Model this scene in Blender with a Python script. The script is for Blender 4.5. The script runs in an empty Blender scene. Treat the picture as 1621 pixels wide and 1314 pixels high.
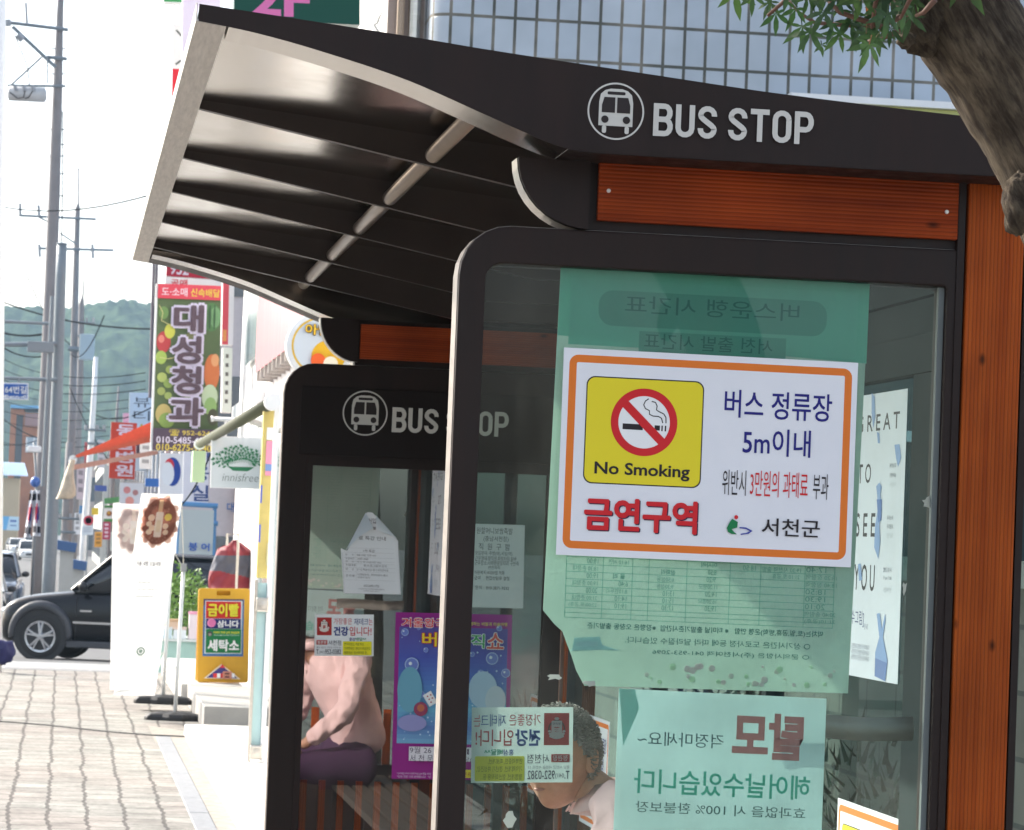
import bpy, bmesh, math, random
from mathutils import Vector as V, Matrix, noise
random.seed(7)
S = bpy.context.scene
C = S.collection
PI = math.pi
# ------------------------------------------------------------------ camera
PW, PH, FPX, EYE = 1621.0, 1314.0, 5000.0, 1.7      # street direction +Y vanishes at VP in the photo
VP, ROLL = (99.0, 828.0), math.radians(2.6)
_d = V(((VP[0]-PW/2)/FPX, -(VP[1]-PH/2)/FPX, -1)).normalized()
_u = V((math.sin(ROLL), math.cos(ROLL), 0)); _u = (_u-_d*_u.dot(_d)).normalized()
_x = _d.cross(_u)
W2C = Matrix((_x, _d, _u)).transposed()
C2W = W2C.transposed()
cam = bpy.data.cameras.new('camera'); co = bpy.data.objects.new('camera', cam); C.objects.link(co)
co.matrix_world = Matrix.Translation((0, 0, EYE)) @ C2W.to_4x4()
cam.sensor_fit = 'HORIZONTAL'; cam.sensor_width = 36; cam.lens = FPX/PW*36
cam.clip_end = 6000; cam.clip_start = .05
cam.dof.use_dof = True; cam.dof.focus_distance = 6.45; cam.dof.aperture_fstop = 26
S.camera = co
def ray(px, py): return C2W @ V(((px-PW/2)/FPX, -(py-PH/2)/FPX, -1))
def at(px, py, Y):                       # the point of plane y=Y seen at photo pixel
    r = ray(px, py); t = Y/r.y
    return V((r.x*t, Y, EYE+r.z*t))
def atx(px, py, X):
    r = ray(px, py); t = X/r.x
    return V((X, r.y*t, EYE+r.z*t))
# ------------------------------------------------------------------ world, sun, exposure
SUN = V((-1, .9, .92)).normalized()
w = bpy.data.worlds.new('World'); S.world = w; w.use_nodes = True
nt = w.node_tree; nt.nodes.clear()
sky = nt.nodes.new('ShaderNodeTexSky'); sky.sky_type = 'NISHITA'; sky.sun_disc = False
sky.sun_elevation = math.asin(SUN.z); sky.sun_rotation = math.atan2(SUN.x, SUN.y)
sky.air_density = 1.0; sky.dust_density = 3.0; sky.ozone_density = 1.0
bg = nt.nodes.new('ShaderNodeBackground'); bg.inputs[1].default_value = .15
wo = nt.nodes.new('ShaderNodeOutputWorld')
hs_ = nt.nodes.new('ShaderNodeHueSaturation'); hs_.inputs['Saturation'].default_value = .62      # hazy late-summer sky
nt.links.new(sky.outputs[0], hs_.inputs['Color']); nt.links.new(hs_.outputs[0], bg.inputs[0]); nt.links.new(bg.outputs[0], wo.inputs[0])
sl = bpy.data.lights.new('sun', 'SUN'); sl.energy = 2.6; sl.angle = math.radians(.5); sl.color = (1, .93, .82)
so = bpy.data.objects.new('sun', sl); C.objects.link(so); so.rotation_euler = SUN.to_track_quat('Z', 'Y').to_euler()
S.view_settings.view_transform = 'Standard'; S.view_settings.look = 'None'; S.view_settings.gamma = 1
S.view_settings.exposure = 1.45
S.cycles.max_bounces = 10; S.cycles.transparent_max_bounces = 24; S.cycles.transmission_bounces = 6
S.cycles.volume_bounces = 0; S.cycles.sample_clamp_indirect = 6
S.cycles.use_denoising = True
# ------------------------------------------------------------------ materials
def lin(c): return tuple(((v/255+.055)/1.055)**2.4 if v > 10 else v/255/12.92 for v in c)
MC = {}
def nmat(name):
    m = bpy.data.materials.new(name); m.use_nodes = True; return m, m.node_tree.nodes, m.node_tree.links, m.node_tree.nodes['Principled BSDF']
def pm(name, rgb, rough=.5, metal=0., spec=.5, var=.0, scale=8., bump=0., bscale=60., coat=0., stretch=None, rvar=0.):
    """principled paint / metal / plaster with uneven colour and a little bump (object space)"""
    if name in MC: return MC[name]
    m, N, L, b = nmat(name); c = tuple(rgb)+(1,)
    b.inputs['Base Color'].default_value = c; b.inputs['Roughness'].default_value = rough; b.inputs['Metallic'].default_value = metal
    b.inputs['Specular IOR Level'].default_value = spec; b.inputs['Coat Weight'].default_value = coat; b.inputs['Coat Roughness'].default_value = .05
    tc = N.new('ShaderNodeTexCoord'); vec = tc.outputs['Object']
    if stretch:
        mp = N.new('ShaderNodeMapping'); mp.inputs['Scale'].default_value = stretch; L.new(vec, mp.inputs[0]); vec = mp.outputs[0]
    if var or rvar:
        n = N.new('ShaderNodeTexNoise'); n.inputs['Scale'].default_value = scale; n.inputs['Detail'].default_value = 6; n.inputs['Roughness'].default_value = .65
        L.new(vec, n.inputs['Vector'])
        r = N.new('ShaderNodeMapRange'); r.inputs[1].default_value = .25; r.inputs[2].default_value = .75; r.inputs[3].default_value = 1-var; r.inputs[4].default_value = 1+var*.6
        L.new(n.outputs[0], r.inputs[0])
        mx = N.new('ShaderNodeMix'); mx.data_type = 'RGBA'; mx.blend_type = 'MULTIPLY'; mx.inputs[0].default_value = 1; mx.inputs[6].default_value = c
        L.new(r.outputs[0], mx.inputs[7]); L.new(mx.outputs[2], b.inputs['Base Color'])
        if rvar:
            q = N.new('ShaderNodeMapRange'); q.inputs[1].default_value = .3; q.inputs[2].default_value = .7; q.inputs[3].default_value = rough-rvar; q.inputs[4].default_value = rough+rvar
            L.new(n.outputs[0], q.inputs[0]); L.new(q.outputs[0], b.inputs['Roughness'])
    if bump:
        n2 = N.new('ShaderNodeTexNoise'); n2.inputs['Scale'].default_value = bscale; n2.inputs['Detail'].default_value = 4
        L.new(vec, n2.inputs['Vector'])
        bp = N.new('ShaderNodeBump'); bp.inputs['Strength'].default_value = bump; bp.inputs['Distance'].default_value = .01
        L.new(n2.outputs[0], bp.inputs['Height']); L.new(bp.outputs[0], b.inputs['Normal'])
    MC[name] = m; return m
def ink(c, tr=False):
    """printed colour (sRGB 0-255); tr = print that shows through thin paper"""
    key = ('ink', tuple(c), tr)
    if key in MC: return MC[key]
    m, N, L, b = nmat('print_%d_%d_%d' % tuple(c))
    col = tuple(min(v, .82)**(.62 if tr else 1) for v in lin(c))+(1,)
    b.inputs['Base Color'].default_value = col; b.inputs['Roughness'].default_value = .55; b.inputs['Specular IOR Level'].default_value = .3
    if tr:
        t = N.new('ShaderNodeBsdfTranslucent'); t.inputs[0].default_value = col
        d = N.new('ShaderNodeBsdfDiffuse'); d.inputs[0].default_value = col
        x = N.new('ShaderNodeMixShader'); x.inputs[0].default_value = .62
        L.new(d.outputs[0], x.inputs[1]); L.new(t.outputs[0], x.inputs[2]); L.new(x.outputs[0], N['Material Output'].inputs[0])
    MC[key] = m; return m
def glass(name, tint, refl=1.0, base=0.0, dirt=.04, rough=.0):
    if name in MC: return MC[name]
    m, N, L, b = nmat(name); N.remove(b)
    t = N.new('ShaderNodeBsdfTransparent'); t.inputs[0].default_value = tuple(v**.5 for v in tint)+(1,)
    g = N.new('ShaderNodeBsdfGlossy'); g.inputs['Roughness'].default_value = rough; g.inputs[0].default_value = (1, 1, 1, 1)
    f = N.new('ShaderNodeFresnel'); f.inputs[0].default_value = 1.5
    geo = N.new('ShaderNodeNewGeometry')
    mul = N.new('ShaderNodeMath'); mul.operation = 'MULTIPLY_ADD'; mul.inputs[1].default_value = refl; mul.inputs[2].default_value = base; L.new(f.outputs[0], mul.inputs[0])
    inv = N.new('ShaderNodeMath'); inv.operation = 'SUBTRACT'; inv.inputs[0].default_value = 1; L.new(geo.outputs['Backfacing'], inv.inputs[1])
    m2 = N.new('ShaderNodeMath'); m2.operation = 'MULTIPLY'; m2.use_clamp = True; L.new(mul.outputs[0], m2.inputs[0]); L.new(inv.outputs[0], m2.inputs[1])
    x = N.new('ShaderNodeMixShader'); L.new(m2.outputs[0], x.inputs[0]); L.new(t.outputs[0], x.inputs[1]); L.new(g.outputs[0], x.inputs[2])
    # dust film, streaky
    tc = N.new('ShaderNodeTexCoord'); n = N.new('ShaderNodeTexNoise'); n.inputs['Scale'].default_value = 9; n.inputs['Detail'].default_value = 8; n.inputs['Roughness'].default_value = .7
    mp = N.new('ShaderNodeMapping'); mp.inputs['Scale'].default_value = (1, 1, .45); L.new(tc.outputs['Object'], mp.inputs[0]); L.new(mp.outputs[0], n.inputs['Vector'])
    n3 = N.new('ShaderNodeTexVoronoi'); n3.inputs['Scale'].default_value = 130; L.new(tc.outputs['Object'], n3.inputs['Vector'])
    sp = N.new('ShaderNodeMapRange'); sp.inputs[1].default_value = .085; sp.inputs[2].default_value = .03; sp.inputs[3].default_value = 0; sp.inputs[4].default_value = .35; L.new(n3.outputs['Distance'], sp.inputs[0])
    pc = N.new('ShaderNodeMath'); pc.operation = 'MULTIPLY'; L.new(sp.outputs[0], pc.inputs[0])
    g2 = N.new('ShaderNodeMapRange'); g2.inputs[1].default_value = .56; g2.inputs[2].default_value = .75; L.new(n.outputs[0], g2.inputs[0]); L.new(g2.outputs[0], pc.inputs[1])
    r = N.new('ShaderNodeMapRange'); r.inputs[1].default_value = .42; r.inputs[2].default_value = .8; r.inputs[3].default_value = dirt*.35; r.inputs[4].default_value = dirt*3
    L.new(n.outputs[0], r.inputs[0])
    ad = N.new('ShaderNodeMath'); ad.operation = 'ADD'; L.new(r.outputs[0], ad.inputs[0]); L.new(pc.outputs[0], ad.inputs[1])
    dm = N.new('ShaderNodeMath'); dm.operation = 'MULTIPLY'; L.new(ad.outputs[0], dm.inputs[0]); L.new(inv.outputs[0], dm.inputs[1])
    df = N.new('ShaderNodeBsdfDiffuse'); df.inputs[0].default_value = (.5, .5, .46, 1)
    dt = N.new('ShaderNodeBsdfTranslucent'); dt.inputs[0].default_value = (.5, .5, .46, 1); dd = N.new('ShaderNodeMixShader'); dd.inputs[0].default_value = .5; L.new(df.outputs[0], dd.inputs[1]); L.new(dt.outputs[0], dd.inputs[2])
    y = N.new('ShaderNodeMixShader'); L.new(dm.outputs[0], y.inputs[0]); L.new(x.outputs[0], y.inputs[1]); L.new(dd.outputs[0], y.inputs[2])
    L.new(y.outputs[0], N['Material Output'].inputs[0])
    MC[name] = m; return m
def wood(name, dark, light, axis='X'):
    if name in MC: return MC[name]
    m, N, L, b = nmat(name); b.inputs['Roughness'].default_value = .5; b.inputs['Specular IOR Level'].default_value = .1
    tc = N.new('ShaderNodeTexCoord')
    mp = N.new('ShaderNodeMapping'); mp.inputs['Scale'].default_value = (.8, 1, 26) if axis == 'X' else (26, 1, .8); L.new(tc.outputs['Object'], mp.inputs[0])
    n = N.new('ShaderNodeTexNoise'); n.inputs['Scale'].default_value = 2.2; n.inputs['Detail'].default_value = 7; n.inputs['Roughness'].default_value = .6; L.new(mp.outputs[0], n.inputs['Vector'])
    cr = N.new('ShaderNodeValToRGB'); cr.color_ramp.elements[0].position = .3; cr.color_ramp.elements[0].color = dark+(1,); cr.color_ramp.elements[1].position = .7; cr.color_ramp.elements[1].color = light+(1,)
    L.new(n.outputs[0], cr.inputs[0])
    # broad tone and knots
    n2 = N.new('ShaderNodeTexNoise'); n2.inputs['Scale'].default_value = 3; L.new(tc.outputs['Object'], n2.inputs['Vector'])
    r2 = N.new('ShaderNodeMapRange'); r2.inputs[1].default_value = .3; r2.inputs[2].default_value = .7; r2.inputs[3].default_value = .62; r2.inputs[4].default_value = 1.2; L.new(n2.outputs[0], r2.inputs[0])
    vo = N.new('ShaderNodeTexVoronoi'); vo.inputs['Scale'].default_value = 9; mk = N.new('ShaderNodeMapping')
    mk.inputs['Scale'].default_value = (.62, 1, 1.3) if axis == 'X' else (1.3, 1, .75); L.new(tc.outputs['Object'], mk.inputs[0]); L.new(mk.outputs[0], vo.inputs['Vector'])
    kr = N.new('ShaderNodeMapRange'); kr.inputs[1].default_value = .03; kr.inputs[2].default_value = .11; kr.inputs[3].default_value = .22; kr.inputs[4].default_value = 1; L.new(vo.outputs['Distance'], kr.inputs[0])
    mm = N.new('ShaderNodeMath'); mm.operation = 'MULTIPLY'; L.new(r2.outputs[0], mm.inputs[0]); L.new(kr.outputs[0], mm.inputs[1])
    mx = N.new('ShaderNodeMix'); mx.data_type = 'RGBA'; mx.blend_type = 'MULTIPLY'; mx.inputs[0].default_value = 1; L.new(cr.outputs[0], mx.inputs[6]); L.new(mm.outputs[0], mx.inputs[7])
    # fine reeded grooves run along the board
    wv = N.new('ShaderNodeTexWave'); wv.wave_type = 'BANDS'; wv.bands_direction = 'Z' if axis == 'X' else 'X'; wv.inputs['Scale'].default_value = 38; wv.inputs['Distortion'].default_value = .15; L.new(tc.outputs['Object'], wv.inputs['Vector'])
    wr = N.new('ShaderNodeMapRange'); wr.inputs[1].default_value = 0; wr.inputs[2].default_value = .3; wr.inputs[3].default_value = .55; wr.inputs[4].default_value = 1; L.new(wv.outputs['Fac'], wr.inputs[0])
    m3 = N.new('ShaderNodeMix'); m3.data_type = 'RGBA'; m3.blend_type = 'MULTIPLY'; m3.inputs[0].default_value = .8; L.new(mx.outputs[2], m3.inputs[6]); L.new(wr.outputs[0], m3.inputs[7])
    L.new(m3.outputs[2], b.inputs['Base Color'])
    bp = N.new('ShaderNodeBump'); bp.inputs['Strength'].default_value = .5; bp.inputs['Distance'].default_value = .002; L.new(wv.outputs['Fac'], bp.inputs['Height']); L.new(bp.outputs[0], b.inputs['Normal'])
    MC[name] = m; return m
# ------------------------------------------------------------------ mesh builder
class MB:
    def __init__(s): s.v = []; s.f = []; s.m = []; s.uv = None
    def add(s, vs, fs, mi=0):
        o = len(s.v); s.v += [tuple(p) for p in vs]; s.f += [tuple(o+i for i in f) for f in fs]; s.m += [mi]*len(fs); return s
    def box(s, x0, x1, y0, y1, z0, z1, mi=0):
        return s.add([(x, y, z) for z in (z0, z1) for y in (y0, y1) for x in (x0, x1)],
                     [(0, 2, 3, 1), (4, 5, 7, 6), (0, 1, 5, 4), (2, 6, 7, 3), (0, 4, 6, 2), (1, 3, 7, 5)], mi)
    def obox(s, c, ax, ay, az, mi=0):    # oriented box: centre and three half-axis vectors
        c = V(c); ax = V(ax); ay = V(ay); az = V(az)
        return s.add([c+ax*i+ay*j+az*k for k in (-1, 1) for j in (-1, 1) for i in (-1, 1)],
                     [(0, 2, 3, 1), (4, 5, 7, 6), (0, 1, 5, 4), (2, 6, 7, 3), (0, 4, 6, 2), (1, 3, 7, 5)], mi)
    def prism(s, loop, d, mi=0, cap=True):   # loop of 3D points swept by vector d
        n = len(loop); d = V(d); a = [V(p) for p in loop]; b = [p+d for p in a]
        fs = [(i, (i+1) % n, n+(i+1) % n, n+i) for i in range(n)]
        if cap: fs += [tuple(range(n))[::-1], tuple(range(n, 2*n))]
        return s.add(a+b, fs, mi)
    def ring(s, outer, inner, d, mi=0):      # two equal loops -> framed hole swept by d
        n = len(outer); d = V(d); o = [V(p) for p in outer]; i_ = [V(p) for p in inner]
        vs = o+i_+[p+d for p in o]+[p+d for p in i_]; fs = []
        for k in range(n):
            q = (k+1) % n
            fs += [(k, q, n+q, n+k), (2*n+q, 2*n+k, 3*n+k, 3*n+q), (q, k, 2*n+k, 2*n+q), (n+k, n+q, 3*n+q, 3*n+k)]
        return s.add(vs, fs, mi)
    def tube(s, pts, r, n=10, mi=0, cap=True):
        pts = [V(p) for p in pts]; R = r if isinstance(r, (list, tuple)) else [r]*len(pts); vs = []; fs = []
        t0 = (pts[1]-pts[0]).normalized(); a = V((0, 0, 1)) if abs(t0.z) < .9 else V((1, 0, 0)); a = (a-t0*a.dot(t0)).normalized()
        for i, p in enumerate(pts):
            t = (pts[min(i+1, len(pts)-1)]-pts[max(i-1, 0)]).normalized(); a = (a-t*a.dot(t)).normalized(); bb = t.cross(a)
            for k in range(n):
                an = 2*PI*k/n; vs.append(p+(a*math.cos(an)+bb*math.sin(an))*R[i])
        for i in range(len(pts)-1):
            for k in range(n):
                q = (k+1) % n; fs.append((i*n+k, i*n+q, (i+1)*n+q, (i+1)*n+k))
        if cap: fs += [tuple(range(n))[::-1], tuple(range((len(pts)-1)*n, len(pts)*n))]
        return s.add(vs, fs, mi)
    def lathe(s, prof, c, axis, n=24, mi=0, close=False):   # prof: (r, h) along axis
        c = V(c); ax = V(axis).normalized(); a = V((0, 0, 1)) if abs(ax.z) < .9 else V((1, 0, 0)); a = (a-ax*a.dot(ax)).normalized(); b = ax.cross(a)
        vs = [c+ax*h+(a*math.cos(2*PI*k/n)+b*math.sin(2*PI*k/n))*r for r, h in prof for k in range(n)]
        m = len(prof); fs = [(i*n+k, i*n+(k+1) % n, ((i+1) % m)*n+(k+1) % n, ((i+1) % m)*n+k) for i in range(m if close else m-1) for k in range(n)]
        if not close:
            if prof[0][0] > 1e-4: fs.append(tuple(range(n))[::-1])
            if prof[-1][0] > 1e-4: fs.append(tuple(range((m-1)*n, m*n)))
        return s.add(vs, fs, mi)
    def ball(s, c, rx, ry, rz, n=14, mi=0, wob=0, seed=0):
        vs = []; fs = []; m = max(6, n//2)
        for j in range(m+1):
            th = PI*j/m
            for k in range(n):
                ph = 2*PI*k/n; d = V((math.sin(th)*math.cos(ph), math.sin(th)*math.sin(ph), math.cos(th)))
                q = 1+(wob*noise.noise(d*2.3+V((seed, seed*.7, 1))) if wob else 0)
                vs.append((c[0]+d.x*rx*q, c[1]+d.y*ry*q, c[2]+d.z*rz*q))
        for j in range(m):
            for k in range(n): fs.append((j*n+k, j*n+(k+1) % n, (j+1)*n+(k+1) % n, (j+1)*n+k))
        return s.add(vs, fs, mi)
    def build(s, name, mats, parent=None, smooth=False, bevel=0, weld=False, subsurf=0, loc=None, ang=40):
        me = bpy.data.meshes.new(name); o = V(loc) if loc else (parent_loc(parent) if parent else V((0, 0, 0)))
        me.from_pydata([V(p)-o for p in s.v], [], s.f)
        mats = mats if isinstance(mats, (list, tuple)) else [mats]
        for m in mats: me.materials.append(m)
        if len(mats) > 1: me.polygons.foreach_set('material_index', s.m)
        bm = bmesh.new(); bm.from_mesh(me)
        if weld: bmesh.ops.remove_doubles(bm, verts=bm.verts, dist=1e-5)
        if not getattr(s, 'norecalc', False): bmesh.ops.recalc_face_normals(bm, faces=bm.faces)
        bm.to_mesh(me); bm.free()
        if s.uv:
            l = me.uv_layers.new(name='UVMap')
            for lp in me.loops: l.data[lp.index].uv = s.uv[lp.vertex_index]
        if smooth: me.shade_smooth()
        ob = bpy.data.objects.new(name, me); C.objects.link(ob)
        if parent: ob.parent = parent
        else: ob.location = o
        if bevel:
            b = ob.modifiers.new('bevel', 'BEVEL'); b.width = bevel; b.segments = 2; b.limit_method = 'ANGLE'; b.angle_limit = math.radians(ang); b.harden_normals = False
        if subsurf:
            b = ob.modifiers.new('sub', 'SUBSURF'); b.levels = subsurf; b.render_levels = subsurf
        return ob
def parent_loc(p):
    o = V((0, 0, 0))
    while p: o += p.location; p = p.parent
    return o
def root(name, label, cat, loc, group=None):
    e = bpy.data.objects.new(name, None); C.objects.link(e); e.location = loc; e.empty_display_size = .1
    tag(e, label, cat, group); return e
def tag(o, label=None, cat=None, group=None, kind=None):
    for k, v in (('label', label), ('category', cat), ('group', group), ('kind', kind)):
        if v: o[k] = v
    return o
def dup(o, loc, label, group=None):
    c = o.copy(); C.objects.link(c); c.location = loc; c['label'] = label
    if group: c['group'] = group
    def rec(a, b):
        for ch in list(a.children):
            k = ch.copy(); C.objects.link(k); k.parent = b; rec(ch, k)
    rec(o, c); return c
def rrect(x0, x1, z0, z1, y, r, n=6):      # r: radii tl,tr,br,bl ; loop in the XZ plane
    rs = r if isinstance(r, (list, tuple)) else [r]*4; out = []
    for (cx, cz, r_, a0) in ((x0+rs[0], z1-rs[0], rs[0], PI), (x1-rs[1], z1-rs[1], rs[1], PI/2), (x1-rs[2], z0+rs[2], rs[2], 0), (x0+rs[3], z0+rs[3], rs[3], -PI/2)):
        for i in range(n+1):
            a = a0-PI/2*i/n; out.append((cx+r_*math.cos(a), y, cz+r_*math.sin(a)))
    return out
# ------------------------------------------------------------------ printed cards: signs, posters, notices
TXT = {}
def glyphs(s, bold):
    k = (s, bold)
    if k not in TXT:
        if 'pen' not in TXT:                     # one text curve kept for all lines: the font is read once
            TXT['pen'] = bpy.data.objects.new('text_pen', bpy.data.curves.new('text_pen', 'FONT')); TXT['pen'].data.resolution_u = 3
        ob = TXT['pen']; ob.data.body = s; ob.data.offset = bold; me = bpy.data.meshes.new_from_object(ob)
        vs = [(v.co.x, v.co.y) for v in me.vertices]; fs = [tuple(p.vertices) for p in me.polygons]
        xs = [a for a, b in vs] or [0, 1]; ys = [b for a, b in vs] or [0, 1]
        TXT[k] = (vs, fs, min(xs), max(xs), min(ys), max(ys))
        bpy.data.meshes.remove(me)
    return TXT[k]
class Card:
    """A flat printed sheet. o = top-left corner, a = full width vector, b = full height vector (down); uv in 0..1."""
    def __init__(s, TL, TR, BL, tr=False, step=.00006, both=False):
        s.o, s.a, s.b = V(TL), V(TR)-V(TL), V(BL)-V(TL)
        s.W, s.H = s.a.length, s.b.length; s.n = s.a.cross(s.b).normalized()*-1   # towards the viewer
        s.n = s.b.cross(s.a).normalized()
        s.lay = 0; s.mb = MB(); s.th = 0; s.mats = []; s.tr = tr; s.step = step; s.both = both; s.mb.norecalc = False
    def P(s, u, v, k=0): return s.o+s.a*u+s.b*v+s.n*k
    def uv(s, px, py):                   # photo pixel -> card coordinates
        r = ray(px, py); e = V((0, 0, EYE)); t = (s.o-e).dot(s.n)/r.dot(s.n); q = e+r*t-s.o
        return q.dot(s.a)/s.a.length_squared, q.dot(s.b)/s.b.length_squared
    def mi(s, c):
        m = c if isinstance(c, bpy.types.Material) else ink(c, s.tr)
        if m not in s.mats: s.mats.append(m)
        return s.mats.index(m)
    def shape(s, uvs, faces, c):
        s.lay += 1; i = s.mi(c); k = s.lay*s.step
        s.mb.add([s.P(u, v, k) for u, v in uvs], faces, i)
        if s.both: s.mb.add([s.P(u, v, -s.th-k) for u, v in uvs], faces, i)
        return s
    def poly(s, pts, c): return s.shape(pts, [tuple(range(len(pts)))], c)
    def rect(s, u0, v0, u1, v1, c, r=0, n=4):
        if not r: return s.poly([(u0, v0), (u1, v0), (u1, v1), (u0, v1)], c)
        ru, rv = r/s.W, r/s.H; p = []
        for cu, cv, a0 in ((u0+ru, v0+rv, PI), (u1-ru, v0+rv, PI*1.5), (u1-ru, v1-rv, 0), (u0+ru, v1-rv, PI/2)):
            for i in range(n+1):
                a = a0+PI/2*i/n; p.append((cu+ru*math.cos(a), cv+rv*math.sin(a)))
        return s.poly(p, c)
    def frame(s, u0, v0, u1, v1, t, c, r=0, n=4):     # t thickness in metres
        tu, tv = t/s.W, t/s.H
        def lp(a0, b0, a1, b1, r):
            ru, rv = r/s.W, r/s.H; p = []
            for cu, cv, an in ((a0+ru, b0+rv, PI), (a1-ru, b0+rv, PI*1.5), (a1-ru, b1-rv, 0), (a0+ru, b1-rv, PI/2)):
                for i in range(n+1):
                    a = an+PI/2*i/n; p.append((cu+ru*math.cos(a), cv+rv*math.sin(a)))
            return p
        o = lp(u0, v0, u1, v1, r); q = lp(u0+tu, v0+tv, u1-tu, v1-tv, max(r-t, .0005)); m = len(o)
        return s.shape(o+q, [(i, (i+1) % m, m+(i+1) % m, m+i) for i in range(m)], c)
    def disc(s, u, v, r, c, n=28, rv=None, r0=0, a0=0, a1=2*PI):     # r in metres; r0 > 0 makes a ring
        rv = rv or r; full = abs(a1-a0-2*PI) < 1e-6; k = n if full else n+1
        an = [a0+(a1-a0)*i/n for i in range(k)]
        o = [(u+r*math.cos(a)/s.W, v+rv*math.sin(a)/s.H) for a in an]
        if not r0: return s.poly(o, c)
        q = [(u+r0*math.cos(a)/s.W, v+r0*rv/r*math.sin(a)/s.H) for a in an]
        return s.shape(o+q, [(i, (i+1) % k, k+(i+1) % k, k+i) for i in range(k if full else k-1)], c)
    def stroke(s, pts, t, c):            # polyline of width t metres
        vs = []; fs = []; W, H = s.W, s.H; m = [V((u*W, v*H)) for u, v in pts]; m = [p for i, p in enumerate(m) if i == 0 or (p-m[i-1]).length > 1e-5]
        for i, p in enumerate(m):
            d = (m[min(i+1, len(m)-1)]-m[max(i-1, 0)]).normalized(); nn = V((-d.y, d.x))*t/2
            for q in (p+nn, p-nn): vs.append((q.x/W, q.y/H))
        fs = [(2*i, 2*i+1, 2*i+3, 2*i+2) for i in range(len(m)-1)]
        return s.shape(vs, fs, c)
    def text(s, t, u0, v0, u1, v1, c, bold=.0, mirror=False, shear=0):      # glyph box fitted into the rectangle
        if bold > 0 and not s.tr and any(ord(ch) > 127 for ch in t):      # heavier hangul: the same line laid down a few times, slightly shifted
            g = glyphs(t, 0); du = bold*(u1-u0)/(g[3]-g[2]); dv = bold*(v1-v0)/(g[5]-g[4]); k = 8 if bold > .03 else 4
            for i in range(k):
                a = 2*PI*(i+.5)/k; x_, y_ = du*math.cos(a), dv*math.sin(a); s.text(t, u0+du+x_, v0+dv+y_, u1-du+x_, v1-dv+y_, c, 0, mirror, shear)
            return s
        vs, fs, x0, x1, y0, y1 = glyphs(t, bold); out = []
        for x, y in vs:
            a = (x-x0)/max(x1-x0, 1e-6); b = (y1-y)/max(y1-y0, 1e-6)
            if shear: a = (a+shear*(1-b))/(1+shear)
            if mirror: a = 1-a
            out.append((u0+(u1-u0)*a, v0+(v1-v0)*b))
        return s.shape(out, fs, c)
    def tl(s, t, u, v, h, c, bold=.0, sx=1., al='l', mirror=False):        # one line, cap box height h (metres), natural width * sx
        g = glyphs(t, bold); hh = h/s.H; ww = (g[3]-g[2])/max(g[5]-g[4], .3)*h*sx/s.W
        u0 = u if al == 'l' else u-ww/2 if al == 'c' else u-ww
        return s.text(t, u0, v, u0+ww, v+hh, c, bold, mirror)
    def px(s, t, left, bottom, right, top, c, bold=.0, mirror=False):       # photo-pixel bottom-left and top-right corners of the written line
        a = s.uv(left, bottom); b = s.uv(right, top)
        return s.text(t, a[0], b[1], b[0], a[1], c, bold, mirror)
    def sheet(s, th=.001, mat=None, pts=None):
        """body of the card (pts: outline in uv, default the full rectangle)"""
        s.th = th; pts = pts or [(0, 0), (1, 0), (1, 1), (0, 1)]
        s.body = MB().prism([s.P(u, v) for u, v in pts], -s.n*th); s.bmat = mat or ink((250, 250, 248), s.tr); return s
    def thing(s, name, label, cat, group=None, bodyname='sheet', printname='print', parent=None, bevel=0):
        if parent is None:
            base = s.P(.5, 1); r = root(name, label, cat, base, group)
        else: r = parent
        s.body.build(bodyname, s.bmat, r, bevel=bevel)
        if s.mb.f: s.pr = s.mb.build(printname, s.mats, r)
        return r
DARK = pm('dark_brown_powder_coat', (.021, .0125, .0105), .5, spec=.2, var=.32, scale=5, bump=.05, bscale=400, stretch=(3.5, 3.5, .5), rvar=.12)
DARK2 = pm('charcoal_powder_coat', (.0225, .0138, .012), .5, spec=.18, var=.32, scale=4, bump=.05, bscale=400, stretch=(3.5, 3.5, .6), rvar=.12)
RIBM = pm('brown_rib_metal', (.036, .025, .021), .42, spec=.3, var=.25, scale=6)
STEEL = pm('brushed_steel', (.62, .58, .52), .33, metal=1., var=.18, scale=5, stretch=(1, 1, 9), bump=.05, bscale=90)
CREAM = pm('satin_cream_metal', (.43, .38, .335), .15, metal=1., var=.10, scale=3.5, rvar=.04, bump=.02, bscale=5)
TRIM = pm('weathered_aluminium', (.5, .46, .42), .45, metal=.5, var=.3, scale=9, stretch=(14, 1, 1), bump=.1, bscale=80)
TUBE = pm('bronze_tube_metal', (.26, .215, .18), .32, metal=.9, var=.1)
WHITEP = pm('white_painted_metal', (.78, .79, .79), .35, var=.05)
GREYC = pm('grey_concrete', (.38, .37, .35), .85, var=.25, scale=3, bump=.2, bscale=30)
WHITEW = pm('white_plaster', (.75, .74, .72), .8, var=.1, scale=1.2, bump=.1, bscale=40)
BLACK = pm('black_rubber', (.018, .018, .02), .6, var=.2, bump=.1)
EDGE = pm('dull_frame_edge', (.27, .24, .215), .5, metal=.5, var=.25, scale=6, stretch=(1, 1, 4))
WOODX = wood('reeded_red_wood_board', (.25, .034, .006), (.39, .064, .011), 'X')
WOODZ = wood('reeded_orange_wood_post', (.29, .048, .006), (.43, .090, .013), 'Z')
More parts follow.
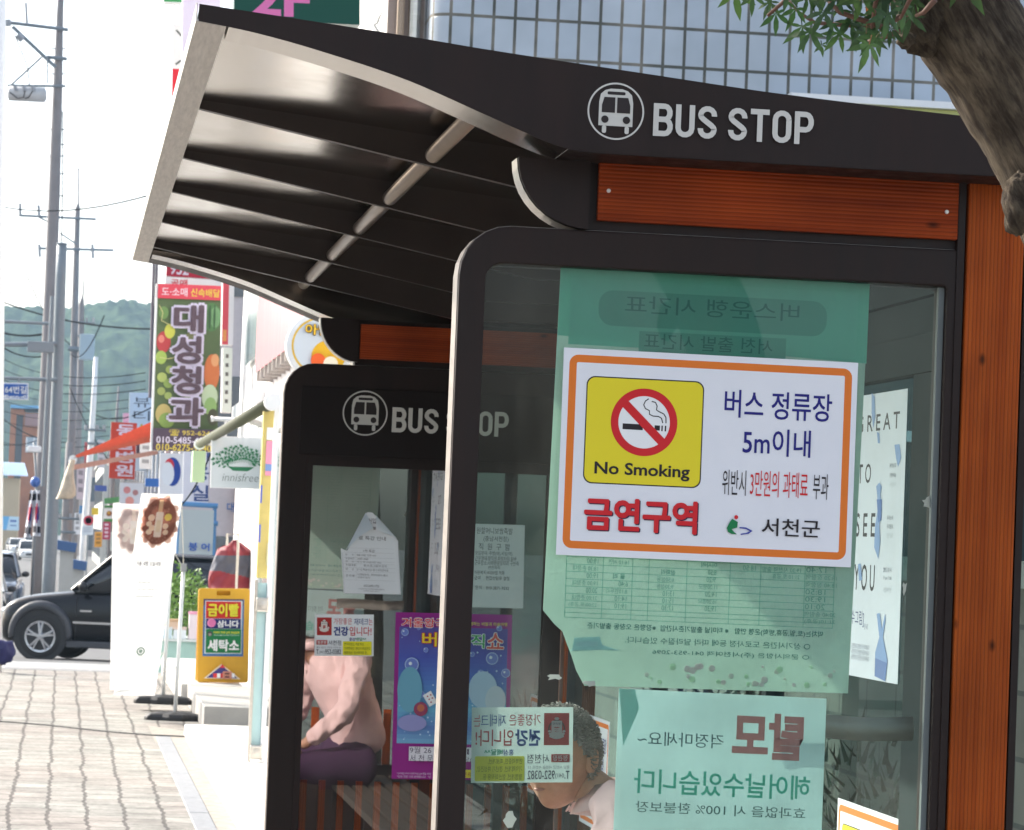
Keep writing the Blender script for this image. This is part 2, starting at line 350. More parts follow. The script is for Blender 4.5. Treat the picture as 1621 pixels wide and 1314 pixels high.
# ================================================================== ground
def ground_mat():
    m, N, L, b = nmat('asphalt'); b.inputs['Roughness'].default_value = .85
    tc = N.new('ShaderNodeTexCoord'); n = N.new('ShaderNodeTexNoise'); n.inputs['Scale'].default_value = .35; n.inputs['Detail'].default_value = 8; L.new(tc.outputs['Object'], n.inputs['Vector'])
    n2 = N.new('ShaderNodeTexNoise'); n2.inputs['Scale'].default_value = 40; L.new(tc.outputs['Object'], n2.inputs['Vector'])
    mx = N.new('ShaderNodeMath'); mx.operation = 'ADD'; L.new(n.outputs[0], mx.inputs[0]); L.new(n2.outputs[0], mx.inputs[1])
    r = N.new('ShaderNodeValToRGB'); r.color_ramp.elements[0].position = .7; r.color_ramp.elements[1].position = 1.3
    r.color_ramp.elements[0].color = (.075, .077, .08, 1); r.color_ramp.elements[1].color = (.13, .13, .13, 1); L.new(mx.outputs[0], r.inputs[0]); L.new(r.outputs[0], b.inputs['Base Color'])
    bp = N.new('ShaderNodeBump'); bp.inputs['Strength'].default_value = .3; bp.inputs['Distance'].default_value = .01; L.new(n2.outputs[0], bp.inputs['Height']); L.new(bp.outputs[0], b.inputs['Normal'])
    return m
def gz(Y):
    k = [(-400, -.14), (36.85, -.14), (36.9, -.03), (40, -.125), (44, -.27), (51, -.48), (56, -.62), (60, -.68), (90, -.85), (150, -1.0), (320, -1.4), (600, -1.8), (4000, -2)]
    for (a, za), (b_, zb) in zip(k, k[1:]):
        if Y <= b_: return za+(zb-za)*(max(Y, a)-a)/(b_-a)
    return -2
mb = MB(); ys = [-400, -40, 0, 20, 36.85, 36.9, 40, 44, 51, 56, 60, 72, 90, 150, 320, 600, 1500, 4000]
xs = [-2500, -300, -40, -6, -3, 0, 3, 8, 40, 300, 2500]
vs = [(x, y, gz(y)) for y in ys for x in xs]; nx = len(xs)
mb.add(vs, [(j*nx+i, j*nx+i+1, (j+1)*nx+i+1, (j+1)*nx+i) for j in range(len(ys)-1) for i in range(nx-1)])
tag(mb.build('ground', ground_mat()), kind='structure')
def paver_mat():
    m, N, L, b = nmat('interlocking_pavers'); b.inputs['Roughness'].default_value = .9
    tc = N.new('ShaderNodeTexCoord'); sp = N.new('ShaderNodeSeparateXYZ'); L.new(tc.outputs['Object'], sp.inputs[0])
    # zigzag edges: shift x by a wave along y
    def mth(op, a, bb, c=None):
        q = N.new('ShaderNodeMath'); q.operation = op
        for i, v in enumerate((a, bb, c)):
            if v is None: continue
            if isinstance(v, (int, float)): q.inputs[i].default_value = v
            else: L.new(v, q.inputs[i])
        return q.outputs[0]
    tri = mth('PINGPONG', sp.outputs[1], .125)
    n0 = N.new('ShaderNodeTexNoise'); n0.inputs['Scale'].default_value = 1.1; L.new(tc.outputs['Object'], n0.inputs['Vector'])
    wob = mth('MULTIPLY_ADD', n0.outputs[0], .08, -.04)
    xx = mth('ADD', mth('MULTIPLY_ADD', tri, .10, sp.outputs[0]), wob)
    cb = N.new('ShaderNodeCombineXYZ'); L.new(sp.outputs[1], cb.inputs[0]); L.new(xx, cb.inputs[1])
    br = N.new('ShaderNodeTexBrick'); br.offset = .5; br.inputs['Scale'].default_value = 1; br.inputs['Brick Width'].default_value = .36; br.inputs['Row Height'].default_value = .225
    br.inputs['Mortar Size'].default_value = .013; br.inputs['Mortar Smooth'].default_value = .3; br.inputs['Bias'].default_value = 0
    br.inputs['Color1'].default_value = (.285, .275, .255, 1); br.inputs['Color2'].default_value = (.345, .335, .31, 1); br.inputs['Mortar'].default_value = (.10, .092, .085, 1)
    L.new(cb.outputs[0], br.inputs['Vector'])
    n = N.new('ShaderNodeTexNoise'); n.inputs['Scale'].default_value = .9; n.inputs['Detail'].default_value = 5; L.new(tc.outputs['Object'], n.inputs['Vector'])
    cr = N.new('ShaderNodeValToRGB'); cr.color_ramp.elements[0].position = .42; cr.color_ramp.elements[1].position = .58; cr.color_ramp.elements[0].color = (1, .93, .90, 1); cr.color_ramp.elements[1].color = (1, 1, .97, 1); L.new(n.outputs[0], cr.inputs[0])
    n4 = N.new('ShaderNodeTexNoise'); n4.inputs['Scale'].default_value = 25; n4.inputs['Detail'].default_value = 5; L.new(tc.outputs['Object'], n4.inputs['Vector'])
    r4 = N.new('ShaderNodeMapRange'); r4.inputs[1].default_value = .3; r4.inputs[2].default_value = .7; r4.inputs[3].default_value = .66; r4.inputs[4].default_value = 1.08; L.new(n4.outputs[0], r4.inputs[0])
    mx = N.new('ShaderNodeMix'); mx.data_type = 'RGBA'; mx.blend_type = 'MULTIPLY'; mx.inputs[0].default_value = 1; L.new(br.outputs[0], mx.inputs[6]); L.new(cr.outputs[0], mx.inputs[7])
    m2 = N.new('ShaderNodeMix'); m2.data_type = 'RGBA'; m2.blend_type = 'MULTIPLY'; m2.inputs[0].default_value = 1; L.new(mx.outputs[2], m2.inputs[6]); L.new(r4.outputs[0], m2.inputs[7])
    n6 = N.new('ShaderNodeTexNoise'); n6.inputs['Scale'].default_value = 2.4; n6.inputs['Detail'].default_value = 7; n6.inputs['Roughness'].default_value = .7; L.new(tc.outputs['Object'], n6.inputs['Vector'])
    r6 = N.new('ShaderNodeMapRange'); r6.inputs[1].default_value = .36; r6.inputs[2].default_value = .6; r6.inputs[3].default_value = .62; r6.inputs[4].default_value = 1.03; L.new(n6.outputs[0], r6.inputs[0])
    m6 = N.new('ShaderNodeMix'); m6.data_type = 'RGBA'; m6.blend_type = 'MULTIPLY'; m6.inputs[0].default_value = 1; L.new(m2.outputs[2], m6.inputs[6]); L.new(r6.outputs[0], m6.inputs[7])
    L.new(m6.outputs[2], b.inputs['Base Color'])
    bp = N.new('ShaderNodeBump'); bp.inputs['Strength'].default_value = .6; bp.inputs['Distance'].default_value = .006; bp.invert = True; L.new(br.outputs['Fac'], bp.inputs['Height']); L.new(bp.outputs[0], b.inputs['Normal'])
    return m
mb = MB().box(-2.6, 1.6, -14, 36.9, -.13, 0); mb.box(1.6, 14, -14, 36.9, -.13, -.004)
tag(mb.build('pavement', paver_mat()), kind='structure')
kb = MB()
y = -10.
while y < 25.1:
    kb.box(.82, .945, y, y+.99, -.05, .006+.004*random.random()); y += 1.0
tag(kb.build('kerb_band', pm('grey_granite_kerb', (.235, .245, .26), .75, var=.22, scale=20, bump=.1), bevel=.008), kind='structure')
sand = MB().add([(.945, -10, .004), (1.22, -10, .004), (1.22, 26.4, .004), (.8, 27.2, .004), (.8, 25.1, .004), (.945, 25.1, .004)], [(0, 1, 2, 3, 4, 5)])
tag(sand.build('gravel_strip', pm('sandy_grit', (.33, .30, .26), .95, var=.35, scale=14, bump=.5, bscale=80)), kind='structure')
kb = MB(); x = -2.6
while x < 1.5: kb.box(x, x+.98, 36.9, 37.1, -.3, .004); x += 1.0
tag(kb.build('corner_kerb', pm('dull_kerb_concrete', (.2, .2, .205), .85, var=.25, scale=3), bevel=.01), kind='structure')
# crossing stripes on the side street (stand 4 mm proud)
cs = MB()
for i in range(9):
    y0 = 37.6+i*1.05
    cs.add([(-1.2+.0, y0, gz(y0)+.012), (3.2, y0, gz(y0)+.012), (3.2, y0+.5, gz(y0+.5)+.012), (-1.2, y0+.5, gz(y0+.5)+.012)], [(0, 1, 2, 3)])
for y0 in (130, 170, 210, 255): cs.add([(-4.2, y0, gz(y0)+.01), (-4.0, y0, gz(y0)+.01), (-4.0, y0+14, gz(y0+14)+.01), (-4.2, y0+14, gz(y0+14)+.01)], [(0, 1, 2, 3)])
tag(cs.build('road_marking', pm('worn_road_paint', (.6, .6, .58), .8, var=.35, scale=4)), kind='structure')
# ================================================================== wooded hill behind the town
def hill_mat():
    m, N, L, b = nmat('wooded_hillside'); b.inputs['Roughness'].default_value = 1; b.inputs['Specular IOR Level'].default_value = 0
    tc = N.new('ShaderNodeTexCoord'); n = N.new('ShaderNodeTexNoise'); n.inputs['Scale'].default_value = .07; n.inputs['Detail'].default_value = 8; n.inputs['Roughness'].default_value = .7; L.new(tc.outputs['Object'], n.inputs['Vector'])
    cr = N.new('ShaderNodeValToRGB'); e = cr.color_ramp.elements; e[0].position = .35; e[0].color = (.02, .038, .026, 1); e[1].position = .66; e[1].color = (.075, .112, .058, 1); L.new(n.outputs[0], cr.inputs[0]); L.new(cr.outputs[0], b.inputs['Base Color'])
    return m
mb = MB(); vs = []
hx = [-420+12*i for i in range(30)]+[-60+.9*i for i in range(150)]+[76+9*i for i in range(48)]; nx, ny = len(hx), 110
for j in range(ny):
    for X in hx:
        Y = 900+j*3.6; t = j/(ny-1); prof = math.sin(min(t*1.5, 1)*PI/2); p = V((X, Y*.75, 0))
        d1 = noise.voronoi(p/7.5)[0][0]; d2 = noise.voronoi(p/3.4+V((5, 1, 0)))[0][0]
        h = (82+2.5*noise.noise(V((X*.013, 1.3, 0)))+5*noise.noise(V((X*.03, 4, Y*.004))))*prof+(4.2*(1-min(d1*1.1, 1))+1.9*(1-min(d2*1.1, 1)))*(.4+.6*prof)+.5*random.random()
        vs.append((X, Y, h-6))
mb.add(vs, [(j*nx+i, j*nx+i+1, (j+1)*nx+i+1, (j+1)*nx+i) for j in range(ny-1) for i in range(nx-1)])
tag(mb.build('hills', hill_mat(), smooth=True), kind='structure')
# ================================================================== bus shelter
YN, YF = 6.4, 11.5
sh = root('bus_shelter', 'dark brown bus shelter with overhanging ribbed roof, glass end panels and red wood boards', 'bus shelter', (1.3, 9.0, 0))
def curve(k):
    def f(x):
        for i in range(len(k)-1):
            if x <= k[i+1][0] or i == len(k)-2:
                p0, p1, p2, p3 = k[max(i-1, 0)], k[i], k[i+1], k[min(i+2, len(k)-1)]; h = p2[0]-p1[0]; t = (x-p1[0])/h
                m1 = (p2[1]-p0[1])/(p2[0]-p0[0])*h; m2 = (p3[1]-p1[1])/(p3[0]-p1[0])*h
                return (2*t**3-3*t*t+1)*p1[1]+(t**3-2*t*t+t)*m1+(-2*t**3+3*t*t)*p2[1]+(t**3-t*t)*m2
    return f
zs = curve([(.219, 2.738), (.39, 2.7225), (.63, 2.700), (.811, 2.681), (1.146, 2.651), (1.398, 2.629), (1.786, 2.606), (2.3, 2.585)])        # roof top edge
zb = curve([(.219, 2.704), (.33, 2.688), (.456, 2.661), (.635, 2.613), (.791, 2.555), (.869, 2.525), (.947, 2.4975), (.999, 2.489), (1.115, 2.4868), (2.3, 2.4868)])   # lower edge
XS = [.222+.03*i for i in range(27)]+[1.05+.105*i for i in range(12)]
def beam(y0, y1, mat, xs=XS, top=.002, z_b=zb):
    m = MB(); n = len(xs); vs = []
    for y in (y0, y1):
        vs += [(x, y, zs(x)-top) for x in xs]+[(x, y, z_b(x)) for x in xs]
    fs = []
    for i in range(n-1):
        fs += [(i, i+1, n+i+1, n+i), (2*n+i+1, 2*n+i, 3*n+i, 3*n+i+1), (i, 2*n+i, 2*n+i+1, i+1), (n+i, n+i+1, 3*n+i+1, 3*n+i)]
    fs += [(0, n, 3*n, 2*n), (n-1, 3*n-1, 4*n-1, 2*n-1)]
    return m.add(vs, fs)
fas = beam(6.25, 6.252, 0, top=.0)
FN = fas.build('fascia', DARK2, sh)
beam(6.2525, 6.43, 0, xs=[x for x in XS if .277 < x < 1.06], top=.02).build('fascia_soffit', CREAM, sh); beam(6.2525, 6.43, 0, xs=[x for x in XS if x > .97], top=.022, z_b=lambda x: zb(x)-.0015).build('fascia_soffit_shade', DARK, sh)  # right stretch of the soffit is coloured dark to stand for its shade
# the dark board on the front face stands 2 mm proud of the beam behind it
fb = beam(11.80, 12.0, 0, top=.0); fb.build('fascia', DARK2, sh)
beam(11.62, 11.798, 0, xs=[x for x in XS if x > .277], top=.02).build('fascia_soffit', CREAM, sh)
sk = MB(); n = len(XS)
sk.add([(x, y, zs(x)-k) for k in (.016, .004) for y in (6.256, 11.797) for x in XS],
       [f for i in range(n-1) for f in ((i, i+1, n+i+1, n+i), (2*n+i+1, 2*n+i, 3*n+i, 3*n+i+1))]+[(0, n, 3*n, 2*n)])
sk.build('roof', CREAM, sh)
for yr in (7.5, 8.52, 9.4, 10.36, 11.3):
    beam(yr, yr+.03, 0, xs=[.278]+[x for x in XS if x > .285], top=.012, z_b=lambda x: max(2.6955-.188*(x-.28), 2.4905)).build('rib', RIBM, sh)
tr = MB(); tr.prism([(.2165, 6.2525, 2.7035), (.2765, 6.2525, 2.6955), (.2765, 6.2525, 2.7005), (.2185, 6.2525, 2.7085), (.2185, 6.2525, 2.740), (.2165, 6.2525, 2.740)], (0, 5.75, 0))
tr.build('front_trim', TRIM, sh)
MB().tube([(.84, 6.43, 2.617), (.84, 11.7, 2.617)], .0205, 18).build('tube_rail', TUBE, sh, smooth=True)
# ---- end panels
GLASSN = glass('greenish_shelter_glass', (.70, .83, .79), refl=.5, dirt=.03)
GLASSF = glass('poster_case_glass', (.95, .95, .95), refl=3.2, base=.15, dirt=.02)
GLASSB = glass('back_wall_glass', (.42, .60, .59), refl=.3, dirt=.01)
pn = MB().ring(rrect(.78, 1.832, .1, 2.345, YN, (.105, .008, .02, .02)), rrect(.835, 1.808, .5, 2.268, YN, (.035, .01, .01, .01)), (0, .1, 0))
pn.build('end_frame', DARK, sh, bevel=.004)
sp_ = MB().ring(rrect(.7785, 1.8335, .0985, 2.3465, YN+.012, (.106, .008, .02, .02)), rrect(.80, 1.82, .12, 2.32, YN+.012, (.09, .008, .02, .02)), (0, .076, 0))
sp_.build('frame_edge_strip', EDGE, sh)
MB().box(.832, 1.812, YN+.03, YN+.036, .49, 2.272).build('end_glass', GLASSN, sh)
for x0 in (1.795,): MB().box(x0, x0+.012, YN+.015, YN+.03, .5, 2.266).build('glazing_bead', pm('grey_gasket', (.12, .14, .14), .6), sh)
# slatted foot of the near panel, inside face
for i in range(10): MB().box(.86+i*.095, .90+i*.095, YN+.055, YN+.075, .1, .79).build('slat', WOODZ, sh)
# header above the panel: quarter-round bracket, plank
def bracket(y0, x0, z1, r, rz, d, name='bracket'):
    lp = [(x0+r, y0, z1)]+[(x0+r-r*math.cos(a), y0, z1-rz*math.sin(a)) for a in [PI/2*i/10 for i in range(11)]]
    MB().prism(lp, (0, d, 0)).build(name, DARK2, sh)
    e = MB(); q = [(x0+r-(r+.002)*math.cos(a), z1-(rz+.002)*math.sin(a)) for a in [PI/2*i/10 for i in range(11)]]
    e.add([(a, y0+k, b_) for k in (.012, d-.012) for a, b_ in q], [(i, i+1, 12+i, 11+i) for i in range(10)])
    e.build(name+'_edge', STEEL, sh)
bracket(YN-.01, .892, 2.4865, .15, .14, .1)
MB().box(1.042, 1.832, YN+.012, YN+.09, 2.3475, 2.4865).build('header_box', DARK, sh)
MB().box(1.061, 1.8255, YN-.006, YN+.011, 2.366, 2.4855-.0).build('header_plank', WOODX, sh, bevel=.002)
for x, z in ((1.082, 2.428), (1.80, 2.423)): MB().lathe([(.0045, 0), (.004, .003), (0, .0035)], (x, YN-.006, z), (0, -1, 0), 12).build('screw', STEEL, sh)
MB().box(1.8265, 1.842, YN-.004, YN+.09, .1, 2.4865).build('post_side_frame', DARK, sh)  # narrow dark frame strip left of the post
MB().box(1.846, 1.968, YN-.012, YN+.11, .0, 2.4865).build('post', WOODZ, sh, bevel=.004)
MB().box(1.972, 1.987, YN-.006, YN+.11, .0, 2.4865).build('post_trim', DARK, sh)
# far panel
pf = MB().ring(rrect(.778, 1.832, .1, 2.318, YF, (.11, .008, .02, .02)), rrect(.885, 1.77, .42, 1.955, YF, (.012, .012, .012, .012)), (0, .1, 0))
FP = pf.build('end_frame', DARK, sh, bevel=.004)
sp2 = MB().ring(rrect(.7765, 1.8335, .0985, 2.3195, YF+.012, (.111, .008, .02, .02)), rrect(.80, 1.82, .12, 2.29, YF+.012, (.09, .008, .02, .02)), (0, .076, 0)); sp2.build('frame_edge_strip', EDGE, sh)
HB = MB().box(.84, 1.79, YF-.006, YF-.0005, 1.985, 2.235).build('header_board', pm('dark_sign_board', (.015, .0105, .0095), .5, spec=.14, var=.1), sh, bevel=.004)
MB().ring(rrect(.872, 1.783, .41, 1.968, YF-.007, .004), rrect(.893, 1.762, .432, 1.947, YF-.007, .004), (0, .0065, 0)).build('case_frame', DARK2, sh)
for i in range(13): MB().box(.90+i*.068, .924+i*.068, YF+.05, YF+.068, .425, .80).build('slat', WOODZ, sh)
MB().box(.886, 1.769, YF+.075, YF+.09, .42, 1.955).build('backing_board', pm('dark_backing_board', (.04, .035, .033), .6, var=.3, scale=4), sh)
MB().box(.886, 1.769, YF+.02, YF+.026, .421, 1.954).build('end_glass', GLASSF, sh)
bracket(YF-.01, .90, 2.4865, .14, .155, .1)
MB().box(1.032, 1.832, YF+.012, YF+.09, 2.321, 2.4865).build('header_box', DARK, sh)
MB().box(1.047, 1.8255, YF-.006, YF+.011, 2.343, 2.47).build('header_plank', WOODX, sh, bevel=.002)
MB().box(1.846, 1.968, YF-.012, YF+.11, .0, 2.4865).build('post', WOODZ, sh, bevel=.004)
# back wall: dark rails with glass panes, between the posts
bw = MB()
for y0 in (6.56, 8.15, 9.75, 11.38): bw.box(1.85, 1.90, y0, y0+.05, .0, 2.46)
bw.box(1.853, 1.897, 6.61, 11.38, .55, .6); bw.box(1.853, 1.897, 6.61, 11.38, 2.105, 2.19); bw.box(1.86, 1.897, 6.61, 11.38, 2.192, 2.27); bw.box(1.845, 1.897, 6.61, 11.38, 2.272, 2.46); bw.box(1.852, 1.898, 6.612, 6.80, .602, 2.103)
bw.build('back_frame', pm('slate_teal_metal', (.035, .048, .05), .8, spec=.06, var=.12), sh)
cr_ = MB(); n_ = 60; cr_.add([(1.44+.355*i/n_, YN+.10+.006*noise.noise(V((i*.16, k*.9, 3)))-.012*(1-abs(k-2)/2), 1.312+.0125*k+.003*math.sin(i*.11)) for k in range(5) for i in range(n_+1)], [(k*(n_+1)+i, k*(n_+1)+i+1, (k+1)*(n_+1)+i+1, (k+1)*(n_+1)+i) for k in range(4) for i in range(n_)]); cr_.build('wavy_glare_band', EDGE, sh, smooth=True)  # no real rail: added wavy band standing for a bright reflected streak
for y0, y1 in ((6.612, 8.148), (8.202, 9.748), (9.802, 11.378)): MB().box(1.872, 1.878, max(y0, 6.802), y1, .602, 2.103).build('back_glass', GLASSB, sh)
# lettering and bus pictogram
def din(card, word, u0, v0, u1, v1, col):
    """condensed block capitals drawn as round-cornered strokes"""
    W, H = card.W, card.H; h = (v1-v0)*H; t = h*.166
    def arc(cx, cy, rx, ry, a0, a1, n=7): return [(cx+rx*math.cos(math.radians(a0+(a1-a0)*i/n)), cy-ry*math.sin(math.radians(a0+(a1-a0)*i/n))) for i in range(n+1)]
    w = .60; g = .105; k = t/h; e = k/2; r = .20; L = {}
    x0, x1, y0, y1 = e, w-e, e, 1-e; m = .485
    L['B'] = [[(x0, 0), (x0, 1)], [(x0, y0), (x1-r*.8, y0)]+arc(x1-r*.8, y0+r, r*.8, r, 90, -90)[1:-1]+[(x1-r*.8, m), (x0, m)], [(x0, m), (x1-r*.8, m)]+arc(x1-r*.8, m+(y1-m)/2, r*.9, (y1-m)/2, 90, -90)[1:-1]+[(x1-r*.8, y1), (x0, y1)]]
    L['U'] = [[(x0, 0), (x0, 1-r-e)]+arc((x0+x1)/2, 1-r-e, (x1-x0)/2, r, 180, 360)+[(x1, 0)]]
    L['S'] = [[(x1, .31), (x1, r+e)]+arc((x0+x1)/2, r+e, (x1-x0)/2, r, 0, 180)+[(x0, .29), (x0+.02, .345), (x0+.08, .405), (w/2, .50), (x1-.08, .595), (x1-.02, .655), (x1, .71), (x1, 1-r-e)]+arc((x0+x1)/2, 1-r-e, (x1-x0)/2, r, 0, -180)+[(x0, .69)]]
    L['T'] = [[(0, y0), (w*1.0, y0)], [(w/2, y0), (w/2, 1)]]
    L['O'] = [arc((x0+x1)/2, r+e, (x1-x0)/2, r, 0, 180)+arc((x0+x1)/2, 1-r-e, (x1-x0)/2, r, 180, 360)+[(x1, r+e+.02), (x1, r+e)]]
    L['P'] = [[(x0, 0), (x0, 1)], [(x0, y0), (x1-r*.8, y0)]+arc(x1-r*.8, y0+.235, r*.85, .235, 90, -90)[1:-1]+[(x1-r*.8, y0+.47), (x0, y0+.47)]]
    tot = sum(.26 if ch == ' ' else w+g for ch in word)-g; sx = (u1-u0)/tot; x = 0
    for ch in word:
        if ch == ' ': x += .26; continue
        for p in L[ch]: card.stroke([(u0+(x+a)*sx, v0+b*(v1-v0)) for a, b in p], t, col)
        x += w+g
def bus_stop(card, cu, cv, R, t0, t1, tv0, tv1):
    Wt = (200, 197, 190); D = (42, 34, 34); W, H = card.W, card.H; k = R/.058
    card.disc(cu, cv, R, Wt, 48, r0=R-.0035*k)
    def q(x, y): return cu+x*R/W, cv+y*R/H
    def rc(x0, y0, x1, y1, c, r=0): a = q(x0, y0); b_ = q(x1, y1); card.rect(a[0], a[1], b_[0], b_[1], c, r)
    card.poly([q(*p) for p in ((-.6, .52), (-.6, -.3), (-.55, -.58), (-.4, -.72), (-.2, -.78), (.2, -.78), (.4, -.72), (.55, -.58), (.6, -.3), (.6, .52))], Wt)
    rc(-.32, -.68, .32, -.57, D, R*.05)
    card.poly([q(*p) for p in ((-.5, .06), (-.5, -.2), (-.42, -.48), (-.035, -.48), (-.035, .06))], D)
    card.poly([q(*p) for p in ((.5, .06), (.5, -.2), (.42, -.48), (.035, -.48), (.035, .06))], D)
    for x in (-.38, .38): u, v = q(x, .3); card.disc(u, v, R*.13, D, 20)
    for x in (-.4, .4): a = q(x-.075, .52); b_ = q(x+.075, .78); card.rect(a[0], a[1], b_[0], b_[1], Wt, R*.06)
    din(card, 'BUS STOP', t0, tv0, t1, tv1, Wt)
c = Card((1.0, 6.2495, 2.64), (1.5, 6.2495, 2.64), (1.0, 6.2495, 2.5), step=.0003)
bus_stop(c, .132, (2.64-2.573)/.14, .058, (1.143-1)/.5, (1.473-1)/.5, (2.64-2.594)/.14, (2.64-2.5275)/.14)
c.mb.build('lettering', c.mats, FN)
c = Card((.84, YF-.0065, 2.235), (1.79, YF-.0065, 2.235), (.84, YF-.0065, 1.985), step=.0004)
a0 = c.uv(578, 654); a1 = c.uv(620, 684); a2 = c.uv(805, 653)
bus_stop(c, a0[0], a0[1], .0825, a1[0], a2[0], a2[1], a1[1])
c.mb.build('lettering', c.mats, HB)
# bench inside
bn = root('bench', 'slatted wooden bench along the inside of the shelter back wall', 'bench', (1.6, 8.6, 0))
for i in range(5): MB().box(1.40+i*.085, 1.465+i*.085, 7.5 - .9, 10.6, .42, .455).build('seat_slat', pm('weathered_bench_wood', (.07, .055, .042), .7, var=.3, stretch=(9, 1, 9)), bn, bevel=.004)
for y0 in (6.9, 8.6, 10.3): MB().box(1.42, 1.8, y0, y0+.05, .0, .418).build('leg', DARK, bn)
# ================================================================== posters and notices on the shelter
def zz(x0, y0, k): return lambda a, b_: (x0+a/k, y0+b_/k)
NAVY, RED, BLK, WHT, YEL, GRN = (32, 30, 120), (205, 32, 40), (38, 32, 36), (236, 236, 240), (226, 208, 40), (20, 120, 70)
f = zz(900, 560, 3.524)
YS = 6.4265
ref = Card(at(893, 550, YS), at(1358.5, 574.5, YS), at(880, 878, YS))
def nosmoke(c, small=False):
    q = lambda a, b_: ref.uv(*f(a, b_))
    def tx(s, l, b_, r, t, col, bold=0, dx=0, dy=0): a = q(l+dx, b_+dy); e = q(r+dx, t+dy); c.text(s, a[0], e[1], e[0], a[1], col, bold)
    c.frame(.02, .031, .981, .966, .0155, (222, 118, 40), .019, 6)
    a = q(105, 125); e = q(727, 745); c.rect(a[0]-.002, a[1]-.003, e[0]+.004, e[1]+.003, BLK, .018, 6); c.rect(a[0]+.002, a[1]+.003, e[0], e[1]-.003, YEL, .0165, 6)
    cu, cv = q(420, 381); R = 193/3.524/783; c.disc(cu, cv, R*.9, WHT, 48)
    def L(pts, t, col): c.stroke([q(*p) for p in pts], t, col)
    L([(300, 403), (413, 409)], .012, BLK); L([(478, 411), (508, 413)], .0105, BLK); L([(521, 399), (519, 430)], .003, BLK); L([(540, 400), (538, 431)], .003, BLK)
    L([(446, 250), (428, 262), (418, 283), (428, 304), (450, 316), (450, 336), (470, 346), (500, 348), (517, 358), (524, 385)], .0022, BLK)
    L([(463, 264), (484, 270), (493, 290), (489, 312), (505, 322), (530, 334), (542, 354), (542, 386)], .0022, BLK)
    L([(305, 266), (527, 500)], .0175, RED); c.disc(cu, cv, R, RED, 56, r0=R*.775)
    tx('No Smoking', 140, 688, 675, 622, BLK, .022)
    tx('버스 정류장', 866, 350, 1472, 222, NAVY, .012); tx('5m이내', 967, 560, 1352, 424, NAVY, .012)
    tx('위반시', 852, 783, 990, 648, BLK); tx('3만원의 과태료', 1008, 790, 1335, 660, RED); tx('부과', 1358, 806, 1450, 668, BLK)
    tx('금연구역', 78, 982, 718, 822, (28, 22, 60), .034, 6, 6); tx('금연구역', 78, 982, 718, 822, RED, .034)
    tx('서천군', 1072, 1010, 1400, 924, BLK, .012)
    def pl(pts, col): c.poly([q(*p) for p in pts], col)
    u, v = q(931, 908); c.disc(u, v, .0042, RED, 18)
    c.shape([q(*p) for p in ((908, 917), (940, 935), (892, 940), (936, 966), (878, 968), (905, 975), (884, 990), (918, 990), (905, 1002), (935, 1004))], [(0, 1, 3, 2), (2, 3, 5, 4), (4, 5, 7, 6), (6, 7, 9, 8)], GRN)
    c.shape([q(*p) for p in ((948, 963), (950, 970), (985, 965), (985, 974), (1022, 984), (1008, 986), (1000, 1000), (985, 996), (955, 1007), (955, 1000))], [(0, 1, 3, 2), (2, 3, 5, 4), (4, 5, 7, 6), (6, 7, 9, 8)], (50, 60, 150))
ref.sheet(.0012, pm('sign_vinyl', (.76, .76, .80), .5, var=.05, scale=3, bump=.03, bscale=300))
nosmoke(ref)
ref.thing('no_smoking_sign', 'large white no smoking sign with orange border stuck on the outside of the near glass', 'sign')
def paper(name, col, t=.5):
    if name in MC: return MC[name]
    m, N, L, b = nmat(name); N.remove(b)
    tc = N.new('ShaderNodeTexCoord'); n = N.new('ShaderNodeTexNoise'); n.inputs['Scale'].default_value = 5; n.inputs['Detail'].default_value = 5; L.new(tc.outputs['Object'], n.inputs['Vector'])
    r = N.new('ShaderNodeMapRange'); r.inputs[1].default_value = .3; r.inputs[2].default_value = .7; r.inputs[3].default_value = .88; r.inputs[4].default_value = 1.04; L.new(n.outputs[0], r.inputs[0])
    mx = N.new('ShaderNodeMix'); mx.data_type = 'RGBA'; mx.blend_type = 'MULTIPLY'; mx.inputs[0].default_value = 1; mx.inputs[6].default_value = tuple(col)+(1,); L.new(r.outputs[0], mx.inputs[7])
    d = N.new('ShaderNodeBsdfDiffuse'); tl_ = N.new('ShaderNodeBsdfTranslucent'); L.new(mx.outputs[2], d.inputs[0]); L.new(mx.outputs[2], tl_.inputs[0])
    x = N.new('ShaderNodeMixShader'); x.inputs[0].default_value = t; L.new(d.outputs[0], x.inputs[1]); L.new(tl_.outputs[0], x.inputs[2]); L.new(x.outputs[0], N['Material Output'].inputs[0])
    MC[name] = m; return m
# ---- timetable on the inside of the near glass, seen from its back
YI = 6.4385
c = Card(at(888, 418, YI), at(1377, 445, YI), at(857, 1083, YI), tr=True, both=True, step=.00001)
c.sheet(.0006, paper('timetable_paper', (.60, .72, .65)), [c.uv(*p) for p in ((888, 418), (1377, 445), (1345, 1100), (928, 1086), (915, 1062), (908, 1040), (901, 1022), (893, 1000), (880, 988), (862, 966))])
TEAL, TEAL2, TEAL3 = (70, 165, 145), (62, 145, 128), (96, 168, 150)
c.poly([(0, 0), (1, 0), (1, .20), (0, .17)], (112, 196, 172)); c.rect(.035, .03, .965, .19, (118, 200, 178))
g = zz(860, 400, 2.13); a = c.uv(*g(190, 125)); e = c.uv(*g(955, 262)); c.rect(a[0], a[1], e[0], a[1]+.085, TEAL3, .03, 6)
a = c.uv(*g(325, 268)); c.rect(a[0], a[1]-.002, a[0]+.475, a[1]+.053, TEAL3, 0)
c.px('버스운행 시간표', *g(275, 203), *g(865, 178), (62, 118, 112), 0, True)
c.px('서천 출발 시간표', *g(340, 323), *g(775, 296), (62, 118, 112), 0, True)
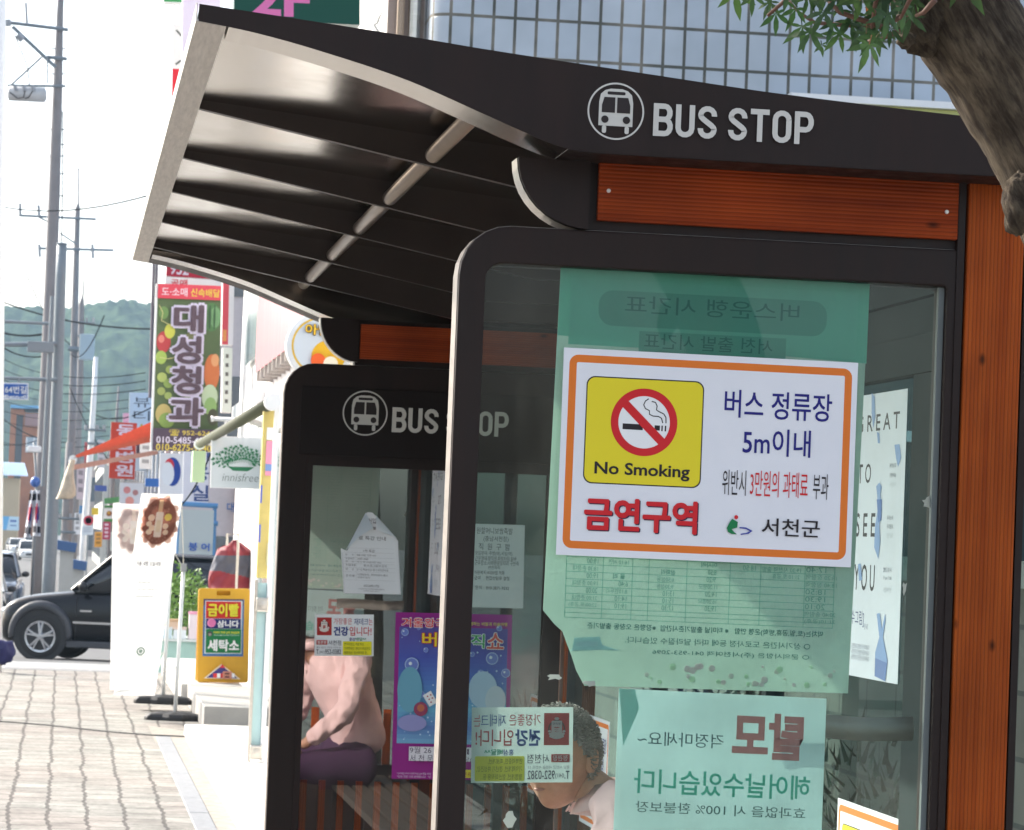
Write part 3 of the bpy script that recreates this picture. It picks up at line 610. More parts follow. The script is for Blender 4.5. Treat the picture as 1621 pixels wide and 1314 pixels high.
h = zz(860, 860, 3.0); LN = (100, 172, 152)
Lx = [118, 292, 432, 510, 690, 895, 1040, 1250, 1390]; Ly = [-900, 62, 98, 133, 168, 203, 238, 270, 305, 328, 351]
sl_ = .047
def hp(x, y): return c.uv(*h(x-(y-60)*.035, y+(x-118)*sl_))
for y in Ly[1:]: c.stroke([hp(118, y), hp(1390, y)], .0010, LN)
for y in range(30, -900, -36): c.stroke([hp(118, y), hp(1390, y)], .0010, LN)
for x in Lx: c.stroke([hp(x, -880), hp(x, 351)], .0011, LN)
def cell(s, x0, x1, y, bold=0):
    a = hp(x0, y+12); e = hp(x1, y-13); c.text(s, a[0], e[1], e[0], a[1], (110, 164, 150), bold, True)
for i, s in enumerate(('18:00', '18:30 춘장대', '19:00', '19:30 춘장대', '20:00', '21:00 춘장대', '22:00(토,공휴)')): cell(s, 215 if len(s) < 6 else 150 if i < 6 else 135, 268, 80+i*35)
cell('16:10 서면', 318, 412, 80)
for i, (s, x0, x1) in enumerate((('율 리', 340, 398), ('6:40', 368, 412), ('8:10원두리', 310, 410), ('14:10', 352, 408), ('19:10', 352, 408))): cell(s, x0, x1, 148+i*35, .02 if i == 0 else 0)
for i, (s, x0, x1) in enumerate((('삼화리', 568, 636), ('6:50삼동', 548, 630), ('9:30삼동', 548, 628), ('13:10', 578, 632), ('15:10', 578, 630), ('17:30', 576, 630))): cell(s, x0, x1, 118+i*34, .02 if i == 0 else 0)
for i, (s, x0, x1) in enumerate((('이사리', 756, 832), ('8:50', 790, 830), ('9:20', 784, 828), ('11:20명모', 748, 836), ('14:20', 780, 834), ('16:20명모', 748, 834), ('19:30', 780, 834))): cell(s, x0, x1, 76+i*34.5, .02 if i == 0 else 0)
cell('18:50', 955, 1015, 82); cell('19:30 시천역 출발', 1045, 1230, 84); cell('21:10 토,공휴', 1095, 1225, 116)
for i, s in enumerate(('17:40', '18:20 장항역', '18:40 장항역', '18:50', '19:30', '20:10', '20:40 송림역', '21:10(공휴)')): cell(s, 1255, 1255+len(s)*13+30, 78+i*35)
c.px('막차는(토,일,공휴,방학)운행 안함   ※ 터미널 출발기준시간임  ※장항은 오창동 출발기준', *h(215, 410), *h(1335, 425), (64, 112, 108), .008, True)
c.px('○ 상기시간은 도로사정 등에 따라 달라질수 있습니다.', *h(395, 475), *h(1275, 482), (68, 114, 110), 0, True)
c.px('○ 문의사항은 (주)서천여객 041-953-2096', *h(525, 533), *h(1270, 536), (68, 114, 110), 0, True)
for k, (pts, col) in enumerate([([(145, 500), (155, 450), (275, 445), (290, 485), (375, 512), (280, 508), (135, 512)], (176, 214, 218)), ([(160, 470), (265, 466), (268, 490), (158, 494)], (196, 224, 226))]): c.poly([c.uv(*h(*p)) for p in pts], col)
random.seed(3)
for i in range(30):
    x, y = random.uniform(480, 1390), random.uniform(585, 680); u, v = c.uv(*h(x, y)); c.disc(u, v, random.uniform(.003, .008), random.choice([(226, 214, 206), (200, 226, 190), (206, 230, 196), (228, 206, 206)]), 7)
c.thing('timetable_poster', 'green bus timetable behind the near glass, lower corner torn, print showing through reversed', 'poster')
# ---- hair poster below it
YI2 = 6.4392
c = Card(at(980, 1090, YI2), at(1308.5, 1106, YI2), at(970, 1340, YI2), tr=True, both=True, step=.00003)
c.sheet(.0006, paper('poster_paper', (.66, .79, .78)))
g = zz(860, 850, 2.13)
c.px('탈모', *g(632, 740), *g(880, 592), (206, 128, 124), .04, True)
c.px('걱정마세요~', *g(315, 700), *g(608, 662), (90, 108, 112), 0, True)
c.px('헤어날수있습니다', *g(300, 862), *g(898, 798), (88, 186, 160), .014, True)
c.px('효과없을 시 100% 환불보장', *g(305, 926), *g(880, 906), (90, 112, 110), 0, True)
c.poly([(.0, .0), (.075, .0), (.10, .12), (.03, .36)], (150, 196, 186))  # fold at the corner, its darker crease put into the colour
c.thing('hair_poster', 'pale green hair treatment poster on the near glass below the timetable, lettering seen reversed', 'poster')
# ---- small clinic stickers
def sticker(c, mir):
    z = lambda x, y: ((x-82)/421., (y-55)/297.)
    def R_(x0, y0, x1, y1, col, r=0): a = z(x0, y0); e = z(x1, y1); (c.rect(1-e[0], a[1], 1-a[0], e[1], col, r) if mir else c.rect(a[0], a[1], e[0], e[1], col, r))
    def T(s, x0, y0, x1, y1, col, b_=0): a = z(x0, y0); e = z(x1, y1); (c.text(s, 1-e[0], a[1], 1-a[0], e[1], col, b_, True) if mir else c.text(s, a[0], a[1], e[0], e[1], col, b_))
    def D(x, y, r, col, k=1, r0=0): u, v = z(x, y); c.disc(1-u if mir else u, v, r*c.W/421, col, 18, rv=r*k*c.W/421, r0=r0*c.W/421)
    m = lambda col: tuple(int(v*.72+40) for v in col) if mir else col
    DR = m((176, 44, 40)); NB = m((40, 56, 130)); TX = m((50, 44, 60)); Y_ = m((240, 222, 40)); CR = m((226, 214, 206))
    R_(98, 78, 203, 205, DR); D(150, 143, 36, m((60, 50, 44)), 1.12, 30); D(150, 165, 30, CR, .55); R_(128, 108, 172, 166, CR, .002*c.W/.2); D(150, 100, 10, CR, .6)
    T('정관장', 133, 115, 168, 125, TX); T('蔘', 138, 132, 162, 158, DR, .02)
    for sx in (-1, 1):
        for k in range(3): D(150+sx*(30-3*k), 150+k*10, 7, CR, .7)
    T('가장좋은', 217, 82, 348, 127, m((196, 50, 60))); T('재테크', 362, 82, 465, 130, NB); T('는', 467, 84, 495, 130, m((196, 50, 60)))
    T('건강', 217, 142, 322, 208, NB, .035); T('입니다!', 330, 142, 487, 207, m((200, 50, 56)), .008)
    T('홍삼', 328, 220, 372, 244, m((30, 40, 120)), .01); T('배달^^', 374, 219, 450, 243, m((30, 130, 90)), .02)
    R_(95, 240, 172, 272, DR, .001); T('정관장', 102, 244, 166, 267, m((240, 230, 225)), .02); T('서천점', 180, 240, 270, 276, TX)
    T('충남 서천군 서천읍 서천로 53', 95, 285, 268, 298, m((110, 100, 110))); T('T.', 95, 306, 116, 338, TX, .012); T('041)', 118, 316, 154, 338, TX); T('952-0382', 156, 304, 270, 339, TX, .006)
    R_(283, 247, 488, 345, Y_, .003); G = m((96, 104, 30))
    T('면역력증진, 피로개선,', 292, 256, 434, 279, G, .006); T('기억력개선, 갱년기 여성건강,', 292, 286, 482, 310, G, .006); T('혈행개선, 항산화작용 등...', 292, 317, 465, 341, G, .006)
c = Card(at(747, 1120, YI), at(907.5, 1119.5, YI), at(745.5, 1239.5, YI), tr=True, both=True)
c.sheet(.0005, paper('sticker_paper', (.72, .78, .76))); sticker(c, True)
c.thing('health_sticker', 'small clinic sticker on the near glass in front of the seated person, print seen reversed', 'sticker', 'red emblem health stickers')
YG = YF+.0185
c = Card(at(498.2, 972.2, YG), at(591.7, 973, YG), at(497.8, 1038.2, YG)); c.sheet(.0008, ink((246, 246, 246))); sticker(c, False)
c.thing('health_sticker', 'small white sticker with red emblem on the far glass above the reflected arm', 'sticker', 'red emblem health stickers')
# ---- curled notice on the far glass
q = zz(480, 780, 7.3); P = lambda x, y: at(*q(x, y), YG)
c = Card(P(418, 212), P(1095, 212+30), P(433-22, 1163)); c.sheet(.0006, pm('white_notice_paper', (.74, .74, .75), .8, var=.04), [c.uv(*q(*p)) for p in ((418, 640), (452, 655), (490, 668), (722, 232), (745, 213), (800, 215), (845, 262), (1085, 530), (1095, 1150), (433, 1163))])
K = (84, 78, 82); K2 = (120, 114, 118)
for s, x0, y1, x1, y0, col, b_ in (('신입', 745, 340, 838, 280, K, .01), ('별', 800, 412, 832, 378, K, .02), ('료 특강 안내', 628, 535, 945, 490, K, .0), ('1차 특강', 678, 675, 812, 645, K, 0),
        ('일      시    8월 30일 오후 4시', 466, 722, 818, 700, K2, 0), ('수업시간    30분~40분', 466, 766, 732, 742, K2, 0), ('장      소    병 수 학 (교촌사진 1층)', 466, 802, 876, 780, K2, 0), ('수업내용          함.수.집.그들의 관계', 466, 842, 940, 818, K2, 0),
        ('대      상    고 1,2 학년 또는 중 3 상위권학생', 466, 892, 958, 866, K2, 0), ('준 비 물', 466, 966, 566, 940, K2, 0), ('아리방정식 , 지리부등식 풀기', 600, 950, 948, 924, K2, 0), ('문항지 읽기', 600, 980, 740, 958, K2, 0),
        ('010.2690.1755', 668, 1076, 846, 1050, K, 0), ('수강신청은 선착순으로 진행을 진행하며 환불됩니다', 600, 1108, 908, 1092, K2, 0), ('자세한사항 전화문의 바랍니다', 660, 1130, 846, 1116, K2, 0)):
    c.px(s, *q(x0, y1), *q(x1, y0), col, b_)
for y in (630, 682, 740, 784, 812, 856, 905, 1000): c.stroke([c.uv(*q(448, y+3)), c.uv(*q(1035, y-3))], .0005, (170, 166, 168))
c.stroke([c.uv(*q(435, 690)), c.uv(*q(437, 1160)), c.uv(*q(1086, 1148)), c.uv(*q(1083, 545))], .0008, (130, 126, 130)); c.stroke([c.uv(*q(590, 684)), c.uv(*q(584, 1000))], .0005, (170, 166, 168))
nr = c.thing('curled_notice', 'white class notice on the far glass with its top corners peeling and folded over', 'notice')
fl = MB(); A, B_, D_, E_ = P(722, 228), P(806, 405), P(640, 510), P(488, 670)
fl.add([A, B_+V((0, -.012, 0)), D_+V((0, -.009, 0)), E_+V((0, -.0012, 0)), A+V((0, -.002, 0)), (A+E_)/2+V((0, -.0035, 0))], [(0, 1, 5), (1, 2, 5), (2, 3, 5)]); fl.build('folded_flap', paper('flap_paper', (.72, .78, .82)), nr)
cu_ = MB(); n = 8; vs = []
a0, a1 = P(838, 260), P(1088, 535); b0, b1 = P(846, 440), P(1000, 488)
for i in range(n+1):
    t = i/n; k = math.sin(t*PI/2); vs += [a0.lerp(b0, t)+V((0, -.001-.014*math.sin(t*PI*.5), 0)), a1.lerp(b1, t)+V((0, -.001-.011*math.sin(t*PI*.5), 0))]
cu_.add(vs, [(2*i, 2*i+1, 2*i+3, 2*i+2) for i in range(n)]); cu_.build('curled_corner', pm('white_notice_paper', (.74, .74, .75)), nr, smooth=True)
# ---- job notice on the far glass
q = zz(420, 480, 2.7375); c = Card(at(*q(890, 955), YG), at(*q(1125, 962), YG), at(742, 961, YG)); c.sheet(.0008, pm('grey_notice_paper', (.62, .64, .62), .8, var=.05))
for s, x0, y1, x1, y0, b_ in (('원할머니보쌈족발', 915, 998, 1072, 974, 0), ('(충남서천점)', 945, 1034, 1054, 1010, 0), ('직  원  구  함', 924, 1068, 1060, 1042, 0), ('모집분야: 주방(여).서빙(여)', 908, 1094, 1070, 1076, 0), ('근무형태:정직원.파트타임.알바', 908, 1114, 1088, 1098, 0),
        ('근무장소:서해병원로타리 구본죽', 906, 1134, 1098, 1118, 0), ('반찬자리', 965, 1152, 1016, 1138, 0), ('직원복지:4대보험 적용', 904, 1174, 1036, 1160, 0), ('급여   : 면접상담후 결정', 904, 1198, 1056, 1184, 0), ('문의    010-3871-9232', 908, 1240, 1054, 1226, 0)):
    c.px(s, *q(x0, y1), *q(x1, y0), (66, 68, 70), b_)
c.thing('job_notice', 'plain grey typed job notice on the far glass, seen through the near glass', 'notice')
# ---- purple show poster on the far glass
q = zz(420, 880, 3.027); c = Card(at(*q(625, 270), YG), at(*q(1183, 283), YG), at(*q(605, 1068), YG)); c.sheet(.0008, ink((150, 36, 132)))
z = lambda x, y: c.uv(*q(x, y))
def gcol(t):
    k = [(0, (92, 84, 160)), (.25, (80, 92, 176)), (.5, (88, 130, 196)), (.72, (110, 176, 206)), (.88, (96, 130, 190)), (1, (120, 170, 206))]
    for (a, ca), (b_, cb) in zip(k, k[1:]):
        if t <= b_: return tuple(int(ca[i]+(cb[i]-ca[i])*(t-a)/(b_-a)) for i in range(3))
    return k[-1][1]
for i in range(26): c.rect(.035, .085+.70*i/26, .965, .085+.70*(i+1)/26+.001, gcol(i/25))
random.seed(5)
for i in range(70):
    u, v = random.uniform(.05, .95), random.uniform(.12, .77); c.disc(u, v, random.uniform(.0015, .004), (190, 214, 236), 6)
for x, y, r in ((668, 365, 18), (735, 345, 9), (768, 450, 12), (700, 520, 34), (745, 662, 16), (1120, 345, 14), (1085, 490, 30), (1150, 560, 22), (1030, 560, 16), (990, 470, 12)):
    u, v = z(x, y); c.disc(u, v, r/3.027/435, (168, 190, 226), 20); c.disc(u, v, r*.86/3.027/435, (112, 130, 200), 20); c.disc(u-.012, v-.006, r*.25/3.027/435, (220, 230, 245), 10)
# soft white drift shapes, a playing card and a patterned ball
for x, y, rx, ry, col in ((690, 640, 60, 110, (110, 168, 190)), (1040, 640, 70, 90, (176, 200, 220)), (1100, 690, 50, 70, (196, 208, 216)), (700, 800, 70, 40, (150, 150, 200)), (1080, 800, 90, 50, (150, 186, 214))):
    u, v = z(x, y); c.disc(u, v, rx/3.027/435, col, 24, rv=ry/3.027/435)
c.poly([z(752, 668), z(790, 645), z(822, 700), z(784, 722)], (240, 236, 238))
for x, y in ((775, 672), (790, 665), (783, 686), (798, 680), (792, 700)): u, v = z(x, y); c.disc(u, v, .003, (170, 40, 60), 8)
u, v = z(742, 733); c.disc(u, v, 34/3.027/435, (150, 66, 96), 24); c.disc(u, v-.006, 18/3.027/435, (190, 110, 80), 14)
def ot(s, x0, y1, x1, y0, col, out, b0=.05, b1=.02):
    a = z(x0, y1); e = z(x1, y0); k = .004
    c.text(s, a[0]-k, e[1]-k, e[0]+k, a[1]+k, out, b0); c.text(s, a[0], e[1], e[0], a[1], col, b1)
ot('겨울왕국', 652, 340, 865, 300, (222, 50, 60), (246, 236, 240))
a = z(960, 332); e = z(1158, 318); c.text('함께하는 버블과 마술여행', a[0], e[1], e[0], a[1], (216, 200, 90), .02)
ot('버', 748, 432, 822, 366, (238, 206, 50), (200, 40, 40)); ot('블', 830, 434, 900, 368, (80, 170, 220), (240, 240, 240)); ot('매', 905, 436, 975, 370, (240, 170, 60), (240, 240, 240)); ot('직', 982, 440, 1050, 374, (60, 160, 90), (236, 240, 236)); ot('쇼', 1058, 444, 1142, 368, (214, 90, 80), (240, 232, 226))
a = z(685, 912); e = z(985, 990); c.rect(a[0], a[1], e[0], e[1]-.008, (226, 222, 228))
for s, x0, y1, x1, y0 in (('9월 26', 688, 944, 792, 914), ('서 천 문', 688, 986, 800, 952), ('1', 962, 950, 972, 922), ('당(', 945, 992, 985, 960)):
    a = z(x0, y1); e = z(x1, y0); c.text(s, a[0], e[1], e[0], a[1], (70, 56, 84))
for s, y in (('*24개월 부터 티켓구입 (24개월 미만', 1036), ('*당일 현장 티켓 판매합니다   *만', 1050)): a = z(626, y+11); e = z(790, y+2); c.text(s, a[0], e[1], e[0], a[1], (232, 214, 232))
a = z(930, 1022); e = z(1180, 1064); c.rect(a[0], a[1], e[0], e[1], (226, 206, 50)); a = z(940, 1058); e = z(984, 1034); c.text('문의', a[0], e[1], e[0], a[1], (150, 60, 60), .02)
c.thing('show_poster', 'purple and blue children\'s magic show poster on the far glass', 'poster')
# ---- posters on the back wall glass (they face the road)
XB = 1.8695
def bcard(px_r, py_t, width, height, px_b=None, tr=False):
    t = atx(px_r, py_t, XB); return Card(t+V((0, width, 0)), t, t+V((0, width, -height)), tr=tr)
b_ = atx(1413, 1082, XB); t_ = atx(1437, 615, XB)
c = bcard(1437, 615, .62, t_.z-b_.z); c.sheet(.0008, pm('white_poster_paper', (.76, .80, .88), .7, var=.04))
q = zz(1340, 560, 2.43); K = (44, 44, 52)
def G(s, x0, y1, x1, y0, col=K, b_=0.0): c.px(s, *q(x0, y1), *q(x1, y0), col, b_)
G('G R E A T', 40, 306, 206, 220, K, .01); G('T O', 44, 500, 96, 422, K, .01); G('S E E', 34, 704, 112, 612, K, .01); G('Y O U', 28, 908, 110, 812, K, .01)
G('[수그림]', 12, 1046, 68, 990, (50, 56, 120)); G('콘서트', 68, 1060, 84, 1040, (110, 110, 140))
for s, y in (('충청남도', 438), ('전통예술', 476), ('서천문화', 512)): G(s, 166, y, 192, y-18, (90, 96, 110) if y < 500 else (190, 196, 204))
for s, y in (('우리소리', 640), ('우리춤의', 674), ('만남', 708)): G(s, 156, y, 180, y-18, (90, 96, 110) if y < 700 else (190, 196, 204))
for s, y in (('2015 10 14', 840), ('수 pm 7:00', 872), ('서천문예의전당', 916)): G(s, 142, y, 174, y-16, (110, 116, 130) if y < 900 else (190, 196, 204))
BL_ = (140, 168, 214)
def blob(pts, col=BL_): c.poly([c.uv(*q(*p)) for p in pts], col)
blob([(98, 150), (110, 165), (112, 240), (104, 290), (98, 230)]); blob([(118, 300), (128, 306), (130, 345), (122, 344)]); blob([(186, 350), (206, 348), (212, 400), (200, 436), (192, 400)])
blob([(116, 510), (128, 495), (138, 512), (132, 540), (138, 600), (128, 660), (132, 720), (124, 790), (108, 745), (112, 660), (122, 600), (120, 545)]); blob([(118, 560), (138, 560), (136, 640), (124, 650)], (96, 128, 190))
blob([(118, 1000), (130, 998), (138, 1060), (150, 1000), (152, 1030), (142, 1090), (160, 1180), (152, 1255), (112, 1240), (112, 1150), (128, 1090)]); blob([(46, 810), (56, 806), (62, 870), (50, 874)]); blob([(112, 1170), (158, 1190), (150, 1260), (110, 1240)], (112, 136, 190))
for i in range(3): G('공연문의 및 관람안내 문화예술과', 20, 1130+i*22, 90, 1122+i*22, (150, 156, 170))
c.thing('concert_poster', 'tall white concert poster with spaced black capitals and blue figures on the back wall', 'poster')
for px_, py_, w_, lab in ((1431, 1300, .60, 'no smoking sign low on the back wall glass beside the near end of the bench'), (965, 1143, .55, 'no smoking sign at the far end of the back wall glass behind the person\'s head')):
    c = bcard(px_, py_, w_, w_*.70); c.sheet(.001, pm('sign_vinyl', (.76, .76, .80))); nosmoke(c); c.thing('no_smoking_sign', lab, 'sign')
# tape scraps left on the near glass
for px_, py_, s_, lab in ((880, 1072, .026, 'scrap of clear tape beside the torn corner of the timetable'), (1468, 795, .016, 'torn greenish paper scrap stuck near the right edge of the glass'), (806, 1296, .018, 'small white fleck of paper low on the near glass'), (1432, 930, .017, 'white paper sliver to the right of the concert poster'), (935, 1082, .02, 'scrap of tape under the lower edge of the timetable')):
    m = MB(); o = at(px_, py_, 6.4285); pts = []
    for i in range(11):
        a = 2*PI*i/11; r = s_*random.uniform(.35, 1); pts.append(o+V((math.cos(a)*r*(1 if s_ != .017 else .35), 0, math.sin(a)*r*(.35 if s_ in (.026, .02) else 1.1))))
    m.prism(pts, (0, .0012, 0)); tag(m.build('tape_scrap', paper('tape_scrap', (.6, .62, .58)), loc=o), lab, 'tape', 'scraps left on the near glass')
# ================================================================== the person sitting inside
def skin(nodes, edges, rootn, sub=2, smoothv=.0):
    names = list(nodes); me = bpy.data.meshes.new('s'); me.from_pydata([nodes[k][0] for k in names], [(names.index(a), names.index(b_)) for a, b_ in edges], [])
    ob = bpy.data.objects.new('s', me); C.objects.link(ob)
    md = ob.modifiers.new('k', 'SKIN'); md.use_smooth_shade = True; md.branch_smoothing = smoothv
    sv = me.skin_vertices[0].data
    for i, k in enumerate(names):
        r = nodes[k][1]; sv[i].radius = r if isinstance(r, tuple) else (r, r); sv[i].use_root = (k == rootn)
    s2 = ob.modifiers.new('u', 'SUBSURF'); s2.levels = sub; s2.render_levels = sub
    dg = bpy.context.evaluated_depsgraph_get(); ev = ob.evaluated_get(dg); m2 = bpy.data.meshes.new_from_object(ev)
    vs = [v.co.copy() for v in m2.vertices]; fs = [tuple(p.vertices) for p in m2.polygons]
    bpy.data.objects.remove(ob); bpy.data.meshes.remove(me); bpy.data.meshes.remove(m2); return vs, fs
SKIN = pm('skin_tone', (.46, .235, .15), .5, var=.18, scale=30, bump=.12, bscale=160)
SHIRT = pm('pale_pink_cotton', (.80, .55, .54), .85, var=.06, scale=14, bump=.25, bscale=22)
pr_ = root('person', 'grey haired person in a pale pink shirt and purple trousers sitting on the bench', 'person', (1.4, 7.12, 0))
J = dict(pelvis=((1.55, 7.13, .55), (.10, .095)), spine=((1.52, 7.13, .74), (.09, .085)), chest=((1.40, 7.11, .96), (.10, .085)), nb=((1.285, 7.095, 1.10), (.062, .058)), neck=((1.215, 7.088, 1.14), .052), hd=((1.18, 7.085, 1.18), .05),
    hl=((1.47, 7.04, .55), .09), hr=((1.50, 7.27, .55), .09), kl=((1.07, 6.99, .52), .058), kr=((1.12, 7.36, .53), .058), al=((1.16, 6.99, .11), .04), ar=((1.18, 7.37, .11), .04), tl=((1.0, 6.98, .04), (.035, .03)), tr=((1.02, 7.37, .04), (.035, .03)),
    sl=((1.25, 6.93, 1.14), .055), sr=((1.50, 7.275, 1.08), .055), el=((1.27, 6.86, .86), .042), er=((1.43, 7.40, .82), .042), wl=((1.12, 6.955, .635), .026), wr=((1.215, 7.34, .635), .026))
E_ = [('pelvis', 'spine'), ('spine', 'chest'), ('chest', 'nb'), ('nb', 'neck'), ('neck', 'hd'), ('pelvis', 'hl'), ('pelvis', 'hr'), ('hl', 'kl'), ('hr', 'kr'), ('kl', 'al'), ('kr', 'ar'), ('al', 'tl'), ('ar', 'tr'), ('chest', 'sl'), ('chest', 'sr'), ('sl', 'el'), ('sr', 'er'), ('el', 'wl'), ('er', 'wr')]
bd = MB(); bd.add(*skin(J, E_, 'pelvis'))
# hands: palm and five fingers each, laid over the knees
for s, wx, sy in (('wl', (1.12, 6.955, .635), 1), ('wr', (1.215, 7.34, .635), -1)):
    w_ = V(wx); H = {'w': (w_, .022), 'p': (w_+V((-.05, 0, -.022)), (.034, .016))}; ed = [('w', 'p')]
    for k, (dy, L1) in enumerate(((-.030, .034), (-.010, .040), (.010, .038), (.029, .030))):
        a = w_+V((-.082, dy*sy, -.034)); b1 = a+V((-L1*.8, 0, -.012)); b2 = b1+V((-L1*.45, 0, -.025)); b3 = b2+V((-L1*.1, 0, -.022))
        for nm, p, r in (('a', a, .0095), ('b', b1, .009), ('c', b2, .0082), ('d', b3, .007)): H[nm+str(k)] = (p, r)
        ed += [('p', 'a%d' % k), ('a%d' % k, 'b%d' % k), ('b%d' % k, 'c%d' % k), ('c%d' % k, 'd%d' % k)]
    t0 = w_+V((-.025, -.030*sy, -.022)); t1 = t0+V((-.028, -.018*sy, -.012)); t2 = t1+V((-.026, -.006*sy, -.014)); H.update(t0=(t0, .013), t1=(t1, .0105), t2=(t2, .0085)); ed += [('w', 't0'), ('t0', 't1'), ('t1', 't2')]
    bd.add(*skin(H, ed, 'w'))
# head
HC = V((1.137, 7.075, 1.222)); pitch = math.radians(9); yaw = math.radians(48)
def hpt(d):
    """unit direction (x fwd, y side, z up) -> head surface"""
    x, y, z_ = d; rx = .098 if x > 0 else .084; r = V((x*rx, y*.074, z_*(.118 if z_ < 0 else .099)))
    if z_ < -.1: r.x += .012*(-z_)*(x > -.2); r.y *= 1-.28*max(0, -z_-.1); 
    if x < -.3 and z_ < -.2: r.x *= .75; 
    ga = lambda a, b_, s: math.exp(-((y-a)**2+(z_-b_)**2)/(2*s*s)) if x > 0 else 0
    r.x += .030*ga(0, -.20, .10)+.014*ga(0, -.02, .09)-.010*(ga(.34, .06, .13)+ga(-.34, .06, .13))+.008*ga(0, .2, .3)+.006*(ga(.3, -.22, .14)+ga(-.3, -.22, .14))
    r.x += .010*ga(0, -.50, .09)-.010*ga(0, -.575, .05)*(1-min(1, abs(y)/.3))+.009*ga(0, -.64, .08)+.016*ga(0, -.86, .14)-.006*ga(0, -.36, .06)
    r.x -= .004*(ga(.27, -.45, .07)+ga(-.27, -.45, .07))
    return r
def hw(p):
    R_ = Matrix.Rotation(pitch, 3, 'Y'); q = R_ @ p; q = V((-q.x, -q.y, q.z)); q = Matrix.Rotation(yaw, 3, 'Z') @ q; return HC+q
hv = []; nn, mm = 56, 44
for j in range(mm+1):
    th = PI*j/mm
    for k in range(nn): ph = 2*PI*k/nn; hv.append(hw(hpt(V((math.sin(th)*math.cos(ph), math.sin(th)*math.sin(ph), math.cos(th))))))
bd.add(hv, [(j*nn+k, j*nn+(k+1) % nn, (j+1)*nn+(k+1) % nn, (j+1)*nn+k) for j in range(mm) for k in range(nn)])
for sy in (-1, 1):
    e = hw(V((-.008, .076*sy, -.006))); bd.ball(e, .019, .010, .032, 12, wob=.25)
bd.build('body', SKIN, pr_, smooth=True)
for sy in (-1, 1): MB().ball(hw(V((.079, .028*sy, .008))), .0115, .0115, .0115, 12).build('eye', pm('eye_white', (.5, .47, .44), .2), pr_, smooth=True)
br_ = []
for sy in (-1, 1): br_.append(MB().tube([hw(V((.096, .012*sy, .028))), hw(V((.094, .03*sy, .034))), hw(V((.082, .047*sy, .028)))], [.003, .004, .002], 6))
lp_ = MB().tube([hw(hpt(V((1, .24*k, -.575-.02*abs(k))).normalized())*1.012) for k in (-1, -.6, 0, .6, 1)], [.0012, .003, .0034, .003, .0012], 8); lp_.build('lip', pm('lip_tone', (.30, .12, .09), .5), pr_, smooth=True)
hm = pm('grey_hair', (.24, .225, .205), .6, var=.8, scale=45, bump=.5, bscale=120, stretch=(1, 1, .4))
hb = MB(); hv = []; ok = []
for j in range(mm+1):
    th = PI*j/mm
    for k in range(nn):
        ph = 2*PI*k/nn; d = V((math.sin(th)*math.cos(ph), math.sin(th)*math.sin(ph), math.cos(th)))
        cov = d.x < .62*d.z+.08 and d.z > -.5 and not (d.x > -.05 and d.z < -.02)
        p = hpt(d); n_ = p.normalized(); p = p+n_*((.008+.007*noise.noise(p*55)+.004*noise.noise(p*160)) if cov else -.004); hv.append(hw(p)); ok.append(cov)
fs = [(j*nn+k, j*nn+(k+1) % nn, (j+1)*nn+(k+1) % nn, (j+1)*nn+k) for j in range(mm) for k in range(nn)]
hb.add(hv, [f_ for f_ in fs if sum(ok[i] for i in f_) >= 2])
# loose locks give the outline its fringe
random.seed(11)
for i in range(2200):
    d = V((random.uniform(-1, .3), random.uniform(-1, 1), random.uniform(-.38, 1))).normalized()
    if d.x > .5*d.z+.05: continue
    p = hpt(d); n_ = p.normalized(); t_ = V((random.uniform(-.6, .2), random.uniform(-.4, .4), -1)); t_ = (t_-n_*t_.dot(n_)).normalized()
    u_ = n_.cross(t_); a = p+n_*.006; ph = random.uniform(0, 6.28); rr2 = random.uniform(.003, .006)
    hb.tube([hw(a+t_*(.003*q_)+n_*(.0035+.0012*q_)+(n_*math.cos(ph+q_*1.25)+u_*math.sin(ph+q_*1.25))*rr2) for q_ in range(7)], [.0013, .0016, .0016, .0015, .0013, .001, .0004], 4)
hb.build('hair', hm, pr_, smooth=True); [e.build('eyebrow', hm, pr_, smooth=True) for e in br_]
# clothes
Js = {k: J[k] for k in ('pelvis', 'spine', 'chest', 'sl', 'sr', 'el', 'er')}
Js['chest'] = (V(J['chest'][0])+V((0, 0, .005)), (.155, .135)); Js['spine'] = (J['spine'][0], (.145, .135)); Js['pelvis'] = ((1.55, 7.13, .57), (.175, .165)); Js['nb'] = (V((1.29, 7.10, 1.12)), (.09, .085))
for k, r in (('sl', .078), ('sr', .078), ('el', .062), ('er', .062)): Js[k] = (J[k][0], r)
Js['wl'] = (V(J['wl'][0])+V((.03, -.015, .03)), .044); Js['wr'] = (V(J['wr'][0])+V((.035, .015, .03)), .044)
vs, fs = skin(Js, [('pelvis', 'spine'), ('spine', 'chest'), ('chest', 'nb'), ('chest', 'sl'), ('chest', 'sr'), ('sl', 'el'), ('sr', 'er'), ('el', 'wl'), ('er', 'wr')], 'pelvis', 3)
rdg = lambda p, f: (.5-abs(noise.noise(V((p.x*f, p.y*f, p.z*f*.55+p.x*f*.4)))*2))
vs = [p+V((-.3, .8*(1 if p.y > 7.1 else -1), .1))*(.013*rdg(p, 9)+.007*rdg(p+V((7, 0, 0)), 19))+V((noise.noise(p*11), noise.noise(p*11+V((9, 0, 0))), noise.noise(p*11+V((0, 9, 0)))))*.013+V((noise.noise(p*26), noise.noise(p*26+V((3, 0, 0))), noise.noise(p*26+V((0, 3, 0)))))*.012 for p in vs]
mb = MB().add(vs, fs); st = mb.build('shirt', SHIRT, pr_, smooth=True)
cl = MB(); n = 26; lo = []; hi = []; out = []
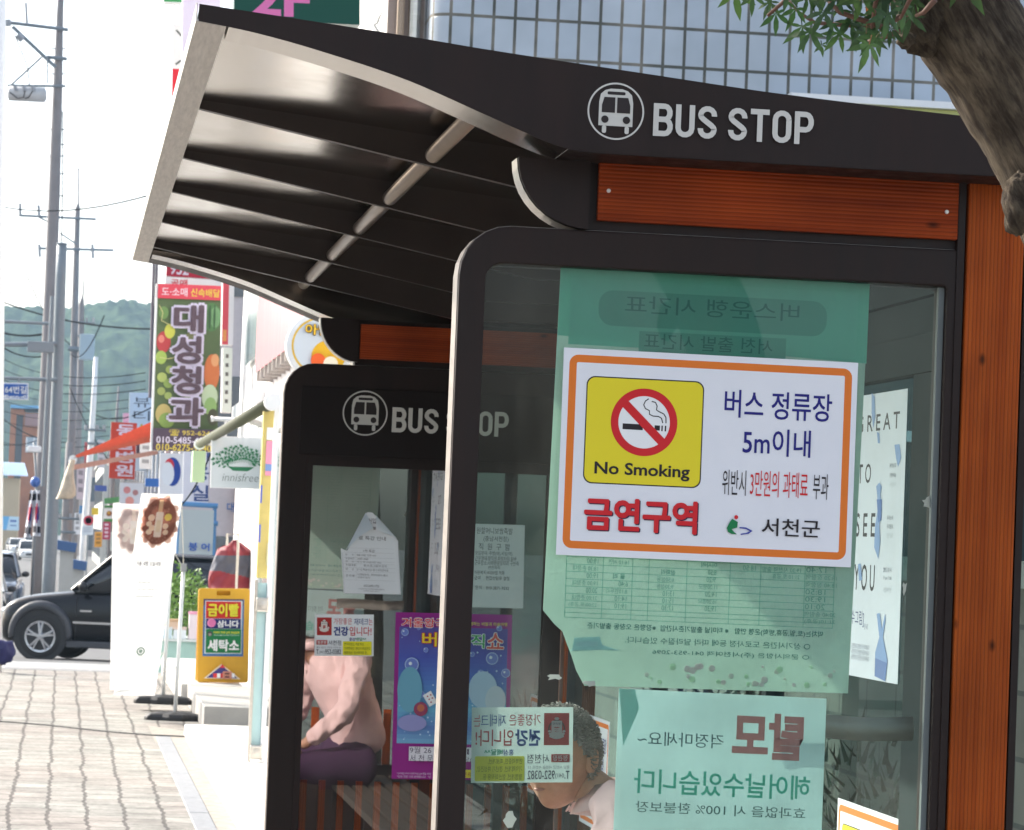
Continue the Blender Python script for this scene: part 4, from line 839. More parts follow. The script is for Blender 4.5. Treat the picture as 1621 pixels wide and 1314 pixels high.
for i in range(n+1):
    a = math.radians(20)+(2*PI-math.radians(40))*i/n; d = V((-math.cos(a), math.sin(a), 0)); o = V((1.252, 7.088, 1.142))
    lo.append(o+V((d.x*.088, d.y*.082, -.03-.022*(d.x < -.5)))); hi.append(o+V((d.x*.062+.0, d.y*.06, .028-.018*(d.x < 0)*abs(d.x)))); out.append(o+V((d.x*.098, d.y*.092, -.018-.035*max(0, -d.x))))
m_ = n+1; cl.add(lo+hi+out, [(i, i+1, m_+i+1, m_+i) for i in range(n)]+[(m_+i, m_+i+1, 2*m_+i+1, 2*m_+i) for i in range(n)]); co_ = cl.build('collar', SHIRT, pr_, smooth=True)
so2 = co_.modifiers.new('solid', 'SOLIDIFY'); so2.thickness = .003
Jt = {k: (J[k][0], r) for k, r in (('pelvis', (.155, .14)), ('hl', .112), ('hr', .112), ('kl', .078), ('kr', .078), ('al', .06), ('ar', .06))}
vs, fs = skin(Jt, [('pelvis', 'hl'), ('pelvis', 'hr'), ('hl', 'kl'), ('hr', 'kr'), ('kl', 'al'), ('kr', 'ar')], 'pelvis', 2)
MB().add([p+V((noise.noise(p*14), noise.noise(p*14+V((9, 0, 0))), 0))*.008 for p in vs], fs).build('trousers', pm('purple_cloth', (.05, .016, .055), .85, var=.15), pr_, smooth=True)
for y_ in (6.985, 7.37):
    MB().ball((1.09, y_, .045), .135, .05, .045, 16).build('shoe', BLACK, pr_, smooth=True)
# ================================================================== maple in front of the shelter
def bark():
    m, N, L, b = nmat('grey_brown_bark'); b.inputs['Roughness'].default_value = .9; b.inputs['Specular IOR Level'].default_value = .2
    tc = N.new('ShaderNodeTexCoord'); mp = N.new('ShaderNodeMapping'); mp.inputs['Rotation'].default_value = (0, math.radians(33), 0); L.new(tc.outputs['Object'], mp.inputs[0])
    m5 = N.new('ShaderNodeMapping'); m5.inputs['Scale'].default_value = (1, 1, .16); L.new(mp.outputs[0], m5.inputs[0]); mp = m5
    n = N.new('ShaderNodeTexNoise'); n.inputs['Scale'].default_value = 85; n.inputs['Detail'].default_value = 8; n.inputs['Roughness'].default_value = .7; L.new(mp.outputs[0], n.inputs['Vector'])
    n2 = N.new('ShaderNodeTexNoise'); n2.inputs['Scale'].default_value = 12; n2.inputs['Detail'].default_value = 4; L.new(tc.outputs['Object'], n2.inputs['Vector'])
    c1 = N.new('ShaderNodeValToRGB'); e = c1.color_ramp.elements; e[0].position = .40; e[0].color = (.045, .034, .026, 1); e[1].position = .66; e[1].color = (.145, .12, .09, 1); L.new(n.outputs[0], c1.inputs[0])
    c2 = N.new('ShaderNodeValToRGB'); e = c2.color_ramp.elements; e[0].position = .38; e[0].color = (.55, .5, .45, 1); e[1].position = .66; e[1].color = (1.25, 1.2, 1.1, 1); L.new(n2.outputs[0], c2.inputs[0])
    mx = N.new('ShaderNodeMix'); mx.data_type = 'RGBA'; mx.blend_type = 'MULTIPLY'; mx.inputs[0].default_value = 1; L.new(c1.outputs[0], mx.inputs[6]); L.new(c2.outputs[0], mx.inputs[7]); L.new(mx.outputs[2], b.inputs['Base Color'])
    bp = N.new('ShaderNodeBump'); bp.inputs['Strength'].default_value = 1; bp.inputs['Distance'].default_value = .012; L.new(n.outputs[0], bp.inputs['Height']); L.new(bp.outputs[0], b.inputs['Normal']); return m
BARK = bark()
tree = root('maple_tree', 'leaning maple tree with a rough grey trunk in front of the shelter', 'tree', (1.78, 5.05, 0))
path = [((1.78, 5.05, 0), .13), ((1.75, 5.04, .5), .105), ((1.74, 5.03, 1.2), .098)]+[(at(px_, py_, 5.0), r) for px_, py_, r in ((1752, 620, .096), (1735, 470, .095), (1702, 345, .095), (1655, 235, .093), (1592, 130, .09), (1535, 45, .09), (1488, -30, .088), (1440, -120, .08), (1380, -260, .07), (1300, -480, .055), (1180, -800, .04))]
P_ = [V(p) for p, r in path]; pp = []; rr = []
for i in range(len(P_)-1):
    p0, p1, p2, p3 = P_[max(i-1, 0)], P_[i], P_[i+1], P_[min(i+2, len(P_)-1)]
    for k in range(6):
        t = k/6; pp.append(.5*((2*p1)+(p2-p0)*t+(2*p0-5*p1+4*p2-p3)*t*t+(3*p1-p0-3*p2+p3)*t**3)); rr.append(path[i][1]+(path[i+1][1]-path[i][1])*t)
tm = MB().tube(pp, rr, 40)
tm.ball(at(1612, 322, 4.93), .024, .03, .05, 20, wob=.3); tm.ball(at(1462, 40, 4.97), .042, .045, .05, 20, wob=.3, seed=3); tm.ball(at(1432, 62, 4.93), .018, .02, .012, 12, wob=.6, seed=9)
tm.v = [tuple(V(p)+(V((noise.noise(V(p)*16), noise.noise(V(p)*16+V((5, 0, 0))), noise.noise(V(p)*16+V((0, 5, 0)))))*.0045+V((noise.noise(V(p)*55), noise.noise(V(p)*55+V((5, 0, 0))), noise.noise(V(p)*45)))*.004)) for p in tm.v]
tk = tm.build('trunk', BARK, tree, smooth=True)
tw = MB(); random.seed(21)
TW = [((1440, 20), (1395, 42), (1340, 40), (1290, 36), (1265, 20), (1240, -8)), ((1440, 40), (1400, 60), (1372, 66)), ((1395, 42), (1330, 20), (1300, -10)), ((1470, -20), (1400, -50), (1300, -60), (1200, -70), (1120, -120)), ((1400, -50), (1385, 10), (1380, 45)), ((1300, -60), (1255, -10), (1215, 25)), ((1440, -120), (1300, -170), (1150, -200), (1000, -260)), ((1460, -60), (1440, 0), (1425, 30)), ((1200, -70), (1190, -30)), ((1480, 0), (1462, 20), (1450, 25))]
tips = []
for k, L_ in enumerate(TW):
    q = [at(x, y, 4.9-.03*k+.02*i) for i, (x, y) in enumerate(L_)]; tw.tube(q, [.005-.0035*i/len(q) for i in range(len(q))], 6); tips.append(q)
for a, b_ in (((1.3, 4.8, 3.0), (.7, 4.4, 3.5)), ((1.25, 5.0, 3.1), (.9, 5.6, 3.7)), ((1.2, 5, 3.2), (1.9, 4.3, 3.7)), ((1.25, 5, 3.1), (2.2, 5.4, 3.7))): tw.tube([at(1380, -260, 5.0), a, b_], [.03, .018, .006], 8); tips.append([V(a), V(b_)])
tw.build('branch', pm('reddish_twig_bark', (.12, .055, .035), .7, var=.2), tree, smooth=True)
def leaf_mat():
    m, N, L, b = nmat('maple_leaf'); N.remove(b); oi = N.new('ShaderNodeNewGeometry')
    cr = N.new('ShaderNodeValToRGB'); e = cr.color_ramp.elements; e[0].position = 0; e[0].color = (.018, .055, .018, 1); e[1].position = .93; e[1].color = (.045, .095, .022, 1)
    x = e.new(.97); x.color = (.30, .10, .03, 1); L.new(oi.outputs['Random Per Island'], cr.inputs[0])
    d = N.new('ShaderNodeBsdfPrincipled'); d.inputs['Roughness'].default_value = .45; t = N.new('ShaderNodeBsdfTranslucent'); L.new(cr.outputs[0], d.inputs[0]); L.new(cr.outputs[0], t.inputs[0])
    x2 = N.new('ShaderNodeMixShader'); x2.inputs[0].default_value = .35; L.new(d.outputs[0], x2.inputs[1]); L.new(t.outputs[0], x2.inputs[2]); L.new(x2.outputs[0], N['Material Output'].inputs[0]); return m
lf = MB()
def leaf(o, s, down, face):
    """five-lobed leaf hanging from o: down = tip direction, face = facing direction"""
    dn = V(down).normalized(); fa = V(face); fa = (fa-dn*fa.dot(dn)).normalized(); sd = dn.cross(fa); base = V(o)+dn*s*.25
    vs = [base]; fs = []
    for k, (an, L1) in enumerate(((-105, .55), (-52, .85), (0, 1.05), (52, .85), (105, .55))):
        a = math.radians(an+random.uniform(-7, 7)); ax = dn*math.cos(a)+sd*math.sin(a); pe = -dn*math.sin(a)+sd*math.cos(a); L1 *= s*random.uniform(.88, 1.1); dr = dn*0-fa*random.uniform(.05, .3)*L1
        i0 = len(vs); vs += [base+ax*L1*.35+pe*L1*.12, base+ax*L1*.62+pe*L1*.115+dr*.3, base+ax*L1+dr, base+ax*L1*.62-pe*L1*.115+dr*.3, base+ax*L1*.35-pe*L1*.12, base+ax*L1*.45+fa*L1*.02+dr*.1]
        c0 = i0+5; fs += [(0, i0, c0), (i0, i0+1, c0), (i0+1, i0+2, c0), (i0+2, i0+3, c0), (i0+3, i0+4, c0), (i0+4, 0, c0)]
    lf.add(vs, fs)
    lf.tube([V(o)-dn*s*.1+fa*.002, base], .0009, 4)
for px_, py_, s_ in ((1193, 2, .045), (1222, 14, .05), (1228, 30, .045), (1262, 22, .055), (1268, 48, .06), (1288, 60, .06), (1280, 5, .05), (1300, 84, .03), (1310, 28, .05), (1318, 48, .045), (1330, 8, .055), (1345, 40, .065), (1358, 28, .06), (1372, 60, .065), (1368, 5, .06), (1385, 45, .065), (1392, 70, .06), (1378, 78, .055), (1395, 12, .065), (1405, 30, .06), (1412, 55, .05), (1418, 5, .065), (1430, 18, .06), (1440, 5, .06), (1250, -6, .05), (1300, -8, .055), (1350, -10, .06), (1400, -12, .06), (1445, 34, .05), (1335, 62, .05), (1362, 48, .055), (1390, 30, .06)):
    leaf(at(px_, py_-18, random.uniform(4.72, 4.92)), s_*random.uniform(.62, .85), (random.uniform(-.75, .35), random.uniform(-.2, .2), -1), (random.uniform(-.6, .6), -1, random.uniform(-.1, .7)))
for q in tips:
    for i in range(len(q)-1):
        for k in range(7 if q[0].z < 2.9 else 26):
            o = q[i].lerp(q[i+1], random.random())+V((random.uniform(-.1, .1), random.uniform(-.12, .12), random.uniform(-.02, .10))); z_ = o.z
            if q[0].z < 2.95 and z_ < 2.62: o.z += .1
            leaf(o, random.uniform(.04, .06), (random.uniform(-.7, .5), random.uniform(-.5, .5), -1), (random.uniform(-.8, .8), -1, random.uniform(-.1, .8)))
lf.build('crown', leaf_mat(), tree)
# ================================================================== buildings on the right of the pavement
def tile_mat():
    m, N, L, b = nmat('pale_blue_wall_tiles'); b.inputs['Roughness'].default_value = .3
    uv = N.new('ShaderNodeUVMap')
    br = N.new('ShaderNodeTexBrick'); br.offset = 0; br.inputs['Scale'].default_value = 1; br.inputs['Brick Width'].default_value = .139; br.inputs['Row Height'].default_value = .252
    br.inputs['Mortar Size'].default_value = .012; br.inputs['Mortar Smooth'].default_value = .25; br.inputs['Bias'].default_value = -.1
    br.inputs['Color1'].default_value = (.38, .44, .51, 1); br.inputs['Color2'].default_value = (.43, .485, .545, 1); br.inputs['Mortar'].default_value = (1, 1, 1, 1); L.new(uv.outputs[0], br.inputs['Vector'])
    tc = N.new('ShaderNodeTexCoord'); n = N.new('ShaderNodeTexNoise'); n.inputs['Scale'].default_value = 2.2; n.inputs['Detail'].default_value = 6; L.new(tc.outputs['Object'], n.inputs['Vector'])
    gr = N.new('ShaderNodeValToRGB'); e = gr.color_ramp.elements; e[0].position = .42; e[0].color = (.05, .055, .045, 1); e[1].position = .6; e[1].color = (.19, .17, .14, 1); L.new(n.outputs[0], gr.inputs[0])
    x = N.new('ShaderNodeMix'); x.data_type = 'RGBA'; L.new(br.outputs['Fac'], x.inputs[0]); L.new(br.outputs[0], x.inputs[6]); L.new(gr.outputs[0], x.inputs[7])
    r = N.new('ShaderNodeMapRange'); r.inputs[1].default_value = .3; r.inputs[2].default_value = .7; r.inputs[3].default_value = .82; r.inputs[4].default_value = 1.08; L.new(n.outputs[0], r.inputs[0])
    y = N.new('ShaderNodeMix'); y.data_type = 'RGBA'; y.blend_type = 'MULTIPLY'; y.inputs[0].default_value = 1; L.new(x.outputs[2], y.inputs[6]); L.new(r.outputs[0], y.inputs[7]); L.new(y.outputs[2], b.inputs['Base Color'])
    bp = N.new('ShaderNodeBump'); bp.invert = True; bp.inputs['Strength'].default_value = .5; bp.inputs['Distance'].default_value = .004; L.new(br.outputs['Fac'], bp.inputs['Height']); L.new(bp.outputs[0], b.inputs['Normal']); return m
def box_thing(name, label, cat, x0, x1, y0, y1, z0, z1, mat, group=None, body='wall', bevel=0):
    r = root(name, label, cat, ((x0+x1)/2, (y0+y1)/2, z0), group); MB().box(x0, x1, y0, y1, z0, z1).build(body, mat, r, bevel=bevel); return r
tb = root('tiled_building', 'building with pale blue wall tiles and dirty grout behind the bus shelter', 'building', (7, 22, 0))
mb = MB(); R_ = .14; line = [(2.2, 20.5)]+[(2.2+R_-R_*math.cos(a), 20.0+R_-R_*math.sin(a)) for a in [PI/2*i/12 for i in range(13)]]+[(14, 20.0)]
u = 0; us = []
for i, p in enumerate(line):
    if i: u += math.dist(p, line[i-1])
    us.append(u)
n = len(line); mb.add([(x, y, z_) for z_ in (3.9, 10) for x, y in line], [(i, i+1, n+i+1, n+i) for i in range(n-1)]); mb.uv = [(us[i], .105) for i in range(n)]+[(us[i], 6.205) for i in range(n)]; mb.build('wall', tile_mat(), tb, smooth=True)
MB().prism([(x, y, 10) for x, y in line]+[(14, 23.9, 10)], (0, 0, .3)).build('roof', GREYC, tb)
SG = pm('dark_shop_glass', (.035, .06, .062), .3, spec=.12, var=.2, scale=.6); SF = pm('pale_shop_frame', (.6, .66, .66), .4, var=.05)
MB().box(2.3, 14, 20.12, 23.9, 0, 3.9).build('shopfront', SG, tb)
for i in range(9): MB().box(2.3+i*1.25, 2.42+i*1.25, 20.03, 20.118, .0, 3.88).build('mullion', SF, tb)
for z_ in (1.02, 2.45): MB().box(2.3, 14, 20.045, 20.116, z_, z_+.07).build('transom', SF, tb)
yb = root('signboard', 'yellow green shop signboard with a white top edge above the roof of the shelter', 'sign', (6.8, 19.8, 3.95))
MB().box(4.52, 9.5, 19.6, 19.95, 3.92, 4.572).build('panel', pm('yellow_green_panel', (.52, .55, .20), .5, var=.1), yb); MB().box(4.46, 9.52, 19.55, 19.97, 4.574, 4.618).build('top_edge', WHITEP, yb)
# shop with the white terrace
A = root('white_shop_building', 'white plastered shop building with a long pink fascia, left of the shelter', 'building', (5, 30, 0))
MB().box(1.95, 9, 20.45, 36.4, 0, 9).build('wall', WHITEW, A); MB().box(1.952, 2.19, 20.43, 20.448, 4.6, 8.9).build('front_panel', pm('tan_panel', (.42, .34, .30), .7, var=.15), A)
MB().box(1.80, 1.948, 24.05, 31, 3.24, 3.98).build('fascia', pm('pink_fascia', (.62, .27, .29), .25, var=.15, scale=1.5, stretch=(1, 5, .4)), A)
MB().box(1.935, 1.9485, 24.4, 30.8, .3, 2.5).build('window', pm('shop_glass', (.3, .36, .36), .1), A)
for i in range(12): MB().box(1.79, 1.95, 24.3+i*.56, 24.36+i*.56, 3.14, 3.237).build('fascia_bracket', TRIM, A)
MB().box(1.86, 1.948, 31.6, 36.2, 2.95, 3.1).build('ledge', WHITEP, A)
MB().box(1.9, 1.949, 32.2, 34.6, 3.5, 5.2).build('window', pm('shop_glass', (.3, .36, .36), .1), A)
MB().tube([(2.12, 20.36, 3.95), (2.12, 20.36, 8)], .04, 10).build('drainpipe', STEEL, A); MB().tube([(2.03, 20.37, 3.95), (2.03, 20.37, 8)], .025, 10).build('drainpipe', pm('tan_pipe', (.4, .3, .22), .6), A)
P0 = at(600, 46, 20.3); MB().tube([P0+V((.03*math.sin(i*.42)*(1 if i < 12 else .4), 0, -.12+.0135*i)) for i in range(18)], .008, 6).build('wire_loop', STEEL, A)
tr_ = box_thing('terrace', 'white stone terrace beside the pavement in front of the shop door', 'step', 1.06, 3.2, 13.2, 26.0, 0, .1, pm('white_stone', (.72, .71, .68), .6, var=.1, scale=4), body='slab', bevel=.01)
s1 = box_thing('stone_step', 'grey stone step with a lit top in front of the yellow board', 'step', 1.26, 1.94, 27.0, 30.6, 0.001, .195, pm('grey_stone_step', (.36, .345, .325), .6, var=.12), body='slab', bevel=.008)
s2 = box_thing('stone_step', 'pale landing the yellow folding board stands on', 'step', 1.20, 1.79, 30.62, 36.6, 0.001, .20, pm('pale_stone_step', (.55, .53, .50), .6, var=.12), body='slab', bevel=.008)
# glass door leaf and yellow display strip at its jamb
dr = root('glass_door', 'open glass shop door with steel hinges beside the far glass panel', 'door', (1.4, 22, .1))
gt = pm('pale_teal_door_glass', (.42, .60, .60), .15, var=.1)
MB().box(1.362, 1.425, 22.0, 22.04, .13, 1.34).build('pane', gt, dr); MB().box(1.34, 1.36, 21.98, 22.05, .1, 1.36).build('stile', STEEL, dr); MB().box(1.427, 1.46, 21.98, 22.05, .1, 2.66).build('stile', WHITEP, dr)
for z_ in (.12, 1.14): MB().box(1.352, 1.44, 21.93, 21.978, z_, z_+.1).build('hinge', STEEL, dr, bevel=.01); MB().lathe([(.025, 0), (.025, .02), (0, .022)], (1.40, 21.93, z_+.05), (0, -1, 0), 14).build('hinge_knob', STEEL, dr)
yp = root('display_strip', 'yellow promotional strip with a pink and blue label above the glass door', 'sign', (1.43, 22.2, 1.37))
c = Card(V((1.36, 22.15, 2.62)), V((1.47, 22.15, 2.62)), V((1.36, 22.15, 1.37)), step=.002); c.sheet(.1, pm('yellow_strip', (.62, .50, .16), .5, var=.15))
for v0, v1, col in ((.0, .02, (240, 240, 240)), (.155, .225, (240, 240, 236)), (.23, .36, (232, 150, 176)), (.36, .40, (120, 150, 200)), (.40, .425, (232, 150, 176))): c.rect(.25, v0, 1, v1, col)
for v0, v1 in ((.48, .58), (.7, .8)): c.rect(0, v0, .12, v1, (90, 110, 200))
c.rect(.55, .80, .8, .93, (196, 190, 150), .01); c.thing('', '', '', parent=yp, bodyname='panel')
# olive roller awning along the shop
aw = root('roller_awning', 'rolled up olive green awning tube along the front of the white shop', 'awning', (1.38, 27, 2.5))
MB().tube([(1.38, 33, 2.58), (1.38, 21.6, 2.58)], .045, 16).build('roller', pm('olive_canvas', (.055, .062, .028), .7, var=.2), aw, smooth=True)
MB().lathe([(0, -.1), (.058, -.1), (.058, .02), (0, .02)], (1.38, 33.1, 2.58), (0, -1, 0), 16).build('end_cap', WHITEP, aw); MB().lathe([(0, 0), (.058, 0), (.058, .1), (0, .1)], (1.38, 21.6, 2.58), (0, -1, 0), 16).build('end_cap', WHITEP, aw)
MB().box(1.30, 1.43, 32.7, 33.05, 2.18, 2.50).build('valance', pm('pale_green_canvas', (.42, .58, .36), .8), aw)
for y_ in (24.5, 31.5): MB().tube([(1.38, y_, 2.56), (1.66, y_+.8, 2.50), (1.94, y_, 2.62)], .025, 8).build('arm', GREYC, aw)
# round snack sign
rs = root('round_sign', 'round white shop sign with a yellow ring behind the far end of the shelter', 'sign', (1.65, 21.5, 2.7))
o = at(507, 548, 21.5); rr_ = .228
MB().lathe([(0, 0), (rr_, 0), (rr_+.006, .01), (rr_+.006, .1), (rr_, .11), (0, .11)], o+V((0, .11, 0)), (0, -1, 0), 48).build('case', WHITEP, rs, smooth=True)
c = Card(o+V((-rr_, -.004, rr_)), o+V((rr_, -.004, rr_)), o+V((-rr_, -.004, -rr_)), step=.002)
c.disc(.5, .5, rr_*.86, (216, 176, 60), 40); c.disc(.5, .5, rr_*.80, (196, 204, 212), 40); c.disc(.62, .66, rr_*.5, (226, 176, 36), 30)
a = c.uv(482, 530); e = c.uv(524, 516); c.text('아딸', a[0]-.0, e[1]-.02, e[0], a[1]+.01, (96, 80, 60), .07); c.text('아딸', a[0], e[1]-.01, e[0], a[1], (240, 190, 50), .025)
c.disc(.47, .72, .05, (226, 96, 40), 16); c.disc(.66, .76, .05, (236, 224, 200), 16)
c.mb.build('print', c.mats, rs); MB().tube([(o.x+.1, 21.55, o.z+.1), (2.3, 21.55, o.z+.1)], .02, 8).build('bracket', STEEL, rs); MB().tube([(o.x+.1, 21.55, o.z-.1), (2.3, 21.55, o.z-.1)], .02, 8).build('bracket', STEEL, rs)
# projecting signs above: 2F box, lavender box, white and red box
def box_sign(name, label, px, Y, th, side, draw, group=None, bodycol=None):
    c = Card(at(*px[0], Y), at(*px[1], Y), at(*px[2], Y), step=.0008); c.sheet(th, side); draw(c)
    r = c.thing(name, label, 'sign', group, bodyname='case')
    return r, c
def d2f(c):
    c.rect(.0, .0, 1, 1, (12, 74, 60)); a = c.uv(395, 23); e = c.uv(489, -28); c.text('2F', a[0], e[1], e[0], a[1], (226, 120, 176), .03)
box_sign('box_sign', 'dark green box sign with pink 2F lettering above the roof', [(371, -90), (570, -80), (371-.5, 30)], 20.2, .22, pm('dark_green_case', (.01, .07, .055), .4), d2f)
box_sign('box_sign', 'blank lavender side of a box sign beside the front edge of the roof', [(290, -90), (350, -88), (288, 128)], 27, .2, pm('lavender_case', (.55, .52, .62), .5), lambda c: c.rect(0, 0, 1, 1, (214, 206, 224)))
def dwr(c): c.rect(0, 0, 1, .62, (226, 224, 222)); c.rect(0, .62, 1, 1, (210, 40, 56)); c.stroke([(.3, .08), (.8, .16)], .02, (90, 96, 92)); c.stroke([(.3, .56), (.8, .5)], .02, (90, 96, 92))
box_sign('box_sign', 'narrow white and red box sign beside the sky', [(274, 38), (291, 39), (272, 152)], 33, .15, WHITEP, dwr)
box_sign('box_sign', 'edge of a green sign at the top beside the sky', [(259, -40), (288, -39), (259, 4)], 34, .15, WHITEP, lambda c: c.rect(0, 0, 1, .97, (60, 150, 90)))
# fruit shop sign
def fruit(c):
    mi0 = c.mi; c.mi = lambda col: mi0(tuple(int(v+(236-v)*.16) for v in col))  # every colour mixed towards white, putting distance haze into the print
    q = zz(230, 410, 4.108); z = lambda x, y: c.uv(*q(x, y)); k = 1/4.108/139.
    c.rect(.03, .0, 1, 1, (64, 84, 44)); random.seed(4)
    def D(x, y, r, col, e=1): u, v = z(x, y); c.disc(min(max(u, .03+r*k/c.W), 1-r*k/c.W), v, r*k, col, 22, rv=r*k*e)
    for x, y, r, col, e in ((430, 380, 62, (58, 104, 50), 1.5), (455, 380, 36, (92, 140, 84), 1.9), (420, 380, 9, (34, 70, 34), 9), (450, 380, 7, (34, 70, 34), 12), (120, 540, 46, (176, 40, 44), 1.5), (105, 520, 20, (214, 110, 96), 1.3), (160, 470, 34, (190, 190, 60), 1.4), (120, 350, 32, (90, 130, 60), 1.3), (440, 740, 50, (206, 100, 44), 2.4), (455, 660, 26, (226, 150, 90), 1.6), (100, 640, 36, (150, 180, 70), 1.2), (110, 770, 32, (152, 170, 80), 1), (160, 720, 26, (140, 160, 70), 1), (150, 810, 30, (120, 146, 60), 1), (105, 860, 26, (136, 152, 70), 1), (150, 890, 24, (140, 160, 76), 1), (120, 1010, 52, (176, 156, 84), 1.3), (140, 1050, 50, (120, 150, 60), 1), (420, 900, 52, (186, 206, 164), 1.6), (425, 960, 40, (132, 170, 90), 1.5), (440, 1030, 34, (60, 60, 40), 1.6), (300, 560, 60, (96, 100, 50), 1.4), (300, 930, 50, (120, 150, 70), 1.2)): D(x, y, r, col, e)
    for pts in ([(90, 300), (115, 350), (105, 400), (160, 430)], [(95, 640), (150, 650), (200, 640)]): c.stroke([z(*p) for p in pts], .008, (200, 190, 120))
    c.rect(.03, .0, 1, .087, (206, 44, 62))
    for s, x0, y1, x1, y0, col, b_ in (('도·소매', 105, 240, 275, 190, (240, 200, 210), .02), ('신속배달', 295, 246, 486, 200, (240, 200, 60), .02)): a = z(x0, y1); e = z(x1, y0); c.text(s, a[0], e[1], e[0], a[1], col, b_)
    for pas in (0, 1):
        for s, x0, y0, x1, y1 in (('대', 180, 303, 385, 478), ('성', 168, 505, 368, 682), ('청', 165, 700, 368, 878), ('과', 150, 905, 384, 1082)):
            a = z(x0, y1); e = z(x1, y0)
            if pas: c.text(s, a[0], e[1], e[0], a[1], (66, 46, 58), .035)
            else: d_ = .030; c.text(s, a[0]-d_*1.3, e[1]-d_*.55, e[0]+d_*1.3, a[1]+d_*.55, (216, 206, 232), .085)
    a = z(60, 1100); c.rect(.03, a[1], 1, 1, (56, 40, 58))
    for s, x0, y1, x1, y0, col in (('☎ 952-6240', 155, 1150, 448, 1118, (216, 190, 60)), ('010-5485-6236', 72, 1197, 440, 1166, (216, 206, 226)), ('010-6275-9240', 70, 1245, 430, 1212, (216, 190, 60))): a = z(x0, y1); e = z(x1, y0); c.text(s, a[0], e[1], e[0], a[1], col, .012)
box_sign('fruit_shop_sign', 'tall fruit shop sign with big outlined letters over pictures of fruit', [(247, 449), (352, 453), (238, 713)], 36, .16, WHITEP, fruit)
# slim signs along the white shop front
box_sign('box_sign', 'slim red and white box sign on the white shop front beside the fruit sign', [(353, 440), (371, 441), (351, 545)], 34.2, .3, pm('white_case', (.7, .66, .66), .5), lambda c: (c.rect(0, 0, 1, 1, (214, 84, 96)), c.rect(.55, 0, 1, 1, (228, 222, 224)), c.rect(.1, .78, .4, .95, (226, 150, 90))))
def dmk(c):
    c.rect(0, 0, 1, 1, (216, 218, 208))
    for i in range(6): c.rect(.3, .1+i*.14, .62, .16+i*.14, (104, 100, 96))
box_sign('box_sign', 'slim pale box sign with dark marks on the white shop front, below the red one', [(353, 550), (368, 551), (351, 652)], 34.0, .3, pm('white_case', (.7, .66, .66), .5), dmk)
# ================================================================== pavement furniture
# hanging cosmetics sign on its post
hs = root('hanging_sign', 'white hanging sign with a green bowl of leaves between white posts', 'sign', at(403, 1087, 30)+V((0, 0, -.0)))
pb = at(403, 1086, 30); pt_ = at(414, 664, 30)
MB().tube([pb, V((pb.x, 30, pt_.z))], .026, 12).build('post', WHITEP, hs, smooth=True)
MB().tube([at(337, 663, 30), at(428, 667, 30)], .02, 12).build('crossbar', WHITEP, hs, smooth=True); MB().tube([at(334, 663, 30), at(338, 663, 30)], .028, 12).build('crossbar_cap', WHITEP, hs, smooth=True)
for px_ in (357, 409): MB().tube([at(px_, 667, 30), at(px_, 691, 30)], .012, 8).build('hanger', WHITEP, hs)
c = Card(at(335, 690, 30), at(421, 693, 30), at(333, 772, 30), step=.0004); c.sheet(.06, WHITEP); q = zz(300, 640, 5.055); z = lambda x, y: c.uv(*q(x, y)); GR = (44, 122, 82)
c.frame(0, 0, 1, 1, .009, (244, 246, 246)); c.rect(.018, .018, .982, .982, (214, 220, 222))
c.poly([z(300, 497), z(515, 500), z(500, 512), z(470, 530), z(455, 534), z(345, 530), z(330, 518)], GR)
random.seed(8)
def lf2(x, y, an, L_, w_=.42):
    a = math.radians(an); d = (math.cos(a), -math.sin(a)); n_ = (d[1], -d[0]); pts = [(x+d[0]*L_*t+n_[0]*L_*w_*s*.5, y+d[1]*L_*t+n_[1]*L_*w_*s*.5) for t, s in ((0, 0), (.3, .8), (.6, .9), (1, 0), (.6, -.9), (.3, -.8))]; c.poly([z(*p) for p in pts], GR)
for ang, ln in ((172, 175), (158, 190), (146, 185), (134, 160), (122, 165), (110, 165), (98, 160), (86, 165), (74, 165), (62, 160), (50, 170), (38, 185), (26, 185), (12, 180)):
    a = math.radians(ang); x0, y0 = 405+28*math.cos(a), 498; pts = [(x0+(ln*t)*math.cos(a), y0-(ln*t)*math.sin(a)*.92-6*math.sin(t*5+ang)) for t in [i/8 for i in range(2, 9)]]
    c.stroke([z(*p) for p in pts], .0028, GR)
    for i, p in enumerate(pts[1:]): lf2(p[0], p[1], ang+(42 if i % 2 else -42)+random.uniform(-12, 12), random.uniform(26, 38), .5)
    lf2(pts[-1][0], pts[-1][1], ang, 26)
a = z(255, 612); e = z(555, 556); c.text('innisfree', a[0], e[1], e[0], a[1], (120, 132, 130), -.008, shear=.04)
c.thing('', '', '', parent=hs, bodyname='panel')
# yellow folding board
ab = root('folding_board', 'yellow plastic folding board with red, navy and green printed panels on the landing', 'sign', at(355, 1080, 31))
q = zz(250, 840, 4.695); z = lambda x, y: at(*q(x, y), 31)
YP = pm('yellow_plastic', (.68, .36, .015), .45, var=.08, bump=.05)
o = Card(z(304, 428), z(684, 432), z(290, 1128)); o.th = .05
lo = []; rr_ = .02
def rl(u0, v0, u1, v1, r, n=5):
    ru, rv = r/o.W, r/o.H; p = []
    for cu, cv, an in ((u0+ru, v0+rv, PI), (u1-ru, v0+rv, PI*1.5), (u1-ru, v1-rv, 0), (u0+ru, v1-rv, PI/2)):
        for i in range(n+1): t = an+PI/2*i/n; p.append((cu+ru*math.cos(t), cv+rv*math.sin(t)))
    return p
hl = o.uv(*q(438, 448)); hr_ = o.uv(*q(538, 484))
MB().ring([o.P(*p) for p in rl(0, 0, 1, 1, .025)], [o.P(*p) for p in rl(hl[0], hl[1], hr_[0], hr_[1], .012)], (0, .045, 0)).build('front_panel', YP, ab, bevel=.005)
